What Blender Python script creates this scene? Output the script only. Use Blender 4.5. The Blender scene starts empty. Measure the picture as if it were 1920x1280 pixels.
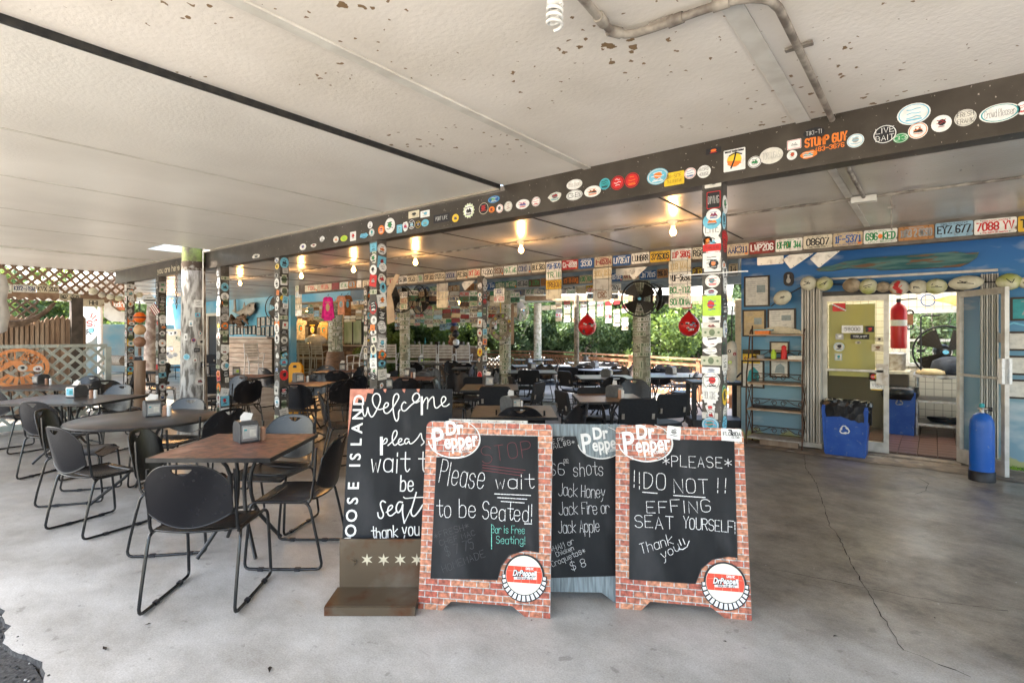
import bpy, math, random
from mathutils import Vector, Matrix
rnd = random.Random(7)
S = bpy.context.scene
COL = S.collection
# ---------------------------------------------------------------- camera, sky, sun, exposure
YAW = math.radians(38.0)
FPX, HY, H = 1013.0, 625.0, 1.55            # focal length in photo pixels, horizon row, eye height
cam_d = bpy.data.cameras.new("camera"); cam = bpy.data.objects.new("camera", cam_d); COL.objects.link(cam)
cam.location = (0, 0, H); cam.rotation_euler = (math.radians(90), 0, YAW)
cam_d.sensor_width = 36; cam_d.lens = FPX / 1920 * 36; cam_d.shift_y = -(640 - HY) / 1920
cam_d.clip_end = 600; cam_d.clip_start = 0.05
S.camera = cam
W = bpy.data.worlds.new("World"); S.world = W; W.use_nodes = True
wn = W.node_tree.nodes; sky = wn.new("ShaderNodeTexSky"); sky.sky_type = 'NISHITA'; sky.sun_disc = False
SUN_EL, SUN_AZ = math.radians(58), math.radians(222)     # azimuth from +Y towards +X
sky.sun_elevation = SUN_EL; sky.sun_rotation = SUN_AZ
sky.air_density = 1.3; sky.dust_density = 3.5
W.node_tree.links.new(sky.outputs[0], wn["Background"].inputs[0]); wn["Background"].inputs[1].default_value = 0.15
sd = bpy.data.lights.new("sun", 'SUN'); sd.energy = 4.5; sd.angle = math.radians(0.5); sd.color = (1, .95, .87)
sun = bpy.data.objects.new("sun", sd); COL.objects.link(sun)
_sv = Vector((math.sin(SUN_AZ) * math.cos(SUN_EL), math.cos(SUN_AZ) * math.cos(SUN_EL), math.sin(SUN_EL)))
sun.rotation_euler = (-_sv).to_track_quat('-Z', 'Y').to_euler()
S.view_settings.view_transform = 'Standard'; S.view_settings.look = 'None'
S.view_settings.gamma = 1; S.view_settings.use_curve_mapping = False
S.view_settings.exposure = 2.85
S.cycles.use_denoising = True
S.cycles.max_bounces = 10; S.cycles.diffuse_bounces = 6; S.cycles.transparent_max_bounces = 12
S.cycles.sample_clamp_indirect = 6

# ---------------------------------------------------------------- measuring helpers
CY, SY = math.cos(YAW), math.sin(YAW)
def ray(px):
    k = (px - 960) / FPX
    return -SY + k * CY, CY + k * SY
def at(px, t, z=0.0):
    a, b = ray(px); return Vector((a * t, b * t, z))
def tz(py, z): return (H - z) * FPX / (py - HY)          # depth at which height z falls on photo row py
def gp(px, py, z=0.0): return at(px, tz(py, z), z)
def onY(px, py, Y):
    a, b = ray(px); t = Y / b; return Vector((a * t, Y, H + (HY - py) * t / FPX))
def onX(px, py, X):
    a, b = ray(px); t = X / a; return Vector((X, b * t, H + (HY - py) * t / FPX))
def onT(px, py, t):
    a, b = ray(px); return Vector((a * t, b * t, H + (HY - py) * t / FPX))
def LT(lat, t, z=0.0): return Vector((-SY * t + CY * lat, CY * t + SY * lat, z))

# ---------------------------------------------------------------- materials
_M = {}
def mat(name, color=(.5, .5, .5), rough=.6, metal=0.0, c2=None, scale=6.0, bump=0.0, thr=(.4, .65), emit=0.0, spec=.32,
        stretch=None, detail=6.0, c3=None, s3=2.0, t3=(.55, .7)):
    if name in _M: return _M[name]
    m = bpy.data.materials.new(name); m.use_nodes = True; _M[name] = m
    n = m.node_tree.nodes; l = m.node_tree.links; p = n["Principled BSDF"]
    p.inputs["Base Color"].default_value = (*color, 1); p.inputs["Roughness"].default_value = rough
    p.inputs["Metallic"].default_value = metal; p.inputs["Specular IOR Level"].default_value = spec
    if emit: p.inputs["Emission Color"].default_value = (*color, 1); p.inputs["Emission Strength"].default_value = emit
    if c2 or bump or c3:
        tc = n.new("ShaderNodeTexCoord"); mp = n.new("ShaderNodeMapping"); l.new(tc.outputs["Object"], mp.inputs[0])
        if stretch: mp.inputs["Scale"].default_value = stretch
        nz = n.new("ShaderNodeTexNoise"); nz.inputs["Scale"].default_value = scale; nz.inputs["Detail"].default_value = detail
        l.new(mp.outputs[0], nz.inputs["Vector"])
        out = None
        if c2:
            r = n.new("ShaderNodeValToRGB"); r.color_ramp.elements[0].position = thr[0]; r.color_ramp.elements[1].position = thr[1]
            r.color_ramp.elements[0].color = (*color, 1); r.color_ramp.elements[1].color = (*c2, 1)
            l.new(nz.outputs[0], r.inputs[0]); out = r.outputs[0]
        if c3:
            nz2 = n.new("ShaderNodeTexNoise"); nz2.inputs["Scale"].default_value = s3; nz2.inputs["Detail"].default_value = 5
            l.new(mp.outputs[0], nz2.inputs["Vector"])
            mr = n.new("ShaderNodeMapRange"); mr.inputs[1].default_value = t3[0]; mr.inputs[2].default_value = t3[1]
            l.new(nz2.outputs[0], mr.inputs[0])
            mx = n.new("ShaderNodeMix"); mx.data_type = 'RGBA'; l.new(mr.outputs[0], mx.inputs[0])
            if out: l.new(out, mx.inputs[6])
            else: mx.inputs[6].default_value = (*color, 1)
            mx.inputs[7].default_value = (*c3, 1); out = mx.outputs[2]
        if out: l.new(out, p.inputs["Base Color"])
        if bump:
            b = n.new("ShaderNodeBump"); b.inputs["Strength"].default_value = bump; b.inputs["Distance"].default_value = .01
            l.new(nz.outputs[0], b.inputs["Height"]); l.new(b.outputs[0], p.inputs["Normal"])
    return m
def P(name):      # plain paints and inks by name
    c = PAINT[name]
    if name in ('chalk', 'chalkteal'): return mat(name, c, .9, c2=tuple(x * .22 for x in c), scale=230, thr=(.50, .66), detail=3)
    return mat(name, c, .45, c2=tuple(x * .8 for x in c), scale=25, thr=(.45, .7))
PAINT = dict(white=(.72, .72, .70), offwhite=(.62, .60, .54), cream=(.58, .52, .38), tan=(.5, .38, .2), ink=(.015, .015, .018),
             red=(.55, .02, .02), maroon=(.25, .02, .025), orange=(.75, .2, .03), yellow=(.75, .5, .03), blue=(.02, .09, .3),
             sky=(.15, .45, .6), teal=(.03, .28, .3), green=(.03, .25, .08), lime=(.4, .6, .05), pink=(.75, .03, .3),
             brown=(.16, .07, .03), grey=(.3, .3, .29), silver=(.42, .41, .39), navy=(.02, .04, .13), rustpaint=(.3, .12, .04),
             chalk=(.75, .75, .75), peach=(.62, .3, .2), chalkteal=(.2, .6, .5), chalkred=(.16, .025, .03), faint=(.06, .06, .065),
             bill=(.42, .43, .32), billink=(.12, .16, .09), photo=(.25, .3, .3))
# ---------------------------------------------------------------- mesh builder
class MB:
    def __init__(s, M=None): s.v = []; s.f = []; s.fm = []; s.mats = []; s.M = M; s.sm = []; s.weld = False
    def mi(s, m):
        if m not in s.mats: s.mats.append(m)
        return s.mats.index(m)
    def add(s, vs, fs, m, smooth=False, M=None):
        b = len(s.v); M = M or s.M
        for q in vs:
            q = Vector(q); s.v.append(tuple(M @ q) if M else tuple(q))
        k = s.mi(m)
        for f in fs: s.f.append([b + i for i in f]); s.fm.append(k); s.sm.append(smooth)
    def box(s, c, d, m, R=None, bev=0.0):
        x, y, z = d[0] / 2, d[1] / 2, d[2] / 2
        vs = [Vector((i * x, j * y, k * z)) for k in (-1, 1) for j in (-1, 1) for i in (-1, 1)]
        fs = [(0, 2, 3, 1), (4, 5, 7, 6), (0, 1, 5, 4), (2, 6, 7, 3), (0, 4, 6, 2), (1, 3, 7, 5)]
        if bev:
            import bmesh
            bm = bmesh.new(); bv = [bm.verts.new(q) for q in vs]
            for f in fs: bm.faces.new([bv[i] for i in f])
            bmesh.ops.bevel(bm, geom=bm.edges[:], offset=bev, segments=2, affect='EDGES', profile=.6)
            bm.verts.index_update(); vs = [q.co.copy() for q in bm.verts]; fs = [[q.index for q in f.verts] for f in bm.faces]; bm.free()
        c = Vector(c); vs = [(R @ q if R else q) + c for q in vs]
        s.add(vs, fs, m); return s
    def b2(s, a, b, m): # box from corners
        return s.box([(a[i] + b[i]) / 2 for i in range(3)], [abs(a[i] - b[i]) for i in range(3)], m)
    def beam(s, a, b, w, h, m, up=(0, 0, 1)):
        a = Vector(a); b = Vector(b); d = (b - a); L = d.length; d.normalize(); u = Vector(up); x = d.cross(u)
        if x.length < 1e-4: x = Vector((1, 0, 0))
        x.normalize(); u = x.cross(d)
        R = Matrix((x, d, u)).transposed()
        return s.box((a + b) / 2, (w, L, h), m, R)
    def tube(s, pts, r, m, n=8, cap=True, closed=False):
        pts = [Vector(p) for p in pts]; N = len(pts); vs = []; fs = []; up = None
        for i, p in enumerate(pts):
            if closed: d = pts[(i + 1) % N] - pts[i - 1]
            else: d = pts[min(i + 1, N - 1)] - pts[max(i - 1, 0)]
            if d.length < 1e-9: d = Vector((0, 0, 1))
            d.normalize()
            if up is None: up = Vector((0, 0, 1)) if abs(d.z) < .9 else Vector((1, 0, 0))
            x = d.cross(up); 
            if x.length < 1e-6: x = Vector((1, 0, 0))
            x.normalize(); up = x.cross(d).normalized(); rr = r[i] if isinstance(r, (list, tuple)) else r
            for k in range(n):
                a = 2 * math.pi * k / n; vs.append(p + x * math.cos(a) * rr + up * math.sin(a) * rr)
        for i in range(N if closed else N - 1):
            for k in range(n):
                j = (i + 1) % N
                fs.append((i * n + k, i * n + (k + 1) % n, j * n + (k + 1) % n, j * n + k))
        s.add(vs, fs, m, True)
        if cap and not closed: s.add(vs[:n], [tuple(range(n))], m); s.add(vs[-n:], [tuple(range(n))], m)
        return s
    def lathe(s, prof, m, n=16, c=(0, 0, 0), smooth=True, sx=1, sy=1):
        vs = []; fs = []; c = Vector(c)
        for r, z in prof:
            for k in range(n):
                a = 2 * math.pi * k / n; vs.append(c + Vector((math.cos(a) * r * sx, math.sin(a) * r * sy, z)))
        for i in range(len(prof) - 1):
            for k in range(n): fs.append((i * n + k, i * n + (k + 1) % n, (i + 1) * n + (k + 1) % n, (i + 1) * n + k))
        s.add(vs, fs, m, smooth)
        for i in (0, -1):
            if prof[i][0] > 1e-4:
                q = vs[:n] if i == 0 else vs[-n:]; s.add(q, [tuple(range(n))], m)
        return s
    def prism(s, poly, z0, z1, m, mside=None):   # polygon in xy extruded z0..z1
        n = len(poly); vs = [(x, y, z0) for x, y in poly] + [(x, y, z1) for x, y in poly]
        s.add(vs, [tuple(range(n - 1, -1, -1)), tuple(range(n, 2 * n))], m)
        s.add(vs, [(i, (i + 1) % n, n + (i + 1) % n, n + i) for i in range(n)], mside or m); return s
    def ribbon(s, pts, w, m, z=0.0):             # flat stroke in xy at height z
        pts = [Vector((p[0], p[1])) for p in pts]; vs = []; N = len(pts)
        if N < 2: return s
        for i in range(N):
            d = pts[min(i + 1, N - 1)] - pts[max(i - 1, 0)]
            if d.length < 1e-9: d = Vector((1, 0))
            d.normalize(); nx = Vector((-d.y, d.x)) * w / 2
            e = d * w * .4 * (-1 if i == 0 else (1 if i == N - 1 else 0))
            vs += [(*(pts[i] + nx + e), z), (*(pts[i] - nx + e), z)]
        s.add(vs, [(2 * i, 2 * i + 1, 2 * i + 3, 2 * i + 2) for i in range(N - 1)], m); return s
    def mesh(s, name):
        me = bpy.data.meshes.new(name); me.from_pydata(s.v, [], s.f)
        for m in s.mats: me.materials.append(m)
        me.polygons.foreach_set("material_index", s.fm); me.polygons.foreach_set("use_smooth", s.sm); me.update()
        if s.weld:
            import bmesh
            bm = bmesh.new(); bm.from_mesh(me); bmesh.ops.remove_doubles(bm, verts=bm.verts, dist=.0004); bm.to_mesh(me); bm.free()
        return me
    def obj(s, name, parent=None, M=None, **kw):
        o = bpy.data.objects.new(name, s.mesh(name)); return link(o, parent, M, **kw)
def link(o, parent=None, M=None, label=None, cat=None, group=None, kind=None):
    COL.objects.link(o)
    if parent: o.parent = parent
    if M is not None: o.matrix_basis = M
    if label: o["label"] = label
    if cat: o["category"] = cat
    if group: o["group"] = group
    if kind: o["kind"] = kind
    return o
def empty(name, loc=(0, 0, 0), rz=0.0, **kw):
    o = bpy.data.objects.new(name, None); o.empty_display_size = .1; link(o, **kw)
    o.location = loc; o.rotation_euler = (0, 0, rz); return o
def kids(o, acc={}):
    return acc.get(o.name, [])
def copy_tree(src, children, loc, rz, label=None, group=None):
    """children: list of (obj, [sub-objs]) of src"""
    r = src.copy(); COL.objects.link(r); r.location = loc; r.rotation_euler = (0, 0, rz)
    if label: r["label"] = label
    if group: r["group"] = group
    for c, subs in children:
        k = c.copy(); COL.objects.link(k); k.parent = r
        for q in subs:
            u = q.copy(); COL.objects.link(u); u.parent = k
    return r
def tree_of(src):
    return [(c, [q for q in COL.objects if q.parent == c]) for c in COL.objects if c.parent == src]
def frame(o, x, y):                                # matrix: local x right, y up, z out
    x = Vector(x).normalized(); y = Vector(y); z = x.cross(y).normalized(); y = z.cross(x)
    M = Matrix((x, y, z)).transposed().to_4x4(); M.translation = Vector(o); return M
def circ(r, n=20, cx=0, cy=0, ry=None, a0=0.0):
    ry = r if ry is None else ry
    return [(cx + r * math.cos(a0 + 2 * math.pi * i / n), cy + ry * math.sin(a0 + 2 * math.pi * i / n)) for i in range(n)]
def rrect(w, h, r=.01, cx=0, cy=0, n=3):
    out = []
    for qx, qy, a in ((1, 1, 0), (-1, 1, 90), (-1, -1, 180), (1, -1, 270)):
        for i in range(n + 1):
            t = math.radians(a + 90 * i / n); out.append((cx + qx * (w / 2 - r) + r * math.cos(t), cy + qy * (h / 2 - r) + r * math.sin(t)))
    return out
# ---------------------------------------------------------------- single-stroke lettering
G = {
'A': "002640|1232", 'B': "0006|0626354433 03|03334241300 0", 'C': "4536160501103041", 'D': "0006|06264542200 0",
'E': "46060040|0333", 'F': "460600|0333", 'G': "4536160501103041 43 23", 'H': "0006|4046|0343", 'I': "2026", 'J': "4641301001", 'K': "0006|460340",
'L': "060040", 'M': "0006234640", 'N': "00064046", 'O': "1001051636454130 10", 'P': "0006063645443303", 'Q': "100105163645413010|2240",
'R': "0006063645443303|2340", 'S': "4536160504133342413010 01", 'T': "0646|2620", 'U': "06011030414 6", 'V': "062046", 'W': "0610243046", 'X': "0046|0640",
'Y': "0623 46|2320", 'Z': "06460040", '0': "1001051636454130 10", '1': "152620|1030", '2': "0516364544 0040", '3': "0516364544332342413010 01",
'4': "30360141", '5': "46060434433 1301001", '6': "4536160501103041423303", '7': "064610", '8': "1333444536160504133342413010 010213", '9': "011030414536160504134 3",
'a': "4334140301103041|4440", 'b': "0600|0314344 341300001", 'c': "4334140301103041", 'd': "4640|4334140301103041", 'e': "024243341403011030 41",
'f': "4536261520|0434", 'g': "4334140301103041|444b3b1b0a", 'h': "0600|031434434 0", 'i': "2420|2526", 'j': "342b1b0a|3535", 'k': "0600|440240",
'l': "2620", 'm': "0004|03142320|23344340", 'n': "0004|031434434 0", 'o': "100103143443413010",
'p': "040b|0314344341301001", 'q': "4334140301103041|444b", 'r': "0400|02143443", 's': "4334140312 32413010 01", 't': "26213041|0444", 'u': "040110304144|4440",
'v': "042044", 'w': "0410233044", 'x': "0044|0440", 'y': "042044|20 1b0b", 'z': "04440040", '!': "2622|2120", '*': "2125|0244|0442", '-': "0343", '.': "2021",
'$': "4536160504133342413010 01|2a27", "'": "2624", '#': "1016|3036|0242|0444", ':': "2122|2425", ',': "211a", '+': "2125|0343", '&': "4015162503011042", '?': "05163645442322|2120",
}
def glyph(ch):
    s = G.get(ch)
    if s is None: return []
    s = s.replace(' ', '').replace('.5', ''); out = []
    for st in s.split('|'):
        pl = []
        for i in range(0, len(st) - 1, 2):
            y = {'a': -1, 'b': -2}.get(st[i + 1]); pl.append((int(st[i]), int(st[i + 1]) if y is None else y))
        if len(pl) == 1: pl.append((pl[0][0] + .1, pl[0][1] + .4))
        out.append(pl)
    return out
ROUND = set("CDGJOPQRSU023568 9abcdefghjmnopqrstuy$&?")
def chaikin(p, it=1):
    for _ in range(it):
        q = [p[0]]
        for a, b in zip(p, p[1:]):
            q += [(a[0] * .75 + b[0] * .25, a[1] * .75 + b[1] * .25), (a[0] * .25 + b[0] * .75, a[1] * .25 + b[1] * .75)]
        p = q + [p[-1]]
    return p
def text_strokes(txt, x0, y0, x1, cap, x1y=None, wob=0.0, seed=1, it=1, sp=1.6, slant=0.0):
    """baseline from (x0,y0) to (x1,x1y); returns polylines in the same 2D units"""
    r = random.Random(seed); x1y = y0 if x1y is None else x1y
    adv = [.9 + sp if c in "!.,':Ili" else (3.2 if c == ' ' else (4 + sp if c not in "tfj1r" else 3.1 + sp * .8)) for c in txt]
    tot = sum(adv) - sp; L = math.hypot(x1 - x0, x1y - y0); k = L / tot; a = math.atan2(x1y - y0, x1 - x0); cx = 0; out = []
    for c, ad in zip(txt, adv):
        off = -1.6 if c in "!.,':Ili" else (-.4 if c in "tfj1r" else 0)
        dy = r.uniform(-1, 1) * wob * cap; sc = 1 + r.uniform(-1, 1) * wob; rot = r.uniform(-1, 1) * wob * .6
        for pl in glyph(c):
            if c in ROUND and len(pl) > 2: pl = chaikin(pl, it)
            q = []
            for gx, gy in pl:
                gx = (gx + gy * slant + off) * sc; gy = gy * sc; gx, gy = gx - gy * rot, gy + gx * rot
                u = (cx + gx) * k; v = gy / 6 * cap + dy
                q.append((x0 + u * math.cos(a) - v * math.sin(a), y0 + u * math.sin(a) + v * math.cos(a)))
            out.append(q)
        cx += ad
    return out
def font_mb(mb, txt, x, y, size, m, z=0.0, rot=0.0, shear=0.0, bold=0.0, width=None, align='CENTER', spacing=1.0):
    c = bpy.data.curves.new("lettering", 'FONT'); c.body = txt; c.size = size; c.shear = shear; c.offset = bold; c.align_x = align; c.align_y = 'CENTER'
    c.resolution_u = 3; c.space_character = spacing
    o = bpy.data.objects.new("lettering", c); me = bpy.data.meshes.new_from_object(o)
    xs = [v.co.x for v in me.vertices] or [0, 1]; k = (width / max(1e-6, max(xs) - min(xs))) if width else 1.0
    ca, sa = math.cos(rot), math.sin(rot)
    vs = [(x + v.co.x * k * ca - v.co.y * sa, y + v.co.x * k * sa + v.co.y * ca, z) for v in me.vertices]
    mb.add(vs, [tuple(p.vertices) for p in me.polygons], m)
    bpy.data.objects.remove(o); bpy.data.curves.remove(c); bpy.data.meshes.remove(me)
# ================================================================ THE SETTING
XL, XR = -13.3, 4.2               # lattice side, right end of the shelter
YB, YP, YW = 3.70, 7.13, 8.35      # sticker beam, plate beam, blue wall
Z1, Z2, ZB = 2.83, 2.72, 2.55      # near ceiling, far ceiling, beam underside
def floor_mat():
    m = bpy.data.materials.new("worn_shaded_concrete"); m.use_nodes = True; n = m.node_tree.nodes; l = m.node_tree.links; p = n["Principled BSDF"]
    tc = n.new("ShaderNodeTexCoord"); P0 = tc.outputs["Object"]
    def noise(sc, det=6, st=None, rough=.6):
        q = n.new("ShaderNodeTexNoise"); q.inputs["Scale"].default_value = sc; q.inputs["Detail"].default_value = det; q.inputs["Roughness"].default_value = rough
        if st:
            mp = n.new("ShaderNodeMapping"); mp.inputs["Scale"].default_value = st; mp.inputs["Rotation"].default_value = (0, 0, .5); l.new(P0, mp.inputs[0]); l.new(mp.outputs[0], q.inputs[0])
        else: l.new(P0, q.inputs[0])
        return q.outputs[0]
    def ramp(src, a, b, c1, c2):
        r = n.new("ShaderNodeValToRGB"); e = r.color_ramp.elements; e[0].position = a; e[1].position = b; e[0].color = (*c1, 1); e[1].color = (*c2, 1); l.new(src, r.inputs[0]); return r.outputs[0]
    def mix(f, a, b):
        x = n.new("ShaderNodeMix"); x.data_type = 'RGBA'
        if isinstance(f, float): x.inputs[0].default_value = f
        else: l.new(f, x.inputs[0])
        for i, q in ((6, a), (7, b)):
            if isinstance(q, tuple): x.inputs[i].default_value = (*q, 1)
            else: l.new(q, x.inputs[i])
        return x.outputs[2]
    def math_(op, a, b=0.0):
        x = n.new("ShaderNodeMath"); x.operation = op
        for i, q in ((0, a), (1, b)):
            if isinstance(q, float): x.inputs[i].default_value = q
            else: l.new(q, x.inputs[i])
        return x.outputs[0]
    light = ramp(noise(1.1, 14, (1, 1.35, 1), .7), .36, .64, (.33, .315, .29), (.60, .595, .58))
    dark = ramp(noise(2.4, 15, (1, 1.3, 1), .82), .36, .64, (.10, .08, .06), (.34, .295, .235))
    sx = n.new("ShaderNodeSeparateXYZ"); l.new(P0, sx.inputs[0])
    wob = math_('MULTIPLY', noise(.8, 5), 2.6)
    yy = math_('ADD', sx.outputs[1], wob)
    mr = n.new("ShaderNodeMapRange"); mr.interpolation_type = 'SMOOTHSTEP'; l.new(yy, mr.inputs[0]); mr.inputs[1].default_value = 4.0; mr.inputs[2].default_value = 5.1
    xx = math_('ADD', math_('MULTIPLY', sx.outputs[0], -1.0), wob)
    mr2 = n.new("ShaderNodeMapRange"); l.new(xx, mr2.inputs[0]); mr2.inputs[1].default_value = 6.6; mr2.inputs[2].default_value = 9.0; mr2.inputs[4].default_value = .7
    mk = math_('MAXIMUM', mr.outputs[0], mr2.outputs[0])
    col = mix(mk, light, dark)  # darker floor zone: wear and shade both put into the colour
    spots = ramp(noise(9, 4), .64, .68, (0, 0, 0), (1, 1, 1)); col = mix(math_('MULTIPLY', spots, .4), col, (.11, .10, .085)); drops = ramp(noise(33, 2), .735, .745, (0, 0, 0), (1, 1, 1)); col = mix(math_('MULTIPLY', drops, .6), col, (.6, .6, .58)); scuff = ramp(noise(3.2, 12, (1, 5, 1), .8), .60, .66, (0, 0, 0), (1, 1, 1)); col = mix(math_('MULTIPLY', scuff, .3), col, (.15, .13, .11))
    rust = ramp(noise(.9, 7, (1, 6, 1)), .66, .74, (0, 0, 0), (1, 1, 1)); col = mix(math_('MULTIPLY', rust, .4), col, (.33, .22, .12))
    fine = ramp(noise(110, 6, None, .8), .36, .6, (.66, .65, .63), (1, 1, 1)); x = n.new("ShaderNodeMix"); x.data_type = 'RGBA'; x.blend_type = 'MULTIPLY'; x.inputs[0].default_value = 1; l.new(col, x.inputs[6]); l.new(fine, x.inputs[7])
    l.new(x.outputs[2], p.inputs["Base Color"])
    rr = n.new("ShaderNodeMapRange"); l.new(noise(1.7, 6), rr.inputs[0]); rr.inputs[1].default_value = .35; rr.inputs[2].default_value = .65; rr.inputs[3].default_value = .28; rr.inputs[4].default_value = .5
    l.new(rr.outputs[0], p.inputs["Roughness"])
    b = n.new("ShaderNodeBump"); b.inputs["Strength"].default_value = .25; b.inputs["Distance"].default_value = .004; l.new(noise(40, 5), b.inputs["Height"]); l.new(b.outputs[0], p.inputs["Normal"])
    return m
def ceil_mat(name, base, dirt, speck, rough, metal=0.0, speckcol=(.10, .05, .02)):
    m = bpy.data.materials.new(name); m.use_nodes = True; n = m.node_tree.nodes; l = m.node_tree.links; p = n["Principled BSDF"]
    tc = n.new("ShaderNodeTexCoord"); o = tc.outputs["Object"]
    nz = n.new("ShaderNodeTexNoise"); nz.inputs["Scale"].default_value = .9; nz.inputs["Detail"].default_value = 7; l.new(o, nz.inputs[0])
    r = n.new("ShaderNodeValToRGB"); r.color_ramp.elements[0].position = .38; r.color_ramp.elements[1].position = .68
    r.color_ramp.elements[0].color = (*base, 1); r.color_ramp.elements[1].color = (*dirt, 1); l.new(nz.outputs[0], r.inputs[0])
    vo = n.new("ShaderNodeTexVoronoi"); vo.inputs["Scale"].default_value = 15; vo.inputs["Randomness"].default_value = 1
    wz = n.new("ShaderNodeTexNoise"); wz.inputs["Scale"].default_value = 30; l.new(o, wz.inputs[0])
    av = n.new("ShaderNodeMix"); av.data_type = 'RGBA'; av.inputs[0].default_value = .05; l.new(o, av.inputs[6]); l.new(wz.outputs[1], av.inputs[7]); l.new(av.outputs[2], vo.inputs[0])
    n3 = n.new("ShaderNodeTexNoise"); n3.inputs["Scale"].default_value = 1.3; n3.inputs["Detail"].default_value = 3; l.new(o, n3.inputs[0])
    th = n.new("ShaderNodeMapRange"); th.inputs[1].default_value = .38; th.inputs[2].default_value = .7; th.inputs[3].default_value = 0; th.inputs[4].default_value = speck; l.new(n3.outputs[0], th.inputs[0])
    sp = n.new("ShaderNodeMath"); sp.operation = 'LESS_THAN'; l.new(vo.outputs["Distance"], sp.inputs[0]); l.new(th.outputs[0], sp.inputs[1])
    mx = n.new("ShaderNodeMix"); mx.data_type = 'RGBA'; l.new(sp.outputs[0], mx.inputs[0]); l.new(r.outputs[0], mx.inputs[6]); mx.inputs[7].default_value = (*speckcol, 1)
    l.new(mx.outputs[2], p.inputs["Base Color"]); p.inputs["Roughness"].default_value = rough; p.inputs["Metallic"].default_value = metal
    f = n.new("ShaderNodeTexNoise"); f.inputs["Scale"].default_value = 45; f.inputs["Detail"].default_value = 5; l.new(o, f.inputs[0])
    b = n.new("ShaderNodeBump"); b.inputs["Strength"].default_value = .35; b.inputs["Distance"].default_value = .006; l.new(f.outputs[0], b.inputs["Height"]); l.new(b.outputs[0], p.inputs["Normal"])
    return m
M_FLOOR = floor_mat()
M_CEIL1 = ceil_mat("foam_ceiling", (.78, .735, .68), (.62, .575, .51), .30, .6, speckcol=(.22, .14, .07))
M_CEIL1L = ceil_mat("glossy_ceiling", (.76, .735, .69), (.64, .615, .57), .04, .33)
M_CEIL2 = ceil_mat("silver_ceiling", (.56, .53, .50), (.44, .41, .385), .12, .27, .2, (.08, .06, .05))
M_ASPH = mat("asphalt", (.035, .035, .037), .9, c2=(.07, .07, .068), scale=60, bump=.8)
M_EARTH = mat("sandy_ground", (.52, .48, .40), .9, c2=(.40, .36, .29), scale=2, bump=.3)  # ground kept pale so the unseen lot bounces sunlight onto the ceiling
M_BEAM = mat("brown_beam_paint", (.035, .028, .021), .4, c2=(.058, .048, .038), scale=4, c3=(.33, .3, .26), s3=55, t3=(.70, .72))
M_POST = mat("dark_post_paint", (.04, .034, .028), .5, c2=(.10, .09, .08), scale=7, c3=(.35, .33, .3), s3=40, t3=(.66, .70))
M_BLACK = mat("black_metal", (.014, .014, .015), .35, c2=(.03, .028, .026), scale=20)
M_TRIM = mat("pale_trim", (.62, .6, .55), .5, c2=(.5, .47, .42), scale=6)
M_STEEL = mat("galvanised_steel", (.42, .4, .37), .42, .6, c2=(.26, .22, .18), scale=14)
M_RUST = mat("rusty_steel", (.12, .09, .06), .42, .55, c2=(.11, .045, .02), scale=5, thr=(.5, .62), bump=.15, c3=(.18, .155, .12), s3=3, t3=(.5, .7))
M_WOOD = mat("weathered_wood", (.22, .14, .09), .8, c2=(.34, .25, .18), scale=9, stretch=(1, 1, .12), bump=.3)
M_GWOOD = mat("grey_wood", (.38, .35, .31), .8, c2=(.24, .21, .18), scale=10, bump=.25)
M_ALU = mat("aluminium_frame", (.48, .46, .42), .4, .35, c2=(.36, .34, .3), scale=10)

g = MB(); g.add([(-140, -40, -.09), (60, -40, -.09), (60, 120, -.09), (-140, 120, -.09)], [(0, 1, 2, 3)], M_EARTH)
g.obj("ground", kind="structure")
g = MB(); g.add([(-60, -2.6, -.02), (30, -2.6, -.02), (30, .62, -.02), (-60, .62, -.02)], [(0, 1, 2, 3)], M_ASPH)
g.obj("asphalt", kind="structure")
# slab with a broken front edge
r2 = random.Random(3); edge = []
x = -26.0
while x < XR + 6: edge.append((x, .6 + .03 * math.sin(x * 9) + r2.uniform(-.02, .02))); x += .06 if -6 < x < -1 else 1.0
poly = edge + [(XR + 6, YW + .02), (-2.4, YW + .02), (-2.4, 24), (-26, 24)]
M = MB(); n_ = len(poly)
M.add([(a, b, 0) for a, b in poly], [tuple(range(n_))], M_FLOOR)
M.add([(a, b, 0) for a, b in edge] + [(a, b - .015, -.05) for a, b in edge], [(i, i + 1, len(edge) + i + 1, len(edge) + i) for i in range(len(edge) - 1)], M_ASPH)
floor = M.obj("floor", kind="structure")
M_CRACK = mat("crack_dirt", (.035, .03, .026), .9)
def crack(pts, w, seed):
    r = random.Random(seed); q = []
    pw = [gp(*p) for p in pts]
    for a, b in zip(pw, pw[1:]):
        k = max(2, int((b - a).length / .05))
        for i in range(k):
            v = a.lerp(b, i / k); q.append((v.x + r.uniform(-.007, .007), v.y + r.uniform(-.007, .007)))
    m = MB()
    for i in range(len(q) - 1): m.ribbon([q[i], q[i + 1]], w * r.uniform(.4, 1.3), M_CRACK, .003)
    m.obj("crack", floor)
crack([(1507, 850), (1512, 880), (1530, 905), (1556, 985), (1575, 1010), (1600, 1062), (1660, 1165), (1692, 1217), (1760, 1245), (1850, 1282)], .0048, 1)
crack([(1440, 1065), (1540, 1085), (1640, 1105), (1760, 1128), (1910, 1148)], .004, 2)
crack([(1720, 895), (1740, 905), (1735, 920), (1710, 928)], .005, 3)
crack([(1590, 868), (1690, 880), (1800, 905), (1919, 932)], .004, 4)
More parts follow.
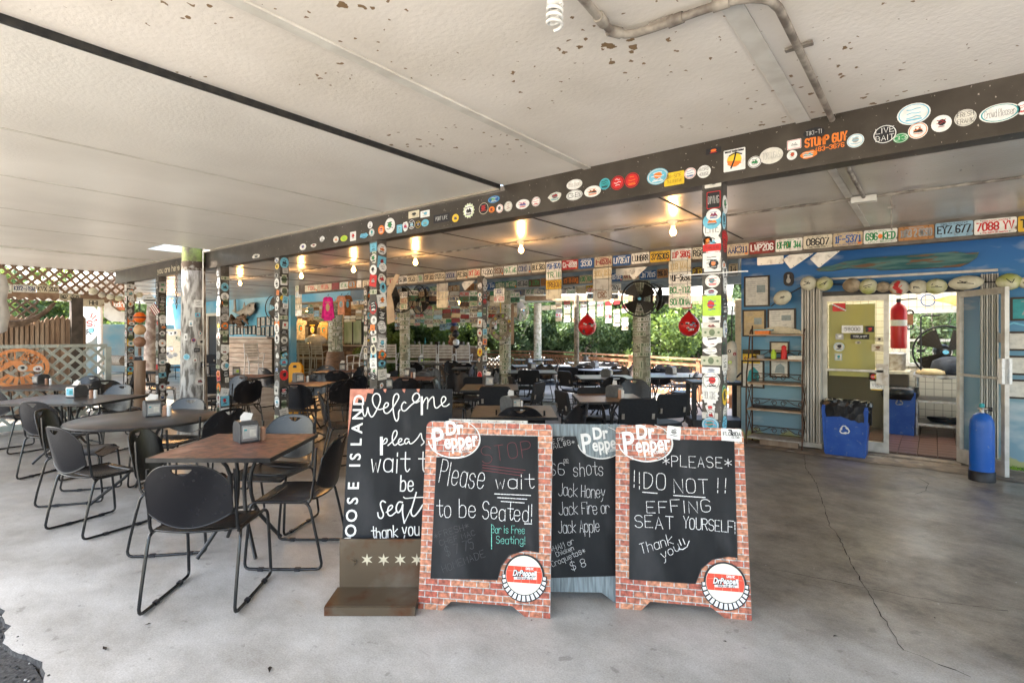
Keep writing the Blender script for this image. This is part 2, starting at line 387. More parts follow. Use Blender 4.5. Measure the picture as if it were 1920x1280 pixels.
# leaves and chips on the floor, each one a thing of its own but all of one sort
M_LEAF = mat("dry_leaf", (.03, .022, .015), .8)
for i, (px, py, s) in enumerate([(193, 1212, .035), (270, 1173, .022), (505, 1262, .035), (1572, 1193, .02), (1750, 1157, .012), (1354, 1202, .015), (995, 1165, .012), (447, 1042, .012)]):
    m = MB(); m.add([(0, 0, .004), (s, s * .25, .008), (s * 1.5, 0, .004), (s, -s * .3, .007)], [(0, 3, 2, 1)], M_LEAF)
    o = m.obj("dry_leaf", label="small dark dry leaf lying on the pale concrete floor", cat="leaf", group="dry leaves scattered on the concrete floor")
    o.location = gp(px, py, .002); o.rotation_euler = (0, 0, i * 1.3)
m = MB(); rg = random.Random(44)
for i in range(200):
    x = rg.uniform(-5.2, -2.2); y = .6 + rg.gauss(-.03, .03); k = rg.uniform(.003, .009)
    m.lathe([(0, 0), (k, k * .3), (k * .7, k * .9), (0, k)], M_ASPH if rg.random() < .85 else M_FLOOR, 5, c=(x, y, -.003 if y > .6 else -.02))
m.obj("gravel", kind="stuff")
# broken strip of old paving along the wall foot
M_OLD = mat("old_paving", (.24, .19, .14), .9, c2=(.13, .11, .09), scale=7, bump=.5, c3=(.36, .33, .28), s3=5)
m = MB(); xs = [-2.6 + i * .25 for i in range(28)]; m.add([(x, YW - .55 + r2.uniform(-.05, .05) - (x + 2.6) * .03, .006) for x in xs] + [(x, YW, .012) for x in xs], [(i, i + 1, len(xs) + i + 1, len(xs) + i) for i in range(len(xs) - 1)], M_OLD)
m.obj("wall_foot_paving", kind="structure")
# ---- roof 1 (near) : right panels a little higher than the left ones
c1 = MB(); c1.b2((-2.09, -1.5, Z1), (XR, YB + .1, Z1 + .12), M_CEIL1); ceil1 = c1.obj("ceiling", kind="structure")  # unseen front edge carried past the camera, keeping sun off the slab
c1 = MB(); c1.b2((-2.94, -1.5, Z1), (-2.10, YB + .1, Z1 + .12), M_CEIL1); c1.obj("ceiling_panel", ceil1)
m = MB(); m.b2((-2.14, -1.5, Z1 - .012), (-2.08, YB + .0, Z1 - .001), M_TRIM); m.obj("ceiling_batten", ceil1)
m = MB(); m.b2((-.66, -1.5, Z1 - .008), (-.58, YB + .0, Z1 - .001), M_TRIM); m.obj("ceiling_batten", ceil1)
cl = None
for a, b in ((-4.47, -2.962), (-5.8, -4.48), (-7.3, -5.81), (-8.5, -7.31), (-10.6, -8.51), (XL - .2, -10.61)):
    m = MB()
    if a < -8.8 < b or a < -8.8 and b > -8.8:
        h0, h1, hy0, hy1 = -9.25, -8.55, 3.02, 3.5
    if b == -8.51:   # the panel with the hole that the old pole passes through
        m.b2((a, -1.5, Z1 - .03), (-9.2, YB - .12, Z1 + .06), M_CEIL1L); m.b2((-9.2, -1.5, Z1 - .03), (b, 2.98, Z1 + .06), M_CEIL1L)
    else: m.b2((a, -1.5, Z1 - .03), (b, YB - .12, Z1 + .06), M_CEIL1L)
    m.obj("ceiling_panel", ceil1)
m = MB(); m.b2((-2.960, -1.5, Z1 - .034), (-2.942, YB - .1, Z1 + .05), M_BLACK); m.obj("ceiling_edge_strip", ceil1)
for x, w_, d_ in ((-10.5, .07, .02), (-4.47, .03, .004), (-5.8, .03, .004), (-7.3, .03, .004), (-8.5, .03, .004)): m = MB(); m.b2((x - w_ / 2, -1.5, Z1 - .03 - d_), (x + w_ / 2, YB - .12, Z1 - .031), M_TRIM); m.obj("ceiling_batten", ceil1)
m = MB(); m.b2((XL, YB - .12, Z1 - .05), (-2.945, YB - .09, Z1 + .03), mat("gutter_tin", (.3, .27, .22), .5, .4)); m.obj("ceiling_gutter", ceil1)
# ---- roof 2 between sticker beam, plate beam and blue wall; reaches over the bar
c2 = MB(); c2.b2((-25, YB + .1, Z2), (XR, YP + .1, Z2 + .1), M_CEIL2); ceil2 = c2.obj("far_ceiling", kind="structure")
xs = (-11.0, -9.7, -8.4, -7.1, -5.8, -4.5, -3.2, -1.87, -.6, .7, 2.0)
for i, x in enumerate(xs):
    m = MB(); m.b2((x, YB + .14, Z2 - .007), (x + (.05 if x == -.6 else .012), YP - .1, Z2 - .0005), M_TRIM if x == -.6 else mat("seam_grime", (.06, .05, .045), .8)); m.obj("ceiling_seam", ceil2)
for i in range(9):
    x = -13 - i * 1.2; m = MB(); m.b2((x, YB + .14, Z2 - .006), (x + .02, YP - .1, Z2 - .0005), mat("seam_grime")); m.obj("ceiling_seam", ceil2)
c3 = MB(); c3.b2((-25, YP + .1, Z2 + .02), (XR, YW + .6, Z2 + .12), M_CEIL2); c3.b2((-25, YW + .6, Z2 + .02), (-2.4, 10.4, Z2 + .12), M_CEIL2); c3.b2((-25, 10.4, Z2 + .02), (-8.6, 17, Z2 + .12), M_CEIL2)
c3.obj("back_ceiling", kind="structure")
# ---- right building: painted blue wall with clouds
def sky_wall():
    m = bpy.data.materials.new("cloud_mural"); m.use_nodes = True; n = m.node_tree.nodes; l = m.node_tree.links; p = n["Principled BSDF"]
    tc = n.new("ShaderNodeTexCoord"); sx = n.new("ShaderNodeSeparateXYZ"); l.new(tc.outputs["Object"], sx.inputs[0])
    r = n.new("ShaderNodeValToRGB"); e = r.color_ramp.elements
    mr = n.new("ShaderNodeMapRange"); mr.inputs[2].default_value = 2.8; l.new(sx.outputs[2], mr.inputs[0]); l.new(mr.outputs[0], r.inputs[0])
    e[0].position = 0; e[0].color = (.15, .26, .33, 1); e[1].position = 1; e[1].color = (.002, .085, .28, 1)
    for q, c in ((.30, (.17, .31, .38)), (.5, (.10, .27, .41)), (.68, (.03, .17, .34)), (.85, (.006, .12, .34))): k = e.new(q); k.color = (*c, 1)
    mp = n.new("ShaderNodeMapping"); mp.inputs["Scale"].default_value = (.9, 1, 2.4); l.new(tc.outputs["Object"], mp.inputs[0])
    nz = n.new("ShaderNodeTexNoise"); nz.inputs["Scale"].default_value = 1.5; nz.inputs["Detail"].default_value = 4; l.new(mp.outputs[0], nz.inputs[0])
    r2_ = n.new("ShaderNodeValToRGB"); r2_.color_ramp.elements[0].position = .57; r2_.color_ramp.elements[1].position = .74; r2_.color_ramp.elements[1].color = (.75, .75, .75, 1); l.new(nz.outputs[0], r2_.inputs[0])
    mx = n.new("ShaderNodeMix"); mx.data_type = 'RGBA'; l.new(r2_.outputs[0], mx.inputs[0]); l.new(r.outputs[0], mx.inputs[6]); mx.inputs[7].default_value = (.5, .52, .52, 1)
    # moss and grime at the foot
    n4 = n.new("ShaderNodeTexNoise"); n4.inputs["Scale"].default_value = 5; n4.inputs["Detail"].default_value = 8; l.new(tc.outputs["Object"], n4.inputs[0])
    ad = n.new("ShaderNodeMath"); ad.operation = 'MULTIPLY_ADD'; l.new(n4.outputs[0], ad.inputs[0]); ad.inputs[1].default_value = -.55; l.new(sx.outputs[2], ad.inputs[2])
    m3 = n.new("ShaderNodeMapRange"); l.new(ad.outputs[0], m3.inputs[0]); m3.inputs[1].default_value = -.18; m3.inputs[2].default_value = -.13; m3.inputs[3].default_value = 1; m3.inputs[4].default_value = 0
    my = n.new("ShaderNodeMix"); my.data_type = 'RGBA'; l.new(m3.outputs[0], my.inputs[0]); l.new(mx.outputs[2], my.inputs[6]); my.inputs[7].default_value = (.30, .32, .14, 1)
    l.new(my.outputs[2], p.inputs["Base Color"]); p.inputs["Roughness"].default_value = .5
    b = n.new("ShaderNodeBump"); b.inputs["Strength"].default_value = .3; b.inputs["Distance"].default_value = .01; l.new(n4.outputs[0], b.inputs["Height"]); l.new(b.outputs[0], p.inputs["Normal"])
    return m
M_MURAL = sky_wall()
XC = onY(1390, 640, YW).x; DX0 = onY(1543, 640, YW).x; DX1 = onY(1797, 640, YW).x; DZ = 2.03
wall = MB(); wall.b2((XC, YW, 0), (DX0, YW + .15, Z2 + .02), M_MURAL); wall.b2((DX1, YW, 0), (XR, YW + .15, Z2 + .02), M_MURAL); wall.b2((DX0, YW, DZ + .03), (DX1, YW + .15, Z2 + .02), M_MURAL)
bwall = wall.obj("blue_wall", label="blue painted wall with white clouds around the glass doors", cat="wall")
m = MB(); m.b2((XC + .0, YW + .15, 0), (XC + .15, YW + 3.6, Z2 + .02), P('cream')); m.obj("end_wall", bwall)
M_WEED = mat("weed_green", (.12, .28, .03), .8, c2=(.25, .4, .05), scale=20)
# ---- kitchen behind the doors
KY = YW + 2.6; KX1 = DX1 + 1.9
M_TILE = bpy.data.materials.new("white_tile"); M_TILE.use_nodes = True
def brickmat(m, c1, c2, mort, sw, sh, ms=.01, off=0.0, rough=.3, coord="Object", swap=True, bump=.3, mottled=None):
    n = m.node_tree.nodes; l = m.node_tree.links; p = n["Principled BSDF"]; tc = n.new("ShaderNodeTexCoord"); b = n.new("ShaderNodeTexBrick")
    b.offset = off; b.inputs["Color1"].default_value = (*c1, 1); b.inputs["Color2"].default_value = (*c2, 1); b.inputs["Mortar"].default_value = (*mort, 1)
    b.inputs["Scale"].default_value = 1; b.inputs["Brick Width"].default_value = sw; b.inputs["Row Height"].default_value = sh; b.inputs["Mortar Size"].default_value = ms
    src = tc.outputs[coord]
    if swap:
        s_ = n.new("ShaderNodeSeparateXYZ"); c_ = n.new("ShaderNodeCombineXYZ"); l.new(src, s_.inputs[0]); l.new(s_.outputs[0], c_.inputs[0]); l.new(s_.outputs[2], c_.inputs[1]); src = c_.outputs[0]
    if mottled:
        nz = n.new("ShaderNodeTexNoise"); nz.inputs["Scale"].default_value = 45; nz.inputs["Detail"].default_value = 6; l.new(src, nz.inputs[0])
        ds = n.new("ShaderNodeMix"); ds.data_type = 'RGBA'; ds.inputs[0].default_value = .006; l.new(src, ds.inputs[6]); l.new(nz.outputs[1], ds.inputs[7]); l.new(ds.outputs[2], b.inputs["Vector"])
        mx = n.new("ShaderNodeMix"); mx.data_type = 'RGBA'; mx.blend_type = 'OVERLAY'; mx.inputs[0].default_value = .8; l.new(b.outputs[0], mx.inputs[6])
        rr = n.new("ShaderNodeValToRGB"); rr.color_ramp.elements[0].position = .3; rr.color_ramp.elements[1].position = .7; rr.color_ramp.elements[0].color = (.12, .12, .12, 1); rr.color_ramp.elements[1].color = (.85, .85, .85, 1)
        l.new(nz.outputs[0], rr.inputs[0]); l.new(rr.outputs[0], mx.inputs[7]); l.new(mx.outputs[2], p.inputs["Base Color"])
    else:
        l.new(src, b.inputs["Vector"]); l.new(b.outputs[0], p.inputs["Base Color"])
    p.inputs["Roughness"].default_value = rough
    if bump:
        bp = n.new("ShaderNodeBump"); bp.inputs["Strength"].default_value = bump; bp.inputs["Distance"].default_value = .004; bp.invert = True; l.new(b.outputs["Fac"], bp.inputs["Height"]); l.new(bp.outputs[0], p.inputs["Normal"])
brickmat(M_TILE, (.74, .69, .57), (.68, .63, .51), (.33, .28, .2), .11, .11, .004)
M_PLAIN = mat("kitchen_plaster", (.6, .56, .46), .6)
WX0, WX1 = DX0 + .82, DX1 + .9
m = MB(); wz0, wz1 = 1.02, 1.93
m.b2((DX0 - .3, KY, 0), (WX0, KY + .1, 2.6), M_TILE); m.b2((WX1, KY, 0), (KX1, KY + .1, 2.6), M_TILE)
m.b2((WX0, KY, 0), (WX1, KY + .1, wz0), M_TILE); m.b2((WX0, KY, wz1), (WX1, KY + .1, 2.6), M_TILE)
kw = m.obj("kitchen_wall", kind="structure")
m = MB(); m.b2((DX0 - .4, YW + .15, 0), (DX0 - .3, KY, 2.6), M_PLAIN); m.obj("side_wall", kw)
m = MB(); m.b2((KX1, YW + .15, 0), (KX1 + .1, KY, .9), M_PLAIN); m.obj("side_wall", kw)  # unseen right wall kept low, open above to let more daylight in
m = MB(); m.b2((DX0 - .4, YW + .15, 2.6), (KX1 + .1, YW + .7, 2.68), M_PLAIN); m.b2((DX0 - .4, KY - .3, 2.6), (KX1 + .1, KY + .1, 2.68), M_PLAIN); kc = m.obj("kitchen_ceiling", kind="structure"); kc_edge = (DX0 - .4, KX1 + .1)  # gap between the strips lets added daylight in
m = MB(); m.b2((DX0 - .4, YW + .0, -.04), (KX1, KY, .035), mat("tile_grout", (.05, .04, .035), .8)); kf = m.obj("kitchen_floor", kind="structure")
M_TERRA = mat("terracotta_tile", (.10, .05, .035), .3, c2=(.07, .04, .032), scale=4)
me = MB().box((0, 0, 0), (.193, .193, .02), M_TERRA, bev=.004).mesh("floor_tile")
for i in range(12):
    for j in range(13):
        x = DX0 + .12 + i * .2; y = YW + .12 + j * .2
        if x < KX1 - .1 and y < KY - .05 : link(bpy.data.objects.new("floor_tile", me), kf, Matrix.Translation((x, y, .045 + r2.uniform(-.001, .001))))
m = MB(); m.b2((DX0 - .02, YW - .16, .0), (DX1 + .02, YW + .04, .03), M_OLD); m.obj("door_threshold", kf)
# kitchen window
w = MB(); fw = .05; wx = (WX0 + WX1) / 2
for a, b in (((WX0, wz0), (WX0 + fw, wz1)), ((WX1 - fw, wz0), (WX1, wz1)), ((WX0 + fw, wz1 - fw), (WX1 - fw, wz1)), ((WX0 + fw, wz0), (WX1 - fw, wz0 + fw)), ((WX0 + fw, 1.42), (WX1 - fw, 1.46))):
    w.b2((a[0], KY - .03, a[1]), (b[0], KY + .06, b[1]), P('white'))
win = w.obj("window_frame", kw)
M_GLASS = bpy.data.materials.new("clear_glass"); M_GLASS.use_nodes = True
_n = M_GLASS.node_tree.nodes; _l = M_GLASS.node_tree.links; _n.remove(_n["Principled BSDF"])
_t = _n.new("ShaderNodeBsdfTransparent"); _t.inputs[0].default_value = (.93, .95, .93, 1); _g = _n.new("ShaderNodeBsdfGlossy"); _g.inputs["Roughness"].default_value = .03
_x = _n.new("ShaderNodeMixShader"); _fr = _n.new("ShaderNodeFresnel"); _fr.inputs[0].default_value = 1.5
_l.new(_fr.outputs[0], _x.inputs[0]); _l.new(_t.outputs[0], _x.inputs[1]); _l.new(_g.outputs[0], _x.inputs[2]); _l.new(_x.outputs[0], _n["Material Output"].inputs[0])
m = MB(); m.add([(WX0 + fw, KY + .02, wz0 + fw), (WX1 - fw, KY + .02, wz0 + fw), (WX1 - fw, KY + .02, wz1 - fw), (WX0 + fw, KY + .02, wz1 - fw)], [(0, 1, 2, 3)], M_GLASS); m.obj("window_pane", win)
# ---- back bar walls (far left)
YF = 9.0
M_MURAL2 = mat("pale_blue_paint", (.10, .36, .55), .6, c2=(.3, .48, .56), scale=1.2, thr=(.45, .7))
xa, xb = onY(400, 600, YF).x, onY(545, 600, YF).x
m = MB(); m.b2((xa - 6, YF, 0), (xb, YF + .2, Z2 + .02), M_MURAL2)
fwall = m.obj("bar_side_wall", label="pale blue wall with mounted fish at the far left of the bar", cat="wall")
m = MB(); m.b2((-25, 3.2, 0), (-24.8, YF, 1.9), mat("two_tone_paint", (.5, .52, .5), .7, c2=(.22, .42, .52), scale=1.0)); 
for i in range(10): m.b2((-24.8, 3.2, i * .19), (-24.78, YF, i * .19 + .17), mat("two_tone_paint"))
m.obj("far_left_wall", label="low pale blue and white block wall at the far left", cat="wall")
# ================================================================ STICKERS
SHAPES = {}
def sticker(parent, M4, w, h, shape, base, ring=None, text=None, tcol='ink', seed=0, icon=None, rot=0.0):
    """a flat sticker: outline sheet, ring and printed marks; M4: x right, y up, z out"""
    r = random.Random(seed); m = MB(); ca, sa = math.cos(rot), math.sin(rot)
    def out(k):
        if shape == 'o': p = circ(w / 2 * k, 22, ry=h / 2 * k)
        elif shape == 'r': p = rrect(w - (1 - k) * min(w, h), h - (1 - k) * min(w, h), .004, n=1)
        elif shape == 'd': p = [(w / 2 * k, 0), (0, h / 2 * k), (-w / 2 * k, 0), (0, -h / 2 * k)]
        elif shape == 'g': p = [((w / 2 * k) * (1 + .09 * (-1) ** i) * math.cos(i * math.pi / 14), (h / 2 * k) * (1 + .09 * (-1) ** i) * math.sin(i * math.pi / 14)) for i in range(28)]
        else:
            rr = random.Random(seed + 5); p = [(w / 2 * k * rr.uniform(.7, 1) * math.cos(i * math.pi / 7), h / 2 * k * rr.uniform(.7, 1) * math.sin(i * math.pi / 7)) for i in range(14)]
        return [(a * ca - b * sa, a * sa + b * ca) for a, b in p]
    m.prism(out(1), 0, .0012, P(base))
    z = .0016
    if ring:
        m.add([(*q, z) for q in out(.92)], [tuple(range(len(out(.92))))], P(ring)); z += .0004
        m.add([(*q, z) for q in out(.84)], [tuple(range(len(out(.84))))], P(base if icon != 'fill' else ring)); z += .0004
    T = P(tcol)
    def put(strokes, lw):
        for s_ in strokes: m.ribbon([(a * ca - b * sa, a * sa + b * ca) for a, b in s_], lw, T, z + .0004)
    if text:
        lines = text.split('/')
        n = len(lines); hh = h * (.62 if n > 1 else .48) / n
        for i, tx in enumerate(lines):
            ww = w * .72; y = hh * ((n - 1) / 2 - i) * 1.25 - hh * .4
            put(text_strokes(tx, -ww / 2, y, ww / 2, hh * .85), min(hh * .17, ww / max(4, len(tx)) * .16))
    elif icon != 'none':
        c2 = P(r.choice(['blue', 'teal', 'orange', 'ink', 'red', 'green', 'sky', 'grey', 'maroon', 'ink', 'ink'])) if icon != 'mono' else T
        k = r.random()
        if k < .4:
            q = circ(w * .2, 9, cx=r.uniform(-.06, .06) * w, cy=h * .06, ry=h * .2); m.add([(*a, z) for a in q], [tuple(range(9))], c2)
        elif k < .7:
            q = [(-w * .25, -h * .1), (w * .28, -h * .14), (w * .1, h * .2), (-w * .02, h * .05), (-w * .12, h * .16)]; m.add([(*a, z) for a in q], [tuple(range(5))], c2)
        for i in range(3):
            y = h * (.22 - .2 * i); a = w * r.uniform(.12, .3)
            put([[(-a, y), (-a * .3, y + h * r.uniform(-.06, .06)), (a * .4, y + h * r.uniform(-.05, .08)), (a, y)]], h * .045)
        if r.random() < .6: put([[(-w * .22, -h * .27), (w * .22, -h * .27)]], h * .07)
    return m.obj("sticker", parent, M4)
# ================================================================ STICKER BEAM
bm0, bm1 = XL + .35, XR
b = MB(); b.b2((bm0, YB - .055, ZB), (bm1, YB + .10, Z1 + .0), M_BEAM); b.b2((bm0, YB - .075, ZB - .012), (bm1, YB - .056, ZB + .018), M_BEAM)
beam = b.obj("sticker_beam", label="long dark brown roof beam dotted with round stickers", cat="beam")
def beamM(px, py):
    q = onY(px, py, YB - .057); return frame(q, (1, 0, 0), (0, 0, 1))
BS = [ # px, py, w px, h px, shape, base, ring, text, tcol
(1713, 214, 62, 42, 'o', 'white', 'sky', None, 'sky'), (1659, 252, 46, 38, 'o', 'ink', 'white', 'LIVE/BAIT', 'white'), (1689, 259, 29, 19, 'o', 'green', 'white', '33', 'white'),
(1721, 245, 37, 32, 'o', 'white', 'orange', None, 'orange'), (1765, 232, 38, 33, 'o', 'white', None, None, 'maroon'), (1810, 221, 41, 33, 'o', 'offwhite', 'grey', 'FRESH/FRANK', 'ink'),
(1874, 212, 76, 36, 'o', 'white', 'teal', 'Crowd Pleaser', 'ink'), (1918, 203, 26, 26, 'o', 'white', None, None, 'red'), (1526, 249, 40, 20, 'o', 'ink', None, 'TIKI-TI', 'white'),
(1489, 271, 26, 19, 'r', 'white', 'red', None, 'white'), (1548, 262, 74, 16, 'n', 'brown', None, 'STUMP GUY', 'orange'), (1551, 277, 60, 8, 'n', 'brown', None, '-483-3676', 'orange'), (1604, 264, 32, 27, 'o', 'white', 'sky', None, 'sky'),
(1485, 291, 19, 19, 'o', 'white', None, None, 'green'), (1515, 290, 38, 18, 'x', 'orange', None, None, 'white'), (1377, 300, 40, 43, 'r', 'white', None, None, 'orange'), (1415, 304, 25, 23, 'o', 'white', 'ink', None, 'ink'),
(1446, 292, 44, 32, 'o', 'offwhite', None, 'TORTUGAS', 'grey'), (1338, 283, 28, 12, 'r', 'ink', None, None, 'red'), (1320, 322, 25, 25, 'o', 'white', None, 'HYBRID/HOUSE', 'ink'), (1294, 325, 22, 22, 'o', 'white', 'red', None, 'blue'),
(1264, 335, 37, 26, 'r', 'yellow', None, 'ON-SITE/TRAILER REPAIR', 'ink'), (1233, 331, 40, 32, 'o', 'sky', 'offwhite', None, 'white'), (1185, 338, 27, 30, 'o', 'red', 'ink', None, 'orange'), (1158, 343, 25, 28, 'o', 'red', 'ink', None, 'white'),
(1134, 345, 20, 23, 'o', 'teal', 'sky', None, 'ink'), (1111, 359, 31, 22, 'o', 'white', None, None, 'orange'), (1077, 346, 29, 20, 'o', 'white', 'offwhite', 'Miss Pearl', 'brown'), (1077, 366, 30, 20, 'o', 'white', 'grey', 'GB', 'ink'),
(1040, 369, 28, 22, 'x', 'offwhite', None, None, 'teal'), (1005, 378, 16, 19, 'o', 'white', 'maroon', None, 'red'), (980, 383, 25, 19, 'o', 'white', None, None, 'red'), (953, 387, 15, 20, 'o', 'offwhite', 'grey', None, 'maroon'),
(937, 391, 13, 17, 'o', 'white', 'red', None, 'grey'), (922, 393, 11, 12, 'o', 'orange', None, None, 'ink'), (907, 391, 19, 25, 'o', 'ink', 'cream', None, 'red'), (926, 374, 22, 14, 'o', 'blue', 'sky', None, 'white'),
(879, 395, 20, 28, 'g', 'white', 'lime', None, 'ink'), (854, 409, 12, 16, 'o', 'yellow', None, None, 'blue'), (828, 409, 30, 17, 'r', 'ink', None, 'PORT LIFE', 'white'), (797, 418, 14, 14, 'o', 'sky', None, None, 'teal'),
(797, 401, 17, 13, 'r', 'white', None, None, 'ink'), (776, 402, 20, 14, 'r', 'cream', None, None, 'ink'), (784, 421, 11, 15, 'o', 'ink', 'yellow', None, 'yellow'), (772, 421, 13, 20, 'o', 'ink', 'white', None, 'white'),
(760, 424, 12, 22, 'x', 'white', None, None, 'blue'), (749, 429, 10, 16, 'r', 'sky', None, None, 'white'), (731, 423, 19, 30, 'o', 'white', 'offwhite', None, 'ink'), (715, 431, 12, 18, 'o', 'orange', None, None, 'white'),
(697, 436, 10, 15, 'o', 'white', 'ink', None, 'teal'), (694, 422, 9, 14, 'o', 'white', None, None, 'ink'), (682, 442, 18, 12, 'x', 'sky', None, None, 'blue'), (662, 443, 11, 18, 'r', 'white', None, None, 'ink'),
(645, 447, 13, 12, 'o', 'lime', 'yellow', None, 'green'), (630, 449, 10, 13, 'o', 'offwhite', None, None, 'grey'), (604, 448, 12, 12, 'x', 'white', None, None, 'ink'), (588, 460, 12, 8, 'x', 'offwhite', None, None, 'grey'),
(568, 463, 12, 13, 'o', 'white', None, None, 'maroon'), (480, 481, 16, 12, 'x', 'offwhite', None, None, 'grey')]
for i, (px, py, w, h, sh, base, ring, tx, tc) in enumerate(BS):
    q0, q1 = onY(px - w / 2, py, YB), onY(px + w / 2, py, YB); W_ = (q1 - q0).length
    H_ = abs(onY(px, py - h / 2, YB).z - onY(px, py + h / 2, YB).z) * .93
    if sh == 'n':
        m = MB(); 
        for s_ in text_strokes(tx, -W_ / 2, -H_ / 2, W_ / 2, H_): m.ribbon(s_, H_ * .2, P(tc), .0015)
        m.obj("lettering", beam, beamM(px, py)); continue
    o = sticker(beam, beamM(px, py), W_ * .98, H_, sh, base, ring, tx, tc, i)
    if (px, py) == (1377, 300):
        m = MB(); q = circ(W_ * .33, 20); m.add([(*a, .003) for a in q], [tuple(range(20))], P('yellow')); q = circ(W_ * .33, 20)[10:] ; m.add([(*a, .0035) for a in q], [tuple(range(10))], P('orange'))
        m.ribbon([(-.02, -.05), (0, 0), (.01, .045)], .01, P('ink'), .004); m.ribbon([(-.03, .03), (.01, .045), (.045, .03)], .008, P('ink'), .004)
        for s_ in text_strokes("Island Yacht Sales", -W_ * .42, H_ * .37, W_ * .42, H_ * .08): m.ribbon(s_, .004, P('ink'), .004)
        m.obj("emblem", o)
# lettering board on the beam at the left
q = onY(322, 505, YB - .06); m = MB(); 
for s_ in text_strokes("you are here but", -.62, -.03, .62, .09): m.ribbon(s_, .02, P('cream'), .002)
m.obj("lettering", beam, frame(q, (1, 0, 0), (0, 0, 1)))
# ================================================================ STICKERED POSTS
POSTW = .125
PCOL = ['white'] * 10 + ['offwhite'] * 4 + ['cream', 'sky', 'sky', 'yellow', 'orange', 'ink', 'ink', 'ink', 'grey', 'grey', 'silver', 'bill', 'bill', 'bill', 'red']
def bill(m, w, h, M=None, z=0.0):
    m.add([(-w / 2, -h / 2, z), (w / 2, -h / 2, z), (w / 2, h / 2, z), (-w / 2, h / 2, z)], [(0, 1, 2, 3)], P('bill'), M=M)
    q = circ(h * .36, 8, ry=h * .42); m.add([(a, b, z + .0004) for a, b in q], [tuple(range(8))], P('billink'), M=M)
    for s_ in (-1, 1):
        q = circ(h * .16, 6, cx=s_ * w * .33); m.add([(a, b, z + .0004) for a, b in q], [tuple(range(6))], P('billink'), M=M)
def post(px, Y, label, ztop, dens, seed, wmul=1.0, white=False, wd=POSTW, z0=0.0, group=None, pm=None):
    c = onY(px, 640, Y); x = c.x; r = random.Random(seed)
    m = MB(); m.b2((x - wd / 2, Y - wd / 2, z0), (x + wd / 2, Y + wd / 2, ztop), pm or M_POST)
    o = m.obj("stickered_post", label=label, cat="post", group=group)
    if white == 'mat': return o
    for face in (0, 1):
      for layer in (0, 1):
        z = .08 + layer * .05; dz_ = layer * .0022
        while z < ztop - .06:
            h = r.uniform(.06, .15) * wmul; w = min(wd * .95, h * r.uniform(.7, 1.5)) 
            if z + h > ztop - .01: break
            if r.random() < (dens if layer == 0 else .7):
                off = r.uniform(-.5, .5) * (wd - w)
                if face == 0: M4 = frame((x + off, Y - wd / 2 - .0008 - dz_, z + h / 2), (1, 0, 0), (0, 0, 1))
                else: M4 = frame((x + wd / 2 + .0008 + dz_, Y + off, z + h / 2), (0, 1, 0), (0, 0, 1))
                base = r.choice(['white', 'white', 'offwhite', 'white', 'cream', 'ink'] if white and face == 0 else PCOL)
                if base == 'bill':
                    b_ = MB(); bill(b_, .066 if h > .09 else .12, h if h > .09 else .05); b_.obj("dollar_bill", o, M4)
                else:
                    sticker(o, M4, w, h, r.choice('oorrxx'), base, r.choice([None, 'ink', None, 'grey', 'white', None, None]), None, 'ink' if base != 'ink' else 'white', r.randrange(9999), rot=r.uniform(-.2, .2))
            z += h * r.uniform(.88, 1.5)
    return o
big = post(1340, YB, "front post nearest the doors, plastered with mostly white stickers", ZB, 0, 11)
# the near post: stickers read off the photograph, top to bottom (photo px centre, width, height)
SX = .97
for i, (px, py, w, h, sh, base, ring, tx, tc) in enumerate([
 (1337, 344, 31, 15, 'r', 'offwhite', None, None, 'grey'), (1338, 375, 28, 34, 'r', 'ink', 'red', 'DIVING', 'white'), (1341, 402, 28, 22, 'o', 'white', None, None, 'blue'), (1338, 428, 34, 40, 'o', 'white', None, 'LITE', 'ink'),
 (1327, 452, 17, 18, 'o', 'ink', None, None, 'orange'), (1336, 464, 34, 13, 'r', 'red', None, 'VARNING', 'ink'), (1337, 474, 27, 24, 'o', 'white', 'red', '65', 'red'), (1337, 496, 32, 26, 'r', 'white', None, None, 'ink'), (1338, 495, 22, 22, 'x', 'ink', None, None, 'grey'),
 (1336, 527, 28, 24, 'o', 'white', 'offwhite', None, 'red'), (1333, 548, 32, 18, 'x', 'white', None, None, 'sky'), (1336, 573, 35, 38, 'r', 'lime', None, None, 'blue'), (1334, 577, 27, 22, 'o', 'sky', None, None, 'green'), (1334, 598, 34, 14, 'r', 'white', None, None, 'grey'),
 (1334, 611, 32, 14, 'r', 'offwhite', None, None, 'red'), (1332, 637, 30, 28, 'o', 'white', None, None, 'maroon'), (1332, 657, 30, 14, 'x', 'white', None, None, 'ink'), 
 (1332, 694, 34, 12, 'r', 'white', None, None, 'blue'), (1333, 711, 30, 22, 'o', 'brown', 'white', None, 'white'), (1331, 726, 32, 14, 'r', 'white', None, None, 'sky'), (1331, 741, 31, 34, 'g', 'white', None, 'HOLYOKE', 'ink'), (1332, 765, 22, 20, 'x', 'white', None, None, 'grey'),
 (1331, 779, 30, 12, 'r', 'offwhite', None, None, 'ink'), (1330, 796, 32, 28, 'o', 'sky', 'white', None, 'orange')]):
    Yf = YB - POSTW / 2 - .0008 - (i % 3) * .0022; q = onY(px, py, Yf); x0, x1 = onY(px - w / 2, py, Yf).x, onY(px + w / 2, py, Yf).x; xc = onY(1340, 640, YB).x
    W_ = min(POSTW * .96, (x1 - x0)); H_ = abs(onY(px, py - h / 2, Yf).z - onY(px, py + h / 2, Yf).z)
    q.x = min(max(q.x, xc - POSTW / 2 + W_ / 2), xc + POSTW / 2 - W_ / 2)
    sticker(big, frame(q, (1, 0, 0), (0, 0, 1)), W_, H_, sh, base, ring, tx, tc, 300 + i)
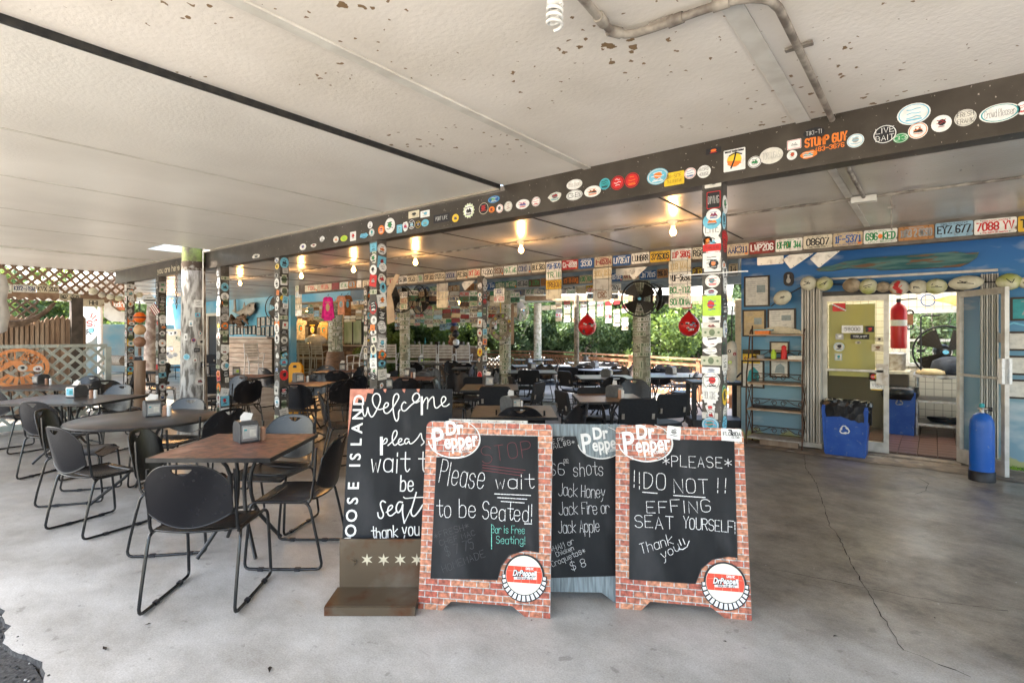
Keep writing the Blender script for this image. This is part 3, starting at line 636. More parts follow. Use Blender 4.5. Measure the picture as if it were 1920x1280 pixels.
for px, py in ((1335, 623), (1333, 676)):
    q = onY(px, py, YB - POSTW / 2 - .007); b_ = MB(); b_.prism(rrect(.135, .06, .002, n=1), -.003, 0, P('bill')); bill(b_, .13, .056, z=.0006); b_.obj("dollar_bill", big, frame(q, (1, 0, 0), (0, 0, 1)))
xc = onY(1340, 640, YB).x
for i, (z, h, base, ring) in enumerate([(2.42, .10, 'lime', None), (2.3, .12, 'sky', 'white'), (2.14, .1, 'red', 'ink'), (2.0, .07, 'white', None), (1.88, .13, 'white', 'ink'), (1.72, .12, 'sky', 'lime'), (1.58, .12, 'white', 'sky'), (1.44, .11, 'ink', 'green'), (1.3, .1, 'white', None), (1.16, .1, 'green', 'white'), (1.03, .1, 'offwhite', None), (.9, .14, 'grey', None), (.74, .12, 'blue', 'white'), (.62, .1, 'orange', 'red'), (.48, .1, 'teal', None)]):
    sticker(big, frame((xc + POSTW / 2 + .0008, YB + (-.012 if i % 2 else .012), z), (0, 1, 0), (0, 0, 1)), .085, h, 'o' if ring else 'x', base, ring, None, 'ink', 500 + i)
# thin bar stuck through the post at head height
m = MB(); q = onY(1340, 512, YB - .09); m.box((xc + .02, YB - .075, q.z), (.42, .02, .006), P('white')); m.obj("white_slat", big)
post(709, YB, "front post just left of the welcome board, with dollar bills near its foot", ZB, .8, 21)
post(528, YB, "front post with the big yellow stickers, beside the yellow wet-floor sign", ZB, .8, 22)
post(418, YB, "front post directly right of the thick weathered pole", ZB, .82, 23)
post(302, YB, "front post left of the thick weathered pole, under the beam lettering", ZB, .8, 24)
post(243, YB, "stickered post at the left with orange buoys beside it", ZB, .7, 25)
# row under the plate beam
post(904, YP, "slim stickered post left of the life ring", ZB, .95, 31, wd=.12)
post(690, YP, "slim stickered post behind the second front post", ZB, .9, 32, wd=.12)
# ---- thick weathered pole passing through the roof
pc = gp(363, 815); PR = .165
M_POLE = mat("weathered_pole", (.50, .49, .47), .85, c2=(.13, .12, .11), scale=13, stretch=(1.4, 1.4, .4), bump=.8, thr=(.42, .62), c3=(.34, .32, .29), s3=2.5)
M_MOSS = mat("mossy_wood", (.16, .2, .05), .9, c2=(.06, .05, .03), scale=6, bump=.5)
m = MB(); prof = [(PR * 1.35, 0), (PR * 1.2, .25), (PR * 1.12, .6), (PR * 1.05, 1.2), (PR, 2.0), (PR * .95, 2.58)]
m.lathe(prof, M_POLE, 22); m.lathe([(PR * .955, 2.42), (PR * .96, 2.64)], mat('burnt_wood', (.06, .04, .025), .9, c2=(.3, .28, .24), scale=9, thr=(.5, .6)), 22); m.lathe([(PR * .96, 2.64), (PR * .93, 2.9)], M_MOSS, 22)
m.lathe([(PR * .6, 2.9), (PR * .5, 3.0)], M_MOSS, 12)
pole = m.obj("weathered_pole", label="thick weathered grey round pole rising through a hole in the roof", cat="pole"); pole.location = pc
dirc = (Vector((0, 0, 0)) - pc); a_c = math.atan2(dirc.y, dirc.x)
for i, (da, z, w, h, base, ring, tx) in enumerate([(.35, 2.0, .16, .11, 'white', None, None), (.3, 1.83, .09, .06, 'sky', None, None), (.5, 1.55, .07, .07, 'white', 'red', None), (.0, 1.45, .08, .06, 'maroon', 'white', None), (.6, 1.42, .15, .09, 'offwhite', None, None), (.25, 1.3, .1, .06, 'ink', None, 'BIMINI'), (-.5, 1.2, .12, .09, 'sky', 'white', None), (.7, 1.08, .1, .08, 'ink', None, None), (-.1, .98, .08, .1, 'grey', None, None), (.45, .83, .18, .12, 'white', 'offwhite', None), (-.2, 1.7, .07, .09, 'white', None, None), (-.6, 1.5, .06, .1, 'white', None, None), (.1, 1.15, .06, .06, 'offwhite', None, None)]):
    a = a_c + da; n_ = Vector((math.cos(a), math.sin(a), 0)); R_ = PR * (1.06 if z > 1.2 else 1.13) + .002
    sticker(pole, frame(n_ * R_ + Vector((0, 0, z)), Vector((0, 0, 1)).cross(n_), (0, 0, 1)), w * .8, h, 'o' if ring else 'r', base, ring, tx, 'ink' if base != 'ink' else 'white', 700 + i)
# ---- flanking things: chain in front of the beam
def chain(px, py0, py1, Y, name, label):
    a, b_ = onY(px, py0, Y), onY(px, py1, Y); n = int((a.z - b_.z) / .045); m = MB()
    for i in range(n):
        z = a.z - i * .045; k = []
        for j in range(8):
            t = j * math.pi / 4; u = math.cos(t) * .013; v = math.sin(t) * .028
            k.append((a.x + (u if i % 2 else 0), a.y + (0 if i % 2 else u), z + v))
        m.tube(k, .0045, M_RUST, 5, closed=True)
    return m.obj(name, label=label, cat="chain")
chain(331, 494, 585, YB - .3, "rusty_chain", "rusty chain hanging down beside the thick weathered pole")
m = MB(); q = onY(381, 470, YB - .2); m.tube([q, q + Vector((0, 0, -1.2)), q + Vector((.01, 0, -2.3))], .006, P('offwhite'), 6); m.obj("pale_cord", label="thin pale cord hanging right of the thick weathered pole", cat="cord")
# ================================================================ LICENCE PLATES
PB = dict(white=(.72, .70, .64), cream=(.62, .56, .42), tan=(.48, .38, .24), yellow=(.62, .38, .03), orange=(.36, .17, .06), blue=(.02, .09, .25), red=(.38, .02, .025), maroon=(.2, .02, .02), green=(.05, .2, .1), grey=(.38, .37, .34), brown=(.12, .06, .03), sky=(.25, .4, .5), peach=(.52, .42, .29))
def PM(k): return mat("plate_" + k, PB[k], .38, .15, c2=tuple(v * .72 for v in PB[k]), scale=11, thr=(.5, .68), c3=(.2, .11, .06), s3=9, t3=(.64, .70))
_pc = {}
def plate(parent, M4, base, txt, tc, top=None, w=.302, h=.15, extra=None, name="licence_plate", bottom=None):
    key = (base, w, h)
    if key not in _pc:
        m = MB(); m.prism(rrect(w, h, .014, n=2), -.0015, 0, PM(base)); rim = rrect(w - .008, h - .008, .012, n=2)
        m.tube([(a, b, .0005) for a, b in rim], .0018, PM(base), 4, closed=True)
        for sx in (-1, 1):
            for sy in (-1, 1):
                q = circ(.005, 6, sx * w * .34, sy * h * .41); m.add([(a, b, .0008) for a, b in q], [tuple(range(6))], P('ink'))
        _pc[key] = m.mesh(name)
    o = bpy.data.objects.new(name, _pc[key]); link(o, parent, M4)
    m = MB(); ok = False
    if txt:
        ok = True; wd_ = min(w * .86, len(txt) * h * .30); 
        for s_ in text_strokes(txt, -wd_ / 2, -h * .24, wd_ / 2, h * .5, sp=1.5): m.ribbon(s_, h * .092, P(tc), .0016)
    if top:
        ok = True; wd_ = min(w * .6, len(top) * .016)
        for s_ in text_strokes(top, -wd_ / 2, h * .33, wd_ / 2, h * .1): m.ribbon(s_, .0028, P(tc), .0016)
    elif txt and extra != 'plain': ok = True; m.ribbon([(-w * .2, h * .38), (w * .2, h * .38)], .008, P(tc), .0014)
    if bottom: ok = True; [m.ribbon(s_, .003, P(tc), .0016) for s_ in text_strokes(bottom, -w * .3, -h * .44, w * .3, h * .1)]
    if extra in ('orange', 'florida'):
        q = circ(.022, 10, ry=.026); m.add([(a, b, .0012) for a, b in q], [tuple(range(10))], P('orange'))
    if extra == 'tag': m.add([(w * .34, -h * .42, .001), (w * .46, -h * .42, .001), (w * .46, -h * .2, .001), (w * .34, -h * .2, .001)], [(0, 1, 2, 3)], P('orange'))
    if ok: m.obj("lettering", o)
    return o
zt, zb_ = 2.70, 2.53
m = MB(); m.b2((onY(560, 600, YP).x, YP, zb_ - .03), (XR, YP + .09, Z2), mat("plate_beam_wood", (.09, .075, .06), .7, c2=(.16, .14, .12), scale=6)); 
pbeam = m.obj("plate_beam", label="long dark roof beam covered end to end with old licence plates", cat="beam")
ROW1 = [(572, 596, 'cream', 'T 3081', 'red'), (596, 622, 'peach', 'PX 109', 'red'), (622, 636, 'maroon', '', 'white'), (637, 653, 'white', '82 HU', 'green'), (653, 668, 'orange', '61 5', 'sky'), (669, 678, 'white', '', 'red'), (680, 696, 'cream', '41 7', 'brown'), (697, 713, 'tan', '9C 7', 'brown'), (713, 726, 'cream', 'W', 'blue'),
 (726, 738, 'peach', 'W', 'ink'), (731, 747, 'cream', 'E 56065', 'red'), (748, 764, 'white', 'SAZ BRW', 'ink'), (764, 783, 'cream', '5XAON', 'ink'), (783, 794, 'grey', 'TH', 'green'), (795, 814, 'peach', 'CSP 103', 'ink'), (814, 834, 'cream', 'STUTES', 'ink'), (835, 856, 'grey', '300UIL', 'navy'), (857, 877, 'cream', 'PEC 569', 'ink'),
 (878, 901, 'cream', 'IXT GIG', 'red'), (903, 925, 'white', '74200', 'ink'), (926, 944, 'grey', '3530', 'brown'), (945, 970, 'white', 'HAT AK', 'green'), (971, 996, 'grey', 'COMO 1', 'navy'), (997, 1023, 'cream', 'BLK 583', 'ink'), (1024, 1053, 'white', 'PSH-9670', 'blue'), (1054, 1084, 'red', 'CA-48289', 'white'),
 (1085, 1114, 'blue', '3530', 'white'), (1115, 1148, 'peach', '1-405204', 'maroon'), (1149, 1183, 'blue', 'LIV2EAT', 'white'), (1184, 1218, 'white', 'LUMBRR', 'ink'), (1219, 1257, 'yellow', '3726305', 'ink'), (1258, 1297, 'white', '11P 5805', 'red'), (1298, 1322, 'cream', 'RGG', 'ink'), (1363, 1404, 'peach', 'AAK311', 'navy'),
 (1405, 1453, 'maroon', 'LWP206', 'white'), (1454, 1505, 'white', 'EX-POW  344', 'green'), (1506, 1561, 'cream', '08607', 'ink'), (1562, 1618, 'tan', '1F-5371', 'blue'), (1619, 1683, 'white', 'G96  KED', 'green'), (1684, 1752, 'orange', '11R3 2 8690', 'grey'), (1753, 1825, 'sky', 'EYZ 677', 'ink'), (1826, 1907, 'white', '7088 YV', 'red'), (1908, 1995, 'yellow', 'TRK 91', 'ink')]
TOPS = {'3530': 'CONNECTICUT', '3726305': 'OHIO', '11P 5805': 'Alabama', 'G96  KED': 'FLORIDA', 'EX-POW  344': 'FLORIDA', '08607': 'FLORIDA', '7088 YV': 'Massachusetts', 'LWP206': 'MICHIGAN', 'AAK311': 'CALIFORNIA', '1F-5371': 'HAWAII', 'LUMBRR': 'CANADA', 'EYZ 677': 'SOUTH DAKOTA'}
BOT = {'G96  KED': 'PALM BEACH', '1F-5371': 'ALOHA STATE', '08607': 'COMBAT WOUNDED VETERAN', '7088 YV': 'The Spirit of America'}
def place_row(rows, parent, Y, z, hh=.15, jit=.006, seed=1, tops={}, bots={}):
    r = random.Random(seed)
    for x0, x1, base, tx, tc in rows:
        a, c = onY(x0, 640, Y).x, onY(x1, 640, Y).x; rz = r.uniform(-.015, .015)
        M4 = frame(((a + c) / 2, Y - r.uniform(.002, .006), z + r.uniform(-jit, jit)), (1, 0, rz), (0, 0, 1))
        plate(parent, M4, base, tx, tc, tops.get(tx), w=max(.08, c - a - .004), h=hh, extra='orange' if 'KED' in tx or '344' in tx else ('tag' if r.random() < .3 else None), bottom=bots.get(tx))
place_row(ROW1, pbeam, YP - .003, 2.608, tops=TOPS, bots=BOT)
# half-hidden pale plates that dangle from the underside
for px, py, a in ((1440, 487, 0), (1493, 484, .6), (1545, 480, .7), (1166, 503, .0), (1190, 505, .7), (870, 530, .6)):
    q = onY(px, py, YP - .01); q.z = 2.475; q.y = YP + .1; plate(pbeam, frame(q, (math.cos(a), 0, math.sin(a)), (-math.sin(a), 0, math.cos(a))), 'white', '', 'grey', extra='plain')
# second and third plate-covered rafters
M_RAFT = mat("blue_grey_rafter", (.14, .19, .23), .6, c2=(.24, .27, .28), scale=5)
Y2, Y3 = 8.75, 9.9
m = MB(); m.b2((onY(560, 600, Y2).x, Y2, 2.46), (onY(1392, 640, Y2).x - .06, Y2 + .09, Z2 + .01), M_RAFT); m.b2((onY(560, 600, Y2).x, Y2 - .09, 2.44), (onY(1392, 640, Y2).x - .06, Y2 - .005, 2.465), M_RAFT)
raf2 = m.obj("plate_rafter", label="second blue-grey rafter carrying rusty plates, behind the front plate beam", cat="rafter", group="plate covered rafters")
m = MB(); m.b2((onY(640, 600, Y3).x, Y3, 2.42), (-2.5, Y3 + .09, Z2 + .01), M_RAFT)
raf3 = m.obj("plate_rafter", label="third rafter farthest back, with small weathered plates", cat="rafter", group="plate covered rafters")
r = random.Random(5); CH = "ABCDEHJKLMNPRSTUXYZ"; NN = "0123456789"
def rtxt(r): 
    return r.choice([lambda: ''.join(r.choice(CH) for _ in range(3)) + ' ' + ''.join(r.choice(NN) for _ in range(3)), lambda: ''.join(r.choice(NN) for _ in range(2)) + '-' + ''.join(r.choice(NN) for _ in range(4))])()
POOL = [t[3] for t in ROW1 if len(t[3]) > 4]
def fill(x0, x1, step, dark, seed):
    r = random.Random(seed); out = []; x = x0
    while x < x1:
        base = r.choice(['brown', 'orange', 'green', 'tan', 'grey', 'green', 'maroon', 'cream', 'blue'] if dark else ['grey', 'white', 'cream', 'sky', 'tan', 'white', 'red', 'yellow', 'peach'])
        out.append((x, x + step, base, r.choice(POOL), 'cream' if base in ('brown', 'maroon', 'blue', 'green', 'orange') else r.choice(['ink', 'green', 'blue', 'red'])))
        x += step + r.choice([0.4, .4, .4, 3])
    return out
place_row(fill(726, 850, 17, 1, 3) + [(853, 862, 'tan', '', 'ink'), (870, 890, 'orange', '4771 16', 'brown'), (891, 900, 'tan', 'KEN', 'brown'), (913, 928, 'blue', 'F 744', 'white'), (929, 947, 'green', 'OZW6315', 'cream'), (948, 969, 'green', 'BG 4407', 'cream'), (970, 990, 'grey', 'KEL 643', 'ink'), (991, 1013, 'brown', 'B 1351', 'green'), (1014, 1028, 'orange', '692', 'brown'), (1055, 1086, 'brown', '15 8480', 'orange'), (1087, 1111, 'tan', 'EDD 769', 'green'),
  (1147, 1167, 'blue', '05 OKE', 'white'), (1168, 1198, 'peach', 'AA 858K', 'maroon'), (1200, 1231, 'blue', 'JM 7015', 'white'), (1232, 1253, 'orange', '996 07', 'ink'), (1298, 1318, 'brown', 'P 15', 'yellow'), (1366, 1384, 'tan', '14', 'ink')], raf2, Y2 - .005, 2.555, seed=4)
place_row(fill(640, 965, 16, 0, 9) + [(966, 982, 'grey', '', 'ink'), (984, 1010, 'white', '7D 1991', 'green'), (1012, 1030, 'sky', '883107', 'navy'), (1056, 1074, 'white', 'BOMERY', 'ink'), (1078, 1098, 'cream', '', 'ink'), (1099, 1112, 'yellow', 'MW', 'ink'), (1114, 1130, 'tan', 'EU 88K', 'ink'), (1132, 1165, 'white', 'AU 2WY', 'ink')], raf3, Y3 - .005, 2.49, seed=5, jit=.015)
# vertical strings of plates wired together
def string(px0, px1, py0, items, Y, label, group="strings of licence plates hanging from the beams"):
    a, c = onY(px0, py0, Y), onY(px1, py0, Y); w = c.x - a.x; h = w * .5; x = (a.x + c.x) / 2; z = a.z
    root = empty("plate_string", (x, Y, z), label=label, cat="plate string", group=group)
    for i, (base, tx, tc) in enumerate(items):
        plate(root, frame((0, -.003, -h / 2 - i * (h + .006)), (1, 0, .01 * (-1) ** i), (0, 0, 1)), base, tx, tc, w=w, h=h, top={'VUF-5694': 'VIRGINIA', 'SONOMA': 'COLORADO', 'BCL-Y12': 'COLORADO'}.get(tx))
    m = MB(); L = len(items) * (h + .006)
    for s in (-1, 1): m.tube([(s * w * .34, -.007, 0.12), (s * w * .34, -.007, -L + h * .4)], .0018, P('ink'), 4)
    m.obj("wire", root); return root
string(1254, 1296, 490, [('cream', '118 WAL', 'tan'), ('white', 'VUF-5694', 'ink'), ('white', 'BCL-Y12', 'green'), ('white', 'SONOMA', 'green')], 6.95, "string of four plates, SONOMA lowest, left of the big post")
string(1112, 1147, 504, [('cream', '9007 050', 'tan'), ('grey', '', 'ink'), ('grey', 'CRC', 'brown')], 7.0, "string of three bare metal plates left of the black fan")
string(1024, 1053, 508, [('white', 'TR III', 'green'), ('yellow', 'TREKIN', 'brown'), ('cream', '', 'ink')], 6.98, "string of plates beginning under the white PSH-9670 plate")
string(819, 840, 532, [('grey', '', 'red'), ('cream', 'U 7 1', 'grey'), ('cream', '', 'grey')], 7.0, "pale string of cardboard-coloured plates left of centre")
string(926, 946, 541, [('white', 'JOSE', 'navy'), ('white', '07 4123', 'red')], 7.0, "short string of plates with a red topped one, above the life ring")
string(554, 566, 536, [('cream', '3 41', 'green'), ('white', 'B 12', 'sky'), ('tan', '', 'ink'), ('cream', 'L 9', 'ink'), ('white', '', 'blue')], 7.2, "narrow string of small plates right of the yellow stickered post")
string(750, 764, 548, [('white', 'K5 0701', 'ink'), ('tan', '10 A', 'maroon'), ('cream', 'GO 2', 'green')], 7.3, "string of plates in front of the left pedestal fans")
# ================================================================ DOLLAR PILLARS
M_BILLS = bpy.data.materials.new("layered_bills"); M_BILLS.use_nodes = True
def bills_mat():
    m = M_BILLS; n = m.node_tree.nodes; l = m.node_tree.links; p = n["Principled BSDF"]; tc = n.new("ShaderNodeTexCoord")
    v = n.new("ShaderNodeTexVoronoi"); v.distance = 'CHEBYCHEV'; mp = n.new("ShaderNodeMapping"); mp.inputs["Scale"].default_value = (9, 9, 17); l.new(tc.outputs["Object"], mp.inputs[0]); l.new(mp.outputs[0], v.inputs[0]); v.inputs["Scale"].default_value = 1
    r = n.new("ShaderNodeValToRGB"); e = r.color_ramp.elements; e[0].color = (.10, .10, .07, 1); e[1].color = (.36, .36, .28, 1); k = e.new(.5); k.color = (.26, .26, .18, 1); k = e.new(.8); k.color = (.4, .37, .3, 1)
    l.new(v.outputs["Color"], r.inputs[0]); l.new(r.outputs[0], p.inputs["Base Color"]); p.inputs["Roughness"].default_value = .8
bills_mat()
def pillar(px, t, rad, z0, z1, label, name="dollar_pillar", nb=110, seed=1, body=None, cyl=True):
    base = at(px, t); root = empty(name, base, label=label, cat="pillar"); r = random.Random(seed)
    m = MB(); m.lathe([(rad * 1.05, 0), (rad, 1.2), (rad, z1)], body or M_BILLS, 18); m.obj("column", root)
    if nb:
        a0 = math.atan2(-base.y, -base.x); me = {}
        for q in range(3):
            mb = MB(); w, h = (.145, .062) if q else (.062, .14); nseg = 5; vs = []
            for i in range(nseg + 1):
                a = (i / nseg - .5) * w / rad
                for zz in (-h / 2, h / 2): vs.append(((rad + .004) * math.cos(a), (rad + .004) * math.sin(a), zz))
            mb.add(vs, [(2 * i, 2 * i + 2, 2 * i + 3, 2 * i + 1) for i in range(nseg)], P(['bill', 'offwhite', 'bill'][q]))
            def patch(aw, hh, ac, mm):
                vs = []
                for i in range(3):
                    a = ac + (i / 2 - .5) * aw / rad
                    for zz in (-hh / 2, hh / 2): vs.append(((rad + .006) * math.cos(a), (rad + .006) * math.sin(a), zz))
                mb.add(vs, [(0, 2, 3, 1), (2, 4, 5, 3)], mm)
            patch(w * .25, h * .7, 0, P('billink'))
            if q: patch(w * .1, h * .4, .34 * w / rad, P('billink')); patch(w * .1, h * .4, -.34 * w / rad, P('billink'))
            me[q] = mb.mesh("dollar_bill")
        k = 0; z = z0 + .03
        while z < z1 - .05 and k < nb:
            for j in range(-2, 3):
                if r.random() < .72:
                    M4 = Matrix.Rotation(a0 + j * .16 / rad * .9 + r.uniform(-.1, .1), 4, 'Z') @ Matrix.Translation((0, 0, z + r.uniform(-.01, .01))) @ Matrix.Rotation(r.uniform(-.06, .06), 4, 'X') @ Matrix.Scale(1 + r.uniform(0, .02), 4)
                    link(bpy.data.objects.new("dollar_bill", me[r.choice((0, 1, 1, 2, 2))]), root, M4); k += 1
            z += .085
    return root, base
pa, pab = pillar(1203, 9.3, .145, .4, 2.45, "thick round pillar plastered with dollar bills behind the black fan", nb=118, seed=2)
pillar(947, 11.2, .115, .3, 2.5, "round pillar covered in dollar bills with the life ring hung on it", nb=110, seed=3)
pillar(759, 12.0, .11, .3, 2.55, "round bill-covered pillar left of centre between the dark fans", nb=90, seed=4)
pillar(629, 13.5, .17, .9, 2.3, "fat bar pillar wrapped in bright stickers above a dark wooden drum", nb=60, seed=5)
pillar(1008, 17.0, .12, .3, 2.5, "white bill-covered pillar out on the sunny deck", nb=40, seed=6, body=mat("pale_bills", (.55, .52, .46), .8, c2=(.3, .28, .2), scale=14))  # paler bill paper than on the other pillars
pillar(1081, 12.5, .058, .3, 2.45, "thin mottled pole left of the red buoy", nb=0, seed=7, body=mat("mottled_pole", (.3, .25, .18), .8, c2=(.12, .09, .06), scale=14, bump=.4))
# wooden drum around the bar pillar
m = MB(); m.lathe([(.21, 0), (.24, .45), (.24, .85), (.2, 1.1)], mat("drum_wood", (.10, .055, .03), .6, c2=(.2, .11, .06), scale=7, stretch=(1, 1, 6)), 18)
o = m.obj("wooden_drum", label="dark wooden drum around the foot of the fat bar pillar", cat="drum"); o.location = at(629, 13.5)
# ================================================================ HANGING PLATES AND NOTES OVER THE BAR AND AT THE FAR EAVE
def curtain(pxs, top, bot, tf, step, rows, label, seed, cols):
    r = random.Random(seed); x = pxs[0]
    root = empty("plate_curtain", at(pxs[0], tf(pxs[0])), label=label, cat="plate curtain", group="curtains of hanging plates and notes"); inv = Matrix.Translation(-root.location)
    while x < pxs[1]:
        t = tf(x); y = top(x) + r.uniform(-2, 2)
        wm = step * t / FPX * .94
        right = (at(x + step, tf(x + step)) - at(x, t)).normalized()
        while y < bot(x) + r.uniform(-8, 6):
            hpx = wm * .52 * FPX / t; q = onT(x + step / 2, y + hpx / 2, t + r.uniform(-.08, .08)); k = r.random()
            if k < .97:
                base = r.choice(cols); plate(root, inv @ frame(q, right + Vector((0, 0, r.uniform(-.05, .05))), (0, 0, 1)), base, r.choice(POOL) if r.random() < .6 else '', r.choice(['ink', 'navy', 'red', 'green', 'brown']), w=wm, h=wm * .52, extra='plain' if k > .5 else None)
            y += hpx + .6
        x += step
    return root
curtain((727, 960), lambda x: 553, lambda x: 596 + (x - 727) * .02, lambda x: 12.6, 17, 2, "long band of grey plates hanging over the bar left of the life ring", 11, ['grey', 'grey', 'tan', 'white', 'cream', 'sky', 'brown', 'grey', 'maroon'])
curtain((728, 962), lambda x: 546, lambda x: 572, lambda x: 11.6, 19, 2, "band of grey and rusty plates right behind the plate rafters, left half", 21, ["grey", "grey", "tan", "cream", "brown", "grey", "white", "green"])
curtain((880, 962), lambda x: 566, lambda x: 590 + 10 * math.sin(x * .1), lambda x: 12.0, 18, 2, "ragged cluster of plates on both sides of the slim stickered post", 22, ["grey", "tan", "cream", "white", "grey"])
curtain((740, 930), lambda x: 580, lambda x: 612 + 9 * math.sin(x * .07), lambda x: 14.5, 12, 2, "ragged lower band of notes and bills hanging at the back of the bar", 12, ['cream', 'white', 'white', 'tan', 'cream', 'sky', 'grey', 'green'])
curtain((1040, 1176), lambda x: 563, lambda x: 594 + 18 * abs(math.sin(x * .045)), lambda x: 15.2 - (x - 1040) * .012, 15.5, 3, "hanging columns of plates at the far eave left of the black fan", 13, ['white', 'grey', 'cream', 'tan', 'white', 'tan', 'grey', 'maroon', 'cream'])
curtain((1226, 1320), lambda x: 560, lambda x: 566, lambda x: 13.2, 18, 2, "short row of hanging plates at the far eave above the right buoy", 14, ['white', 'grey', 'cream', 'maroon', 'tan'])
curtain((1000, 1180), lambda x: 541, lambda x: 549, lambda x: 11.2, 20, 1, "short single row of small plates in front of the white awning", 23, ["grey", "tan", "white", "sky", "cream"])
curtain((998, 1038), lambda x: 572, lambda x: 580, lambda x: 15.5, 17, 2, "few plates at the far eave right of the grey wall fan", 15, ['white', 'peach', 'cream', 'tan'])
curtain((566, 604), lambda x: 572, lambda x: 600, lambda x: 16, 11, 2, "cluster of notes hanging above the bar shirts", 16, ['cream', 'white', 'tan', 'sky', 'orange'])
curtain((645, 692), lambda x: 580, lambda x: 600, lambda x: 16, 11, 2, "cluster of notes hanging above the drink coolers", 17, ['cream', 'white', 'tan', 'blue', 'grey', 'brown'])
curtain((1362, 1378), lambda x: 560, lambda x: 590, lambda x: 13, 15, 2, "narrow column of plates seen beside the blue wall corner", 18, ['white', 'grey', 'tan'])
# far eave board and translucent awning beyond it
M_AWN = bpy.data.materials.new("translucent_awning"); M_AWN.use_nodes = True
_n = M_AWN.node_tree.nodes; _l = M_AWN.node_tree.links; _p = _n["Principled BSDF"]; _p.inputs["Base Color"].default_value = (.8, .78, .72, 1); _p.inputs["Roughness"].default_value = .7
_tr = _n.new("ShaderNodeBsdfTranslucent"); _tr.inputs[0].default_value = (.85, .8, .7, 1); _mx = _n.new("ShaderNodeMixShader"); _mx.inputs[0].default_value = .6
_l.new(_p.outputs[0], _mx.inputs[1]); _l.new(_tr.outputs[0], _mx.inputs[2]); _l.new(_mx.outputs[0], _n["Material Output"].inputs[0])
a, b_ = onT(985, 556, 15.8), onT(1372, 556, 12.2); a2, b2_ = onT(985, 562, 15.8), onT(1372, 562, 12.2)
m = MB(); m.beam((a + a2) / 2, (b_ + b2_) / 2, .04, .14, mat("eave_board", (.35, .22, .12), .7, c2=(.25, .15, .08), scale=6))
eave = m.obj("eave_board", label="brown far eave board that the back rows of plates hang from", cat="eave board")
m = MB(); off = Vector((-.3, 2.2, .32)); m.add([a, b_, b_ + off * .12 + Vector((0, 0, .25)), a + off * .12 + Vector((0, 0, .25))], [(0, 1, 2, 3)], M_AWN)
m.obj("awning", label="bright white translucent awning strip under the far roof edge", cat="awning")
m = MB(); m.add([(kc_edge[0], YW + .68, 2.66), (kc_edge[1], YW + .68, 2.66), (kc_edge[1], KY - .28, 2.66), (kc_edge[0], KY - .28, 2.66)], [(0, 1, 2, 3)], M_AWN); m.obj("added_diffuser", kc)  # unseen ceiling gap added to brighten the kitchen; this sheet softens the sun
# ================================================================ DECK RAILING WITH LATTICE
M_RAIL = mat("redwood_rail", (.22, .10, .05), .7, c2=(.32, .17, .09), scale=7, bump=.2)
def lattice(parent, A, B, z0, z1, pitch, w, m_, th=.012, name="slat", off=0.0, joined=False, clip=None, up=None):
    A = Vector(A); B = Vector(B); L = (B - A).length; d = (B - A) / L; nrm = Vector((-d.y, d.x, 0)); hh = z1 - z0; mb = MB() if joined else None
    for s in (1, -1):
        k = -int(hh / pitch) - 2
        while k * pitch < L + hh + pitch:
            u0 = k * pitch + off; pts = []
            # line u = u0 + s*v (v in 0..hh) clipped to 0..L
            v0, v1 = 0.0, hh
            if s > 0: lo, hi = -u0, L - u0; v0 = max(0, lo); v1 = min(hh, hi)
            else: lo, hi = u0 - L, u0; v0 = max(0, lo); v1 = min(hh, hi)
            if clip: v0, v1 = clip(u0, s, v0, v1)
            if v1 - v0 > .03:
                p0 = A + d * (u0 + s * v0) + Vector((0, 0, z0 + v0)) + nrm * (s * th / 2); p1 = A + d * (u0 + s * v1) + Vector((0, 0, z0 + v1)) + nrm * (s * th / 2)
                q = mb or MB(); q.beam(p0, p1, th * .95, w, m_, up=nrm.cross((p1 - p0).normalized()))
                if not joined: q.obj(name, parent)
            k += 1
    if joined: o = mb.obj(name, parent, kind="stuff"); return o
def railing(px0, t0, px1, t1, ztop, label, name="deck_railing"):
    A, B = at(px0, t0), at(px1, t1); root = empty(name, A, label=label, cat="railing", group="brown lattice railings round the deck"); B = B - A; A = Vector((0, 0, 0))
    m = MB(); m.beam(A + Vector((0, 0, ztop)), B + Vector((0, 0, ztop)), .14, .04, M_RAIL); m.obj("top_rail", root)
    for z in (ztop - .12, .12): m = MB(); m.beam(A + Vector((0, 0, z)), B + Vector((0, 0, z)), .04, .08, M_RAIL); m.obj("rail", root)
    L = B.length; n = max(1, int(L / 1.8))
    for i in range(n + 1): q = B * (i / n); m = MB(); m.b2((q.x - .045, q.y - .045, 0), (q.x + .045, q.y + .045, ztop - .02), M_RAIL); m.obj("baluster_post", root)
    lattice(root, A + Vector((0, .06, 0)), B + Vector((0, .06, 0)), .16, ztop - .16, .15, .035, M_RAIL, name="lattice", joined=True)
railing(1012, 18.2, 1310, 12.2, .96, "long lattice railing behind the deck tables, centre to right")
railing(1372, 11.2, 1312, 12.2, .96, "short lattice railing seen between the near post and the blue wall")
railing(760, 20.5, 1000, 18.6, .93, "far lattice railing behind the bar stools")
# deck floor beyond slab and side boards
m = MB(); m.add([(-2.42, 8.55, .004), (-2.42, 14, .004), (-4, 14, .004), (-14, 24, .004), (-19, 24, .004), (-9.2, 13.2, .004), (-9, 10.2, .004)], [tuple(range(6, -1, -1))], mat("bright_deck", (.42, .42, .41), .35, c2=(.33, .32, .3), scale=3)); m.obj("deck", kind="structure")
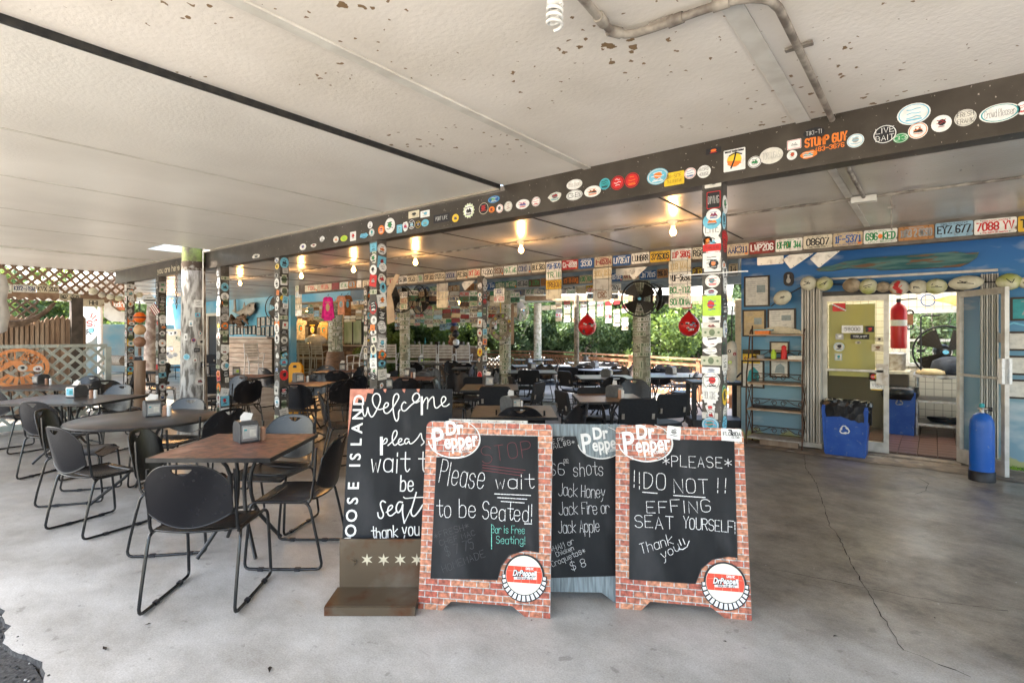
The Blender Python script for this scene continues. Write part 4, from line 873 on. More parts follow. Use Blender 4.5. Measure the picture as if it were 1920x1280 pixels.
# ================================================================ TREES
def leaf_mat(name, a, b):
    m = mat(name, a, .55, c2=b, scale=.9, thr=(.38, .62)); n = m.node_tree.nodes; l = m.node_tree.links
    tr = n.new("ShaderNodeBsdfTranslucent"); tr.inputs[0].default_value = (b[0] * 1.4, b[1] * 1.4, b[2] * .8, 1); mx = n.new("ShaderNodeMixShader"); mx.inputs[0].default_value = .35
    l.new(n["Principled BSDF"].outputs[0], mx.inputs[1]); l.new(tr.outputs[0], mx.inputs[2]); l.new(mx.outputs[0], n["Material Output"].inputs[0]); return m
LEAF = [leaf_mat("mangrove_leaf", (.035, .062, .03), (.09, .14, .06)), leaf_mat("dark_leaf", (.028, .05, .025), (.07, .11, .05)), leaf_mat("yellow_green_leaf", (.06, .10, .035), (.15, .21, .06))]  # three leaf greens, the last one lighter and yellower
M_BARK = mat("mangrove_bark", (.24, .21, .17), .9, c2=(.14, .12, .1), scale=6)
def make_tree(seed, hgt, wid, lm, nleaf, ls):
    r = random.Random(seed); t = MB(); tips = []
    for k in range(4):
        x, y = r.uniform(-.5, .5), r.uniform(-.5, .5); pts = []; rr = []
        tx, ty = r.uniform(-wid, wid) * .5, r.uniform(-wid, wid) * .35; hh = hgt * r.uniform(.6, .92)
        for i in range(7):
            f = i / 6; pts.append((x + tx * f ** 1.4 + r.uniform(-.1, .1), y + ty * f ** 1.4, hh * f - .1)); rr.append(.085 * (1 - f * .75))
        t.tube(pts, rr, M_BARK, 6); tips += pts[2:]
        for _ in range(3):
            q = Vector(pts[r.randrange(2, 6)]); e = q + Vector((r.uniform(-1, 1) * wid * .4, r.uniform(-.8, .8), r.uniform(.3, 1.1))); t.tube([q, (q + e) / 2 + Vector((0, 0, .1)), e], [.035, .025, .01], M_BARK, 5); tips.append(tuple(e))
    cl = [(Vector(r.choice(tips)) + Vector((r.gauss(0, wid * .3), r.gauss(0, wid * .2), r.gauss(0, hgt * .16))), r.uniform(.35, .8)) for _ in range(60)]
    c = MB(); vs = []; fs = []
    for i in range(nleaf):
        q, s = cl[i % len(cl)]; d = Vector((r.gauss(0, 1), r.gauss(0, 1), r.gauss(0, .75))); d.normalize(); p = q + d * s * (r.random() ** .4)
        if p.z < .25: p.z = .25 + r.random() * .8
        a = Vector((r.gauss(0, 1), r.gauss(0, 1), r.gauss(0, 1))).normalized(); b = a.cross(Vector((r.gauss(0, 1), r.gauss(0, 1), r.gauss(0, 1)))).normalized(); k = ls * r.uniform(.6, 1.3); n0 = len(vs)
        vs += [p - a * k, p + b * k * .45, p + a * k, p - b * k * .45]; fs.append((n0, n0 + 1, n0 + 2, n0 + 3))
    c.add(vs, fs, lm); return t.mesh("trunk"), c.mesh("crown")
TM = [make_tree(1, 5.6, 3.0, LEAF[0], 9000, .13), make_tree(2, 5.0, 2.6, LEAF[1], 9000, .13), make_tree(3, 4.4, 2.6, LEAF[2], 8000, .13)]
def tree(loc, kind, s, rz, label, group=None, cat="tree", z=-.1):
    root = empty("mangrove_tree", (loc.x, loc.y, z), rz, label=label, cat=cat, group=group)
    for nm, me in zip(("trunk", "crown"), TM[kind]): o = link(bpy.data.objects.new(nm, me), root); o.scale = (s, s, s)
r = random.Random(9)
TL_ = ["front-row mangrove " + q for q in ("seen just right of the second front post", "behind the left dark fan", "between the left pillar and the bar clutter", "behind the brown scrap figure", "left of the slim stickered post", "framed between slim post and life ring", "right of the life ring", "behind the sunny deck pillar", "left of the thin mottled pole", "directly behind the left red buoy", "left of the black fan", "behind the thick dollar pillar", "between dollar pillar and right buoy", "behind the big front post", "beside the blue wall corner", "hidden behind the blue wall edge")]
GT = "mangrove trees beyond the deck"
for i, px in enumerate(range(690, 1410, 52)):
    tree(at(px, 24.5 + r.uniform(-1, 2)), [0, 1, 0, 2, 0, 1][i % 6], r.uniform(.62, .78), r.uniform(0, 6), TL_[i], GT)
for i, px in enumerate(range(660, 1440, 75)):
    tree(at(px, 31 + r.uniform(-1, 3)), [1, 0, 1][i % 3], r.uniform(1.15, 1.4), r.uniform(0, 6), "taller dark mangrove tree standing in the row behind the front trees", GT + ", back row")
tree(at(742, 17.5), 2, .42, 1, "bright sunlit shrub showing through the gap left of the bar pillar")
tree(at(1745, 15.5), 0, .6, 1, "green tree outside the kitchen window")
tree(at(1240, 23), 2, .85, 2.2, "bright yellow-green tree top beyond the deck between fan and right buoy")
for i, (px, t, k, s) in enumerate([(-60, 24, 2, .9), (40, 28, 0, 1.0), (120, 30, 2, 1), (225, 36, 0, 1.1), (300, 40, 2, 1.2), (-200, 26, 0, 1.2)]):
    tree(at(px, t), k, s, i * 1.7, "tree in daylight beyond the brown lattice screen at the left", "trees beyond the left lattice")
# ================================================================ BAR
M_SLAT = mat("bar_slat_wood", (.34, .26, .2), .75, c2=(.5, .42, .34), scale=8, stretch=(.3, .3, 2))
M_STN = mat("brushed_stool_frame", (.6, .58, .55), .35, .3)
M_STS = mat("stool_slat", (.62, .56, .48), .6, c2=(.45, .39, .32), scale=9)
def polybar(pts, z0, z1, th, nsl, label, sm=None):
    root = empty("bar_counter", pts[0], label=label, cat="bar counter"); A0 = pts[0]
    for A, B in zip(pts, pts[1:]):
        A = A - A0; B = B - A0
        m = MB(); m.beam(A + Vector((0, 0, z1)), B + Vector((0, 0, z1)), .55, .05, mat("bar_top", (.33, .27, .22), .35)); m.obj("bar_top", root)
        m = MB(); m.beam(A + Vector((0, 0, z1 / 2)), B + Vector((0, 0, z1 / 2)), .2, z1 - .06, mat("bar_core", (.06, .05, .04), .8)); m.obj("core", root)
        d = (B - A).normalized(); nrm = Vector((d.y, -d.x, 0)); h = (z1 - .08) / nsl
        for i in range(nsl):
            z = .05 + h * (i + .5); o = nrm * (.115 if nrm.dot(-(A0)) > 0 else -.115)
            m = MB(); m.beam(A + o + Vector((0, 0, z)), B + o + Vector((0, 0, z)), .02, h * .88, sm or M_SLAT); m.obj("slat", root)
    return root
polybar([at(425, 17.6), at(516, 16.4)], 0, 1.42, .5, 9, "tall weathered plank ledge below the mounted fish")
polybar([at(530, 19.4), at(700, 19.2), at(900, 17.2)], 0, 1.12, .5, 7, "long main bar counter with wooden slat front behind the stools", mat("shaded_bar_front", (.16, .10, .07), .7, c2=(.26, .18, .12), scale=8))  # front slats in a darker wood, shade put into the colour
# stools
def make_stool():
    root = empty("bar_stool", (0, 0, 0), cat="bar stool", group="tall slatted bar stools along the bar")
    f = MB(); T = 1.24
    for sx in (-1, 1):
        f.tube([(sx * .2, .2, .01), (sx * .19, .17, .74)], .016, M_STN, 6)
        f.tube([(sx * .21, -.26, .01), (sx * .19, -.16, .72), (sx * .19, -.19, .95), (sx * .185, -.27, T)], .016, M_STN, 6)
        f.tube([(sx * .21, -.18, .93), (sx * .25, .0, .97), (sx * .25, .16, .95), (sx * .21, .17, .74)], .013, M_STN, 6)
        f.tube([(sx * .2, .18, .3), (sx * .2, -.2, .3)], .01, M_STN, 6)
    for y, z in ((.19, .33), (-.2, .25), (-.16, .7), (.16, .7)): f.tube([(-.2, y, z), (.2, y, z)], .012, M_STN, 6)
    f.obj("frame", root)
    for i in range(4): m = MB(); m.box((0, -.12 + i * .09, .745), (.38, .08, .02), M_STS); m.obj("seat_slat", root)
    for i in range(5): z = .88 + i * .08; m = MB(); m.box((0, -.17 - max(0, z - .9) * .26, z), (.37, .018, .062), M_STS, Matrix.Rotation(.18, 3, 'X')); m.obj("back_slat", root)
    return root
st = make_stool(); stt = tree_of(st)
SL = [(476, 16.0, 150, "lone slatted stool in front of the tall plank ledge under the fish"), (553, 18.4, 20, "leftmost of the three stools in front of the black t-shirt"), (575, 18.3, 20, "middle one of the three stools in front of the black t-shirt"), (599, 18.2, 20, "rightmost of the three stools beside the wooden drum"),
      (668, 14.8, -70, "stool right of the wooden drum, turned sideways"), (731, 16.0, 5, "stool just right of the second front post"), (777, 15.8, 5, "stool just right of the left bill-covered pillar"), (806, 15.6, 8, "third stool right of the left bill-covered pillar"), (835, 15.4, 8, "slatted stool left of the last one on the bar's right end"), (869, 15.2, 14, "last stool at the right end of the bar")]
for i, (px, t, a, lab) in enumerate(SL):
    loc = at(px, t); rz = YAW - math.radians(a) + .25
    if i == 0: st.location = loc; st.rotation_euler = (0, 0, rz); st["label"] = lab
    else: copy_tree(st, stt, loc, rz, lab)
# shirts above / behind the bar
def shirt(px, py0, py1, wpx, t, col, label, long=False, art=None, rot=0.0):
    q = onT(px, py0, t); k = t / FPX; w = wpx * k; h = (py1 - py0) * k; z = q.z
    root = empty("hanging_shirt", (q.x, q.y, z), YAW + rot, label=label, cat="shirt"); m = MB(Matrix.Rotation(math.radians(90), 4, 'X'))
    b = w * .30; poly = [(-b * .4, 0), (-b * 1.15, -h * .06), (-w / 2, -h * (.9 if long else .30)), (-w / 2 + w * .14, -h * (.92 if long else .33)), (-b, -h * .22), (-b * 1.08, -h), (b * 1.08, -h), (b, -h * .22), (w / 2 - w * .14, -h * (.92 if long else .33)), (w / 2, -h * (.9 if long else .30)), (b * 1.15, -h * .06), (b * .4, 0), (0, -h * .04)]
    m.prism(poly, -.02, .02, mat("cloth_" + col, PAINT[col], .9, c2=tuple(v * .6 for v in PAINT[col]), scale=12, bump=.4)); m.obj("cloth", root)
    if art:
        a = MB(Matrix.Rotation(math.radians(90), 4, 'X') @ Matrix.Translation((0, 0, .022))); q = circ(b * .5, 14, cy=-h * .45, ry=h * .16); a.add([(*v, 0) for v in q], [tuple(range(14))], P(art[0])); q = circ(b * .28, 10, cx=b * .1, cy=-h * .47, ry=h * .1); a.add([(*v, .001) for v in q], [tuple(range(10))], P(art[1]))
        a.ribbon([(-b * .6, -h * .24), (b * .6, -h * .24)], h * .03, P(art[1]), .001); a.obj("print", root)
    hm = MB(); hm.tube([(0, 0, .005), (0, 0, h * .07), (.02, 0, h * .1)], .006, P('ink'), 5); hm.obj("hanger", root)
shirt(615, 556, 601, 24, 11.5, 'pink', "bright pink long-sleeved shirt hanging above the bar", True, ('tan', 'tan'))
shirt(640, 554, 590, 20, 11.3, 'peach', "peach short-sleeved shirt hanging right of the pink one", False, ('sky', 'grey'))
shirt(652, 553, 592, 18, 11.6, 'rustpaint', "salmon red shirt hanging farthest right in the bar", False, ('sky', 'sky'), .15)
shirt(547, 590, 627, 22, 20.5, 'blue', "dark blue t-shirt behind the bar next to the yellow stickered post", False, ('sky', 'white'))
shirt(564, 597, 637, 25, 20.6, 'offwhite', "off-white t-shirt with colourful round print behind the bar", False, ('teal', 'orange'))
shirt(586, 600, 640, 25, 20.5, 'ink', "black t-shirt with yellow print behind the bar", False, ('cream', 'yellow'))
shirt(607, 603, 637, 22, 20.4, 'tan', "tan t-shirt with parrot print behind the bar", False, ('teal', 'orange'))
# bar back wall, blue header, coolers, counter clutter
XB0, XB1 = at(520, 22).x, at(735, 22).x
m = MB(); A, B = at(500, 22.5), at(720, 21.5); m.beam(A + Vector((0, 0, 1.4)), B + Vector((0, 0, 1.4)), .1, 2.8, mat("bar_back_collage", (.3, .28, .22), .7, c2=(.55, .5, .4), scale=8, c3=(.05, .16, .2), s3=3)); bback = m.obj("bar_back_wall", label="cluttered back wall of the bar behind shirts and coolers", cat="wall")
m = MB(); A, B = onT(563, 557, 15.5), onT(692, 553, 14.2); m.beam(A, B, .06, .28, M_MURAL2); hd = m.obj("blue_header_board", label="blue painted header board over the bar opening", cat="header board")
for i, (px, tt) in enumerate(((656, 19.6), (673, 19.5))):
    q = onT(px, 650, tt); root = empty("drink_cooler", (q.x, q.y, .9), YAW, label=("left" if i == 0 else "right") + " glass-fronted drink cooler behind the bar, full of bottles", cat="cooler", group="drink coolers behind the bar")
    m = MB(); m.b2((-.17, -.2, 0), (.17, .3, 1.2), M_BLACK); m.obj("body", root)
    m = MB(); m.b2((-.14, -.215, .08), (.14, -.205, 1.12), mat("reflecting_cooler_glass", (.22, .32, .2), .12, c2=(.4, .5, .36), scale=3, stretch=(1, 1, .3))); m.obj("glass_door", root)  # green reflection painted into the glass colour
    for k in range(5): m = MB(); m.lathe([(.02, 0), (.02, .12), (.008, .16), (.008, .2)], P('ink'), 8, c=(-.1 + k * .05, -.235, .14)); m.obj("bottle", root)
M_BAG = mat("plastic_bag", (.62, .62, .6), .35, c2=(.45, .45, .44), scale=8, bump=.8)
q = onT(592, 652, 18.9); m = MB(); m.lathe([(.15, 0), (.32, .08), (.34, .2), (.22, .32), (.06, .38), (0, .37)], M_BAG, 14, sx=1.2); o = m.obj("plastic_bag", label="white rumpled plastic bag on the bar in front of the tan t-shirt", cat="bag"); o.location = (q.x, q.y, 1.145)
r = random.Random(4)
for i in range(16):
    px = 705 + i * 11.5; t = 19.0 - (px - 700) * .009; q = at(px, t, 1.145)
    m = MB(); k = i % 4
    if k == 0: m.lathe([(.03, 0), (.03, .15), (.012, .2), (.012, .26)], P(['ink', 'red', 'teal', 'brown'][i // 4]), 8); nm, lb, ct = "bottle", "small bottle standing on the long bar counter", "bottle"
    elif k == 2: m.b2((-.08, -.05, 0), (.08, .05, .14), M_BLACK); nm, lb, ct = "napkin_holder", "black napkin holder standing on the long bar counter", "napkin holder"
    else: m.lathe([(.035, 0), (.04, .12)], P(['white', 'offwhite'][i % 2]), 8); nm, lb, ct = "cup", "pale cup standing on the long bar counter", "cup"
    o = m.obj(nm, label=lb, cat=ct, group="small things set out on the bar"); o.location = q
# pelican / diver figure of scrap on the bar end (brown clutter with white ball)
root = empty("hanging_scrap_figure", onT(852, 640, 14.3), label="brown scrap-and-rope figure with a white ball hanging over the bar end", cat="figure"); r = random.Random(8)
for i, (dx, dz, s, c) in enumerate([(0, .0, .12, 'brown'), (-.12, .12, .1, 'tan'), (.08, .2, .11, 'ink'), (-.05, .33, .1, 'brown'), (.02, .48, .08, 'navy'), (.03, .62, .05, 'ink'), (-.16, -.02, .09, 'maroon'), (.1, -.1, .09, 'ink')]):
    m = MB(); m.lathe([(0, -s), (s * .7, -s * .6), (s, 0), (s * .6, s * .7), (0, s)], P(c), 8, c=(dx, r.uniform(-.05, .05), dz)); m.obj("scrap", root)
m = MB(); m.lathe([(0, -.09), (.07, -.06), (.09, 0), (.07, .06), (0, .09)], P('white'), 14, c=(.16, -.1, -.02)); m.obj("white_ball", root)
m = MB(); m.tube([(.03, 0, .6), (.02, 0, 1.2)], .01, P('tan'), 6); m.obj("rope", root)
# ================================================================ FANS
M_FAN = mat("fan_black", (.012, .012, .012), .4)
def fan(q, rad, yaw, tilt, label, pole=None, col=None, blades=4, name="pedestal_fan"):
    c = col or M_FAN; root = empty(name, q, yaw, label=label, cat="fan"); m = MB(Matrix.Rotation(tilt, 4, 'X') @ Matrix.Rotation(math.radians(90), 4, 'X'))
    cg = [(rad * math.cos(i * math.pi / 16), rad * math.sin(i * math.pi / 16), 0) for i in range(32)]
    m.tube(cg, rad * .035, c, 6, closed=True); m.tube([(x * .98, y * .98, -.14) for x, y, z in cg], .005, c, 4, closed=True)
    for rr in (.35, .6, .8): m.tube([(x * rr, y * rr, .03 * (1 - rr) + .01) for x, y, z in cg], .0022, c, 3, closed=True)
    for i in range(40):
        a = i * math.pi / 20; m.tube([(0.12 * rad * math.cos(a), .12 * rad * math.sin(a), .05), (.7 * rad * math.cos(a), .7 * rad * math.sin(a), .035), (rad * math.cos(a), rad * math.sin(a), 0), (rad * .98 * math.cos(a), rad * .98 * math.sin(a), -.14)], .0018, c, 3, cap=False)
    m.obj("guard", root)
    for i in range(blades):
        b = MB(Matrix.Rotation(tilt, 4, 'X') @ Matrix.Rotation(math.radians(90), 4, 'X')); a0 = i * 2 * math.pi / blades + .3; vs = []
        for k in range(7):
            a = a0 + k * .16; z = -.05 - .02 * k * .5
            vs += [(.12 * rad * math.cos(a0 + k * .05), .12 * rad * math.sin(a0 + k * .05), -.05), (.9 * rad * math.cos(a), .9 * rad * math.sin(a), z)]
        b.add(vs, [(2 * k, 2 * k + 1, 2 * k + 3, 2 * k + 2) for k in range(6)], mat("fan_blade", (.03, .024, .017), .35, .3) if col is None else col, True); b.obj("blade", root)
    h = MB(Matrix.Rotation(tilt, 4, 'X') @ Matrix.Rotation(math.radians(90), 4, 'X')); h.lathe([(0, .07), (.12 * rad, .065), (.14 * rad, .03), (.14 * rad, 0)], c, 14); h.lathe([(rad * .24, -.15), (rad * .3, -.2), (rad * .3, -.42), (rad * .15, -.48)], c, 14); h.obj("motor", root)
    b = MB(Matrix.Rotation(tilt, 4, 'X') @ Matrix.Rotation(math.radians(90), 4, 'X')); q_ = circ(.1 * rad, 12, ry=.08 * rad); b.add([(*v, .072) for v in q_], [tuple(range(12))], P('sky')); b.obj("badge", root)
    if pole: m = MB(); m.tube([(0, .1, -.05), (0, .12, -pole)], .02, c, 8); m.obj("mount", root)
    return root
fan(onT(1199, 560, 8.9), .29, YAW - .25, 0.05, "large black pedestal fan mounted in front of the thick dollar pillar")
fan(onT(1222, 560, 9.5), .26, YAW - 1.1, 0.0, "second black fan half hidden behind the dollar pillar")
fan(onT(752, 560, 11.4), .29, YAW + .7, 0, "dark fan at the left side of the bill-covered bar pillar")
fan(onT(785, 562, 11.6), .31, YAW - .9, 0, "dark fan turned sideways at the right side of the bar pillar")
fan(onT(978, 582, 13.5), .26, YAW + .8, 0, "dusty grey fan with solid blades beside the sunny deck pillar", col=mat("dusty_fan", (.2, .17, .13), .6), blades=6)
fan(onY(516, 577, YF - .25), .42, .25, 0, "wide black fan on the pale blue wall beside the mounted fish", name="wall_fan")
# ================================================================ BUOYS, LIFE RING
M_BUOY = mat("red_buoy_vinyl", (.62, .018, .018), .3, c2=(.5, .014, .014), scale=3)
def buoy(px, py, t, R_, label, seed):
    q = onT(px, py, t); root = empty("red_buoy", q, label=label, cat="buoy", group="red balloon buoys hanging by the deck"); m = MB()
    prof = [(0, -R_), (R_ * .5, -R_ * .87), (R_ * .87, -R_ * .5), (R_, 0), (R_ * .93, R_ * .35), (R_ * .7, R_ * .75), (R_ * .4, R_ * 1.08), (R_ * .14, R_ * 1.28), (R_ * .1, R_ * 1.36)]
    m.lathe(prof, M_BUOY, 24); m.obj("body", root); m = MB(); m.lathe([(R_ * .13, R_ * 1.34), (R_ * .13, R_ * 1.5), (0, R_ * 1.5)], P('ink'), 10); m.tube([(0, 0, R_ * 1.5), (0, 0, R_ * 1.5 + .25)], .008, P('ink'), 5); m.obj("neck", root)
    r = random.Random(seed); a0 = math.atan2(-q.y, -q.x)
    for i in range(12):
        a = a0 + r.uniform(-.9, .9); el = r.uniform(-.75, .35); n_ = Vector((math.cos(a) * math.cos(el), math.sin(a) * math.cos(el), math.sin(el)))
        sticker(root, frame(n_ * (R_ * 1.005 + (.0 if el < 0 else R_ * .02)), Vector((0, 0, 1)).cross(n_), (0, 0, 1)), R_ * r.uniform(.2, .34), R_ * r.uniform(.12, .2), r.choice('oorx'), r.choice(['white', 'white', 'offwhite', 'ink', 'sky']), None, None, 'ink', seed * 50 + i, icon='mono')
buoy(1292, 611, 8.5, .165, "red balloon buoy hanging left of the big stickered post", 1)
buoy(1101, 612, 9.8, .165, "red balloon buoy hanging right of the thin mottled pole", 2)
q = onT(939, 613, 10.9); root = empty("life_ring", q, YAW + .35, label="life ring covered in stickers hanging on the round dollar pillar", cat="life ring")
m = MB(Matrix.Rotation(math.radians(90), 4, 'X')); m.tube([(.19 * math.cos(i * math.pi / 16), .225 * math.sin(i * math.pi / 16), 0) for i in range(32)], .055, mat("old_ring", (.3, .26, .2), .7, c2=(.14, .1, .07), scale=9), 10, closed=True); m.obj("ring", root)
r = random.Random(6)
for i in range(14):
    a = i * 2 * math.pi / 14 + .1; c = Vector((.19 * math.cos(a), -.058, .225 * math.sin(a))); sticker(root, frame(c, (math.cos(a), 0, math.sin(a)), (-math.sin(a), 0, math.cos(a))), .055, .045, r.choice('orx'), r.choice(['white', 'offwhite', 'yellow', 'ink', 'cream', 'lime']), None, None, 'ink', 900 + i, icon='mono')
m = MB(); m.tube([(-.22, 0, .05), (-.26, 0, -.15), (-.2, 0, -.3), (0, 0, -.36), (.15, 0, -.3)], .008, P('ink'), 5); m.tube([(0, 0, .28), (0, .02, .5)], .008, P('yellow'), 5); m.obj("rope", root)
# surfboard-like white fin and wooden oar hanging near centre
m = MB(Matrix.Rotation(math.radians(90), 4, 'X')); m.prism([(0, 0), (.12, .05), (.10, .3), (.06, .5), (.2, .82), (.14, .84), (0, .6), (-.02, .3)], -.02, .02, mat("fish_tail", (.5, .4, .28), .6, c2=(.35, .26, .18), scale=5)); o = m.obj("dried_fish_tail", label="tan dried fish tail hanging right of the second front post", cat="fish tail"); q = onT(727, 608, 9.0); o.location = q; o.rotation_euler = (0, 0, YAW)
m = MB(); m.b2((-.03, -.02, -.4), (.03, .02, .4), M_WOOD); o = m.obj("hanging_board", label="brown narrow board hanging right of the life ring", cat="board"); q = onT(961, 608, 10.8); o.location = q; o.rotation_euler = (0, 0, YAW)
# hanging white fender at the blue wall corner
q = onT(1372, 676, 7.9); root = empty("white_fender", q, label="long white boat fender with round stickers hanging at the blue wall corner", cat="fender")
m = MB(); m.lathe([(.02, -.31), (.05, -.29), (.075, -.2), (.078, 0), (.075, .2), (.055, .26), (.02, .29)], mat("old_fender", (.5, .48, .42), .5, c2=(.35, .33, .28), scale=8), 16); m.obj("body", root); m = MB(); m.tube([(0, 0, .28), (0, 0, .62), (.01, 0, .8)], .008, P('ink'), 6); m.obj("rope", root)
a = math.atan2(-q.y, -q.x)
for i, (z, c, da) in enumerate([(.14, 'ink', -.4), (.1, 'maroon', .5), (-.02, 'lime', -.3), (-.12, 'grey', -.5)]): n_ = Vector((math.cos(a + da), math.sin(a + da), 0)); sticker(root, frame(n_ * .08 + Vector((0, 0, z)), Vector((0, 0, 1)).cross(n_), (0, 0, 1)), .05, .05, 'o', c, None, None, 'white', 950 + i, icon='mono')
m = MB(); q = at(1386, 8.9); m.b2((q.x - .05, q.y - .05, 0), (q.x + .05, q.y + .05, 2.1), P('cream')); m.obj("cream_post", label="plain cream post at the left end of the blue wall", cat="post")
# black utility cart
q0 = at(1340, 8.3); root = empty("utility_cart", q0, YAW - .1, label="black two-shelf utility cart behind the big stickered post", cat="cart"); PL = mat("cart_plastic", (.02, .021, .024), .5)
for z, h in ((.8, .05), (.2, .12)): m = MB(); m.box((0, 0, z), (.78, .5, h), PL, bev=.015); m.obj("shelf", root)
for sx in (-1, 1):
    for sy in (-1, 1):
        m = MB(); m.box((sx * .355, sy * .21, .5), (.06, .06, .62), PL); m.obj("leg", root)
        m = MB(Matrix.Translation((sx * .33, sy * .2, .065)) @ Matrix.Rotation(math.radians(90), 4, 'Y')); m.lathe([(.03, -.018), (.06, -.018), (.06, .018), (.03, .018)], P('ink'), 14); m.obj("wheel", root)
m = MB(); m.tube([(.38, -.2, .86), (.45, -.2, .93), (.45, .2, .93), (.38, .2, .86)], .015, PL, 6); m.obj("handle", root)
# ================================================================ CHAIRS
M_SHELL = mat("black_shell_plastic", (.008, .008, .010), .27, spec=.45, c3=(.022, .022, .024), s3=38, t3=(.62, .78))
M_TUBE = mat("black_chair_tube", (.006, .006, .007), .22, spec=.5)
M_PAD = mat("black_vinyl", (.006, .007, .010), .6, c2=(.011, .012, .015), scale=40)
def shell_chair():
    root = empty("stacking_chair", (0, 0, 0), cat="chair")
    # backrest shell with moon-shaped handle slot
    def by(u, z): return -.235 - max(0, z - .46) * .20 - .05 * (1 - u * u) + .02
    def bt(u): return .845 - .10 * abs(u) ** 4.0 - .022 * u * u
    def bb(u): return .485 + .075 * u * u
    NU = 40; m = MB(); TH = .006
    def strip(u0, u1, z0, z1, nv):   # z0,z1 functions
        vs = []
        for u in (u0, u1):
            for j in range(nv + 1):
                z = z0(u) + (z1(u) - z0(u)) * j / nv
                for s in (0, 1): vs.append((u * .228, by(u, z) - s * TH, z))
        fs = []
        for j in range(nv):
            a = lambda c, jj, s: (c * (nv + 1) + jj) * 2 + s
            fs += [(a(0, j, 0), a(1, j, 0), a(1, j + 1, 0), a(0, j + 1, 0)), (a(0, j, 1), a(0, j + 1, 1), a(1, j + 1, 1), a(1, j, 1))]
        m.add(vs, fs, M_SHELL, True)
    sl = lambda u: bt(u) - .022; sh = lambda u: sl(u) - .036 * max(0, 1 - (u / .26) ** 2)
    for i in range(NU):
        u0, u1 = -1 + 2 * i / NU, -1 + 2 * (i + 1) / NU
        if abs((u0 + u1) / 2) < .26: strip(u0, u1, bb, sh, 6); strip(u0, u1, sl, bt, 1)
        else: strip(u0, u1, bb, bt, 8)
    us = [-1 + 2 * i / 24 for i in range(25)]
    m.weld = True
    m.obj("backrest", root)
    rim = MB(); rim.tube([(u * .228, by(u, bt(u)) - TH / 2, bt(u)) for u in us] + [(.228, by(1, z) - TH / 2, z) for z in (.68, .6, .56)] + [(u * .228, by(u, bb(u)) - TH / 2, bb(u)) for u in reversed(us)] + [(-.228, by(1, z) - TH / 2, z) for z in (.56, .6, .68)], .0055, M_TUBE, 6, closed=True); rim.obj("shell_rim", root)
    # seat shell
    s = MB(); n = 14; vs = []
    for i in range(n + 1):
        v = -1 + 2 * i / n
        for j in range(n + 1):
            u = -1 + 2 * j / n; y = v * .215 - .0; wd = .228 * (1 - .10 * max(0, -v) ** 3 - .03 * max(0, v) ** 6)
            z = .452 - .022 * (1 - u * u) * (1 - (v * .9) ** 2) - (.03 * max(0, v - .55) / .45 if v > .55 else 0) + (.0 if v > -.8 else .01)
            ysag = -.03 * (1 - u * u) if v < -.99 else 0
            vs.append((u * wd, y + ysag, z))
    fs = [(i * (n + 1) + j, i * (n + 1) + j + 1, (i + 1) * (n + 1) + j + 1, (i + 1) * (n + 1) + j) for i in range(n) for j in range(n)]
    s.add(vs, fs, M_SHELL, True); s.add([(a, b, c - .008) for a, b, c in vs], [f[::-1] for f in fs], M_SHELL, True)
    edge = [vs[j] for j in range(n + 1)] + [vs[i * (n + 1) + n] for i in range(1, n + 1)] + [vs[n * (n + 1) + j] for j in range(n - 1, -1, -1)] + [vs[i * (n + 1)] for i in range(n - 1, 0, -1)]
    s.tube([(a, b, c - .004) for a, b, c in edge], .0065, M_TUBE, 6, closed=True); s.obj("seat", root)
    f = MB()
    for sx in (-1, 1):
        X = sx * .255
        pts = [(sx * .235, -.235, .80), (sx * .238, -.225, .62), (sx * .238, -.205, .47), (sx * .24, -.19, .445)]
        f.tube(pts, .009, M_TUBE, 8)
        sled = [(sx * .235, .16, .445), (sx * .245, .185, .43), (sx * .25, .195, .39), (X, .225, .06), (X, .22, .022), (X, .19, .0105), (X, -.24, .0105), (X, -.272, .022), (X, -.278, .06), (sx * .25, -.205, .39), (sx * .247, -.19, .425), (sx * .235, -.16, .44)]
        f.tube(chaik3(sled), .0095, M_TUBE, 8)
        f.tube([(sx * .235, .16, .442), (sx * .235, -.19, .44)], .009, M_TUBE, 6)
    f.tube([(-.235, .12, .438), (.235, .12, .438)], .008, M_TUBE, 6); f.tube([(-.235, -.14, .438), (.235, -.14, .438)], .008, M_TUBE, 6)
    f.obj("frame", root)
    for sx in (-1, 1):
        for y in (-.12, .12): g_ = MB(); g_.box((sx * .255, y, .0115), (.024, .035, .021), P('ink')); g_.obj("glide", root)
    return root
def chaik3(p):
    q = [Vector(p[0])]
    for a, b in zip(p, p[1:]): a = Vector(a); b = Vector(b); q += [a.lerp(b, .25), a.lerp(b, .75)]
    return q + [Vector(p[-1])]
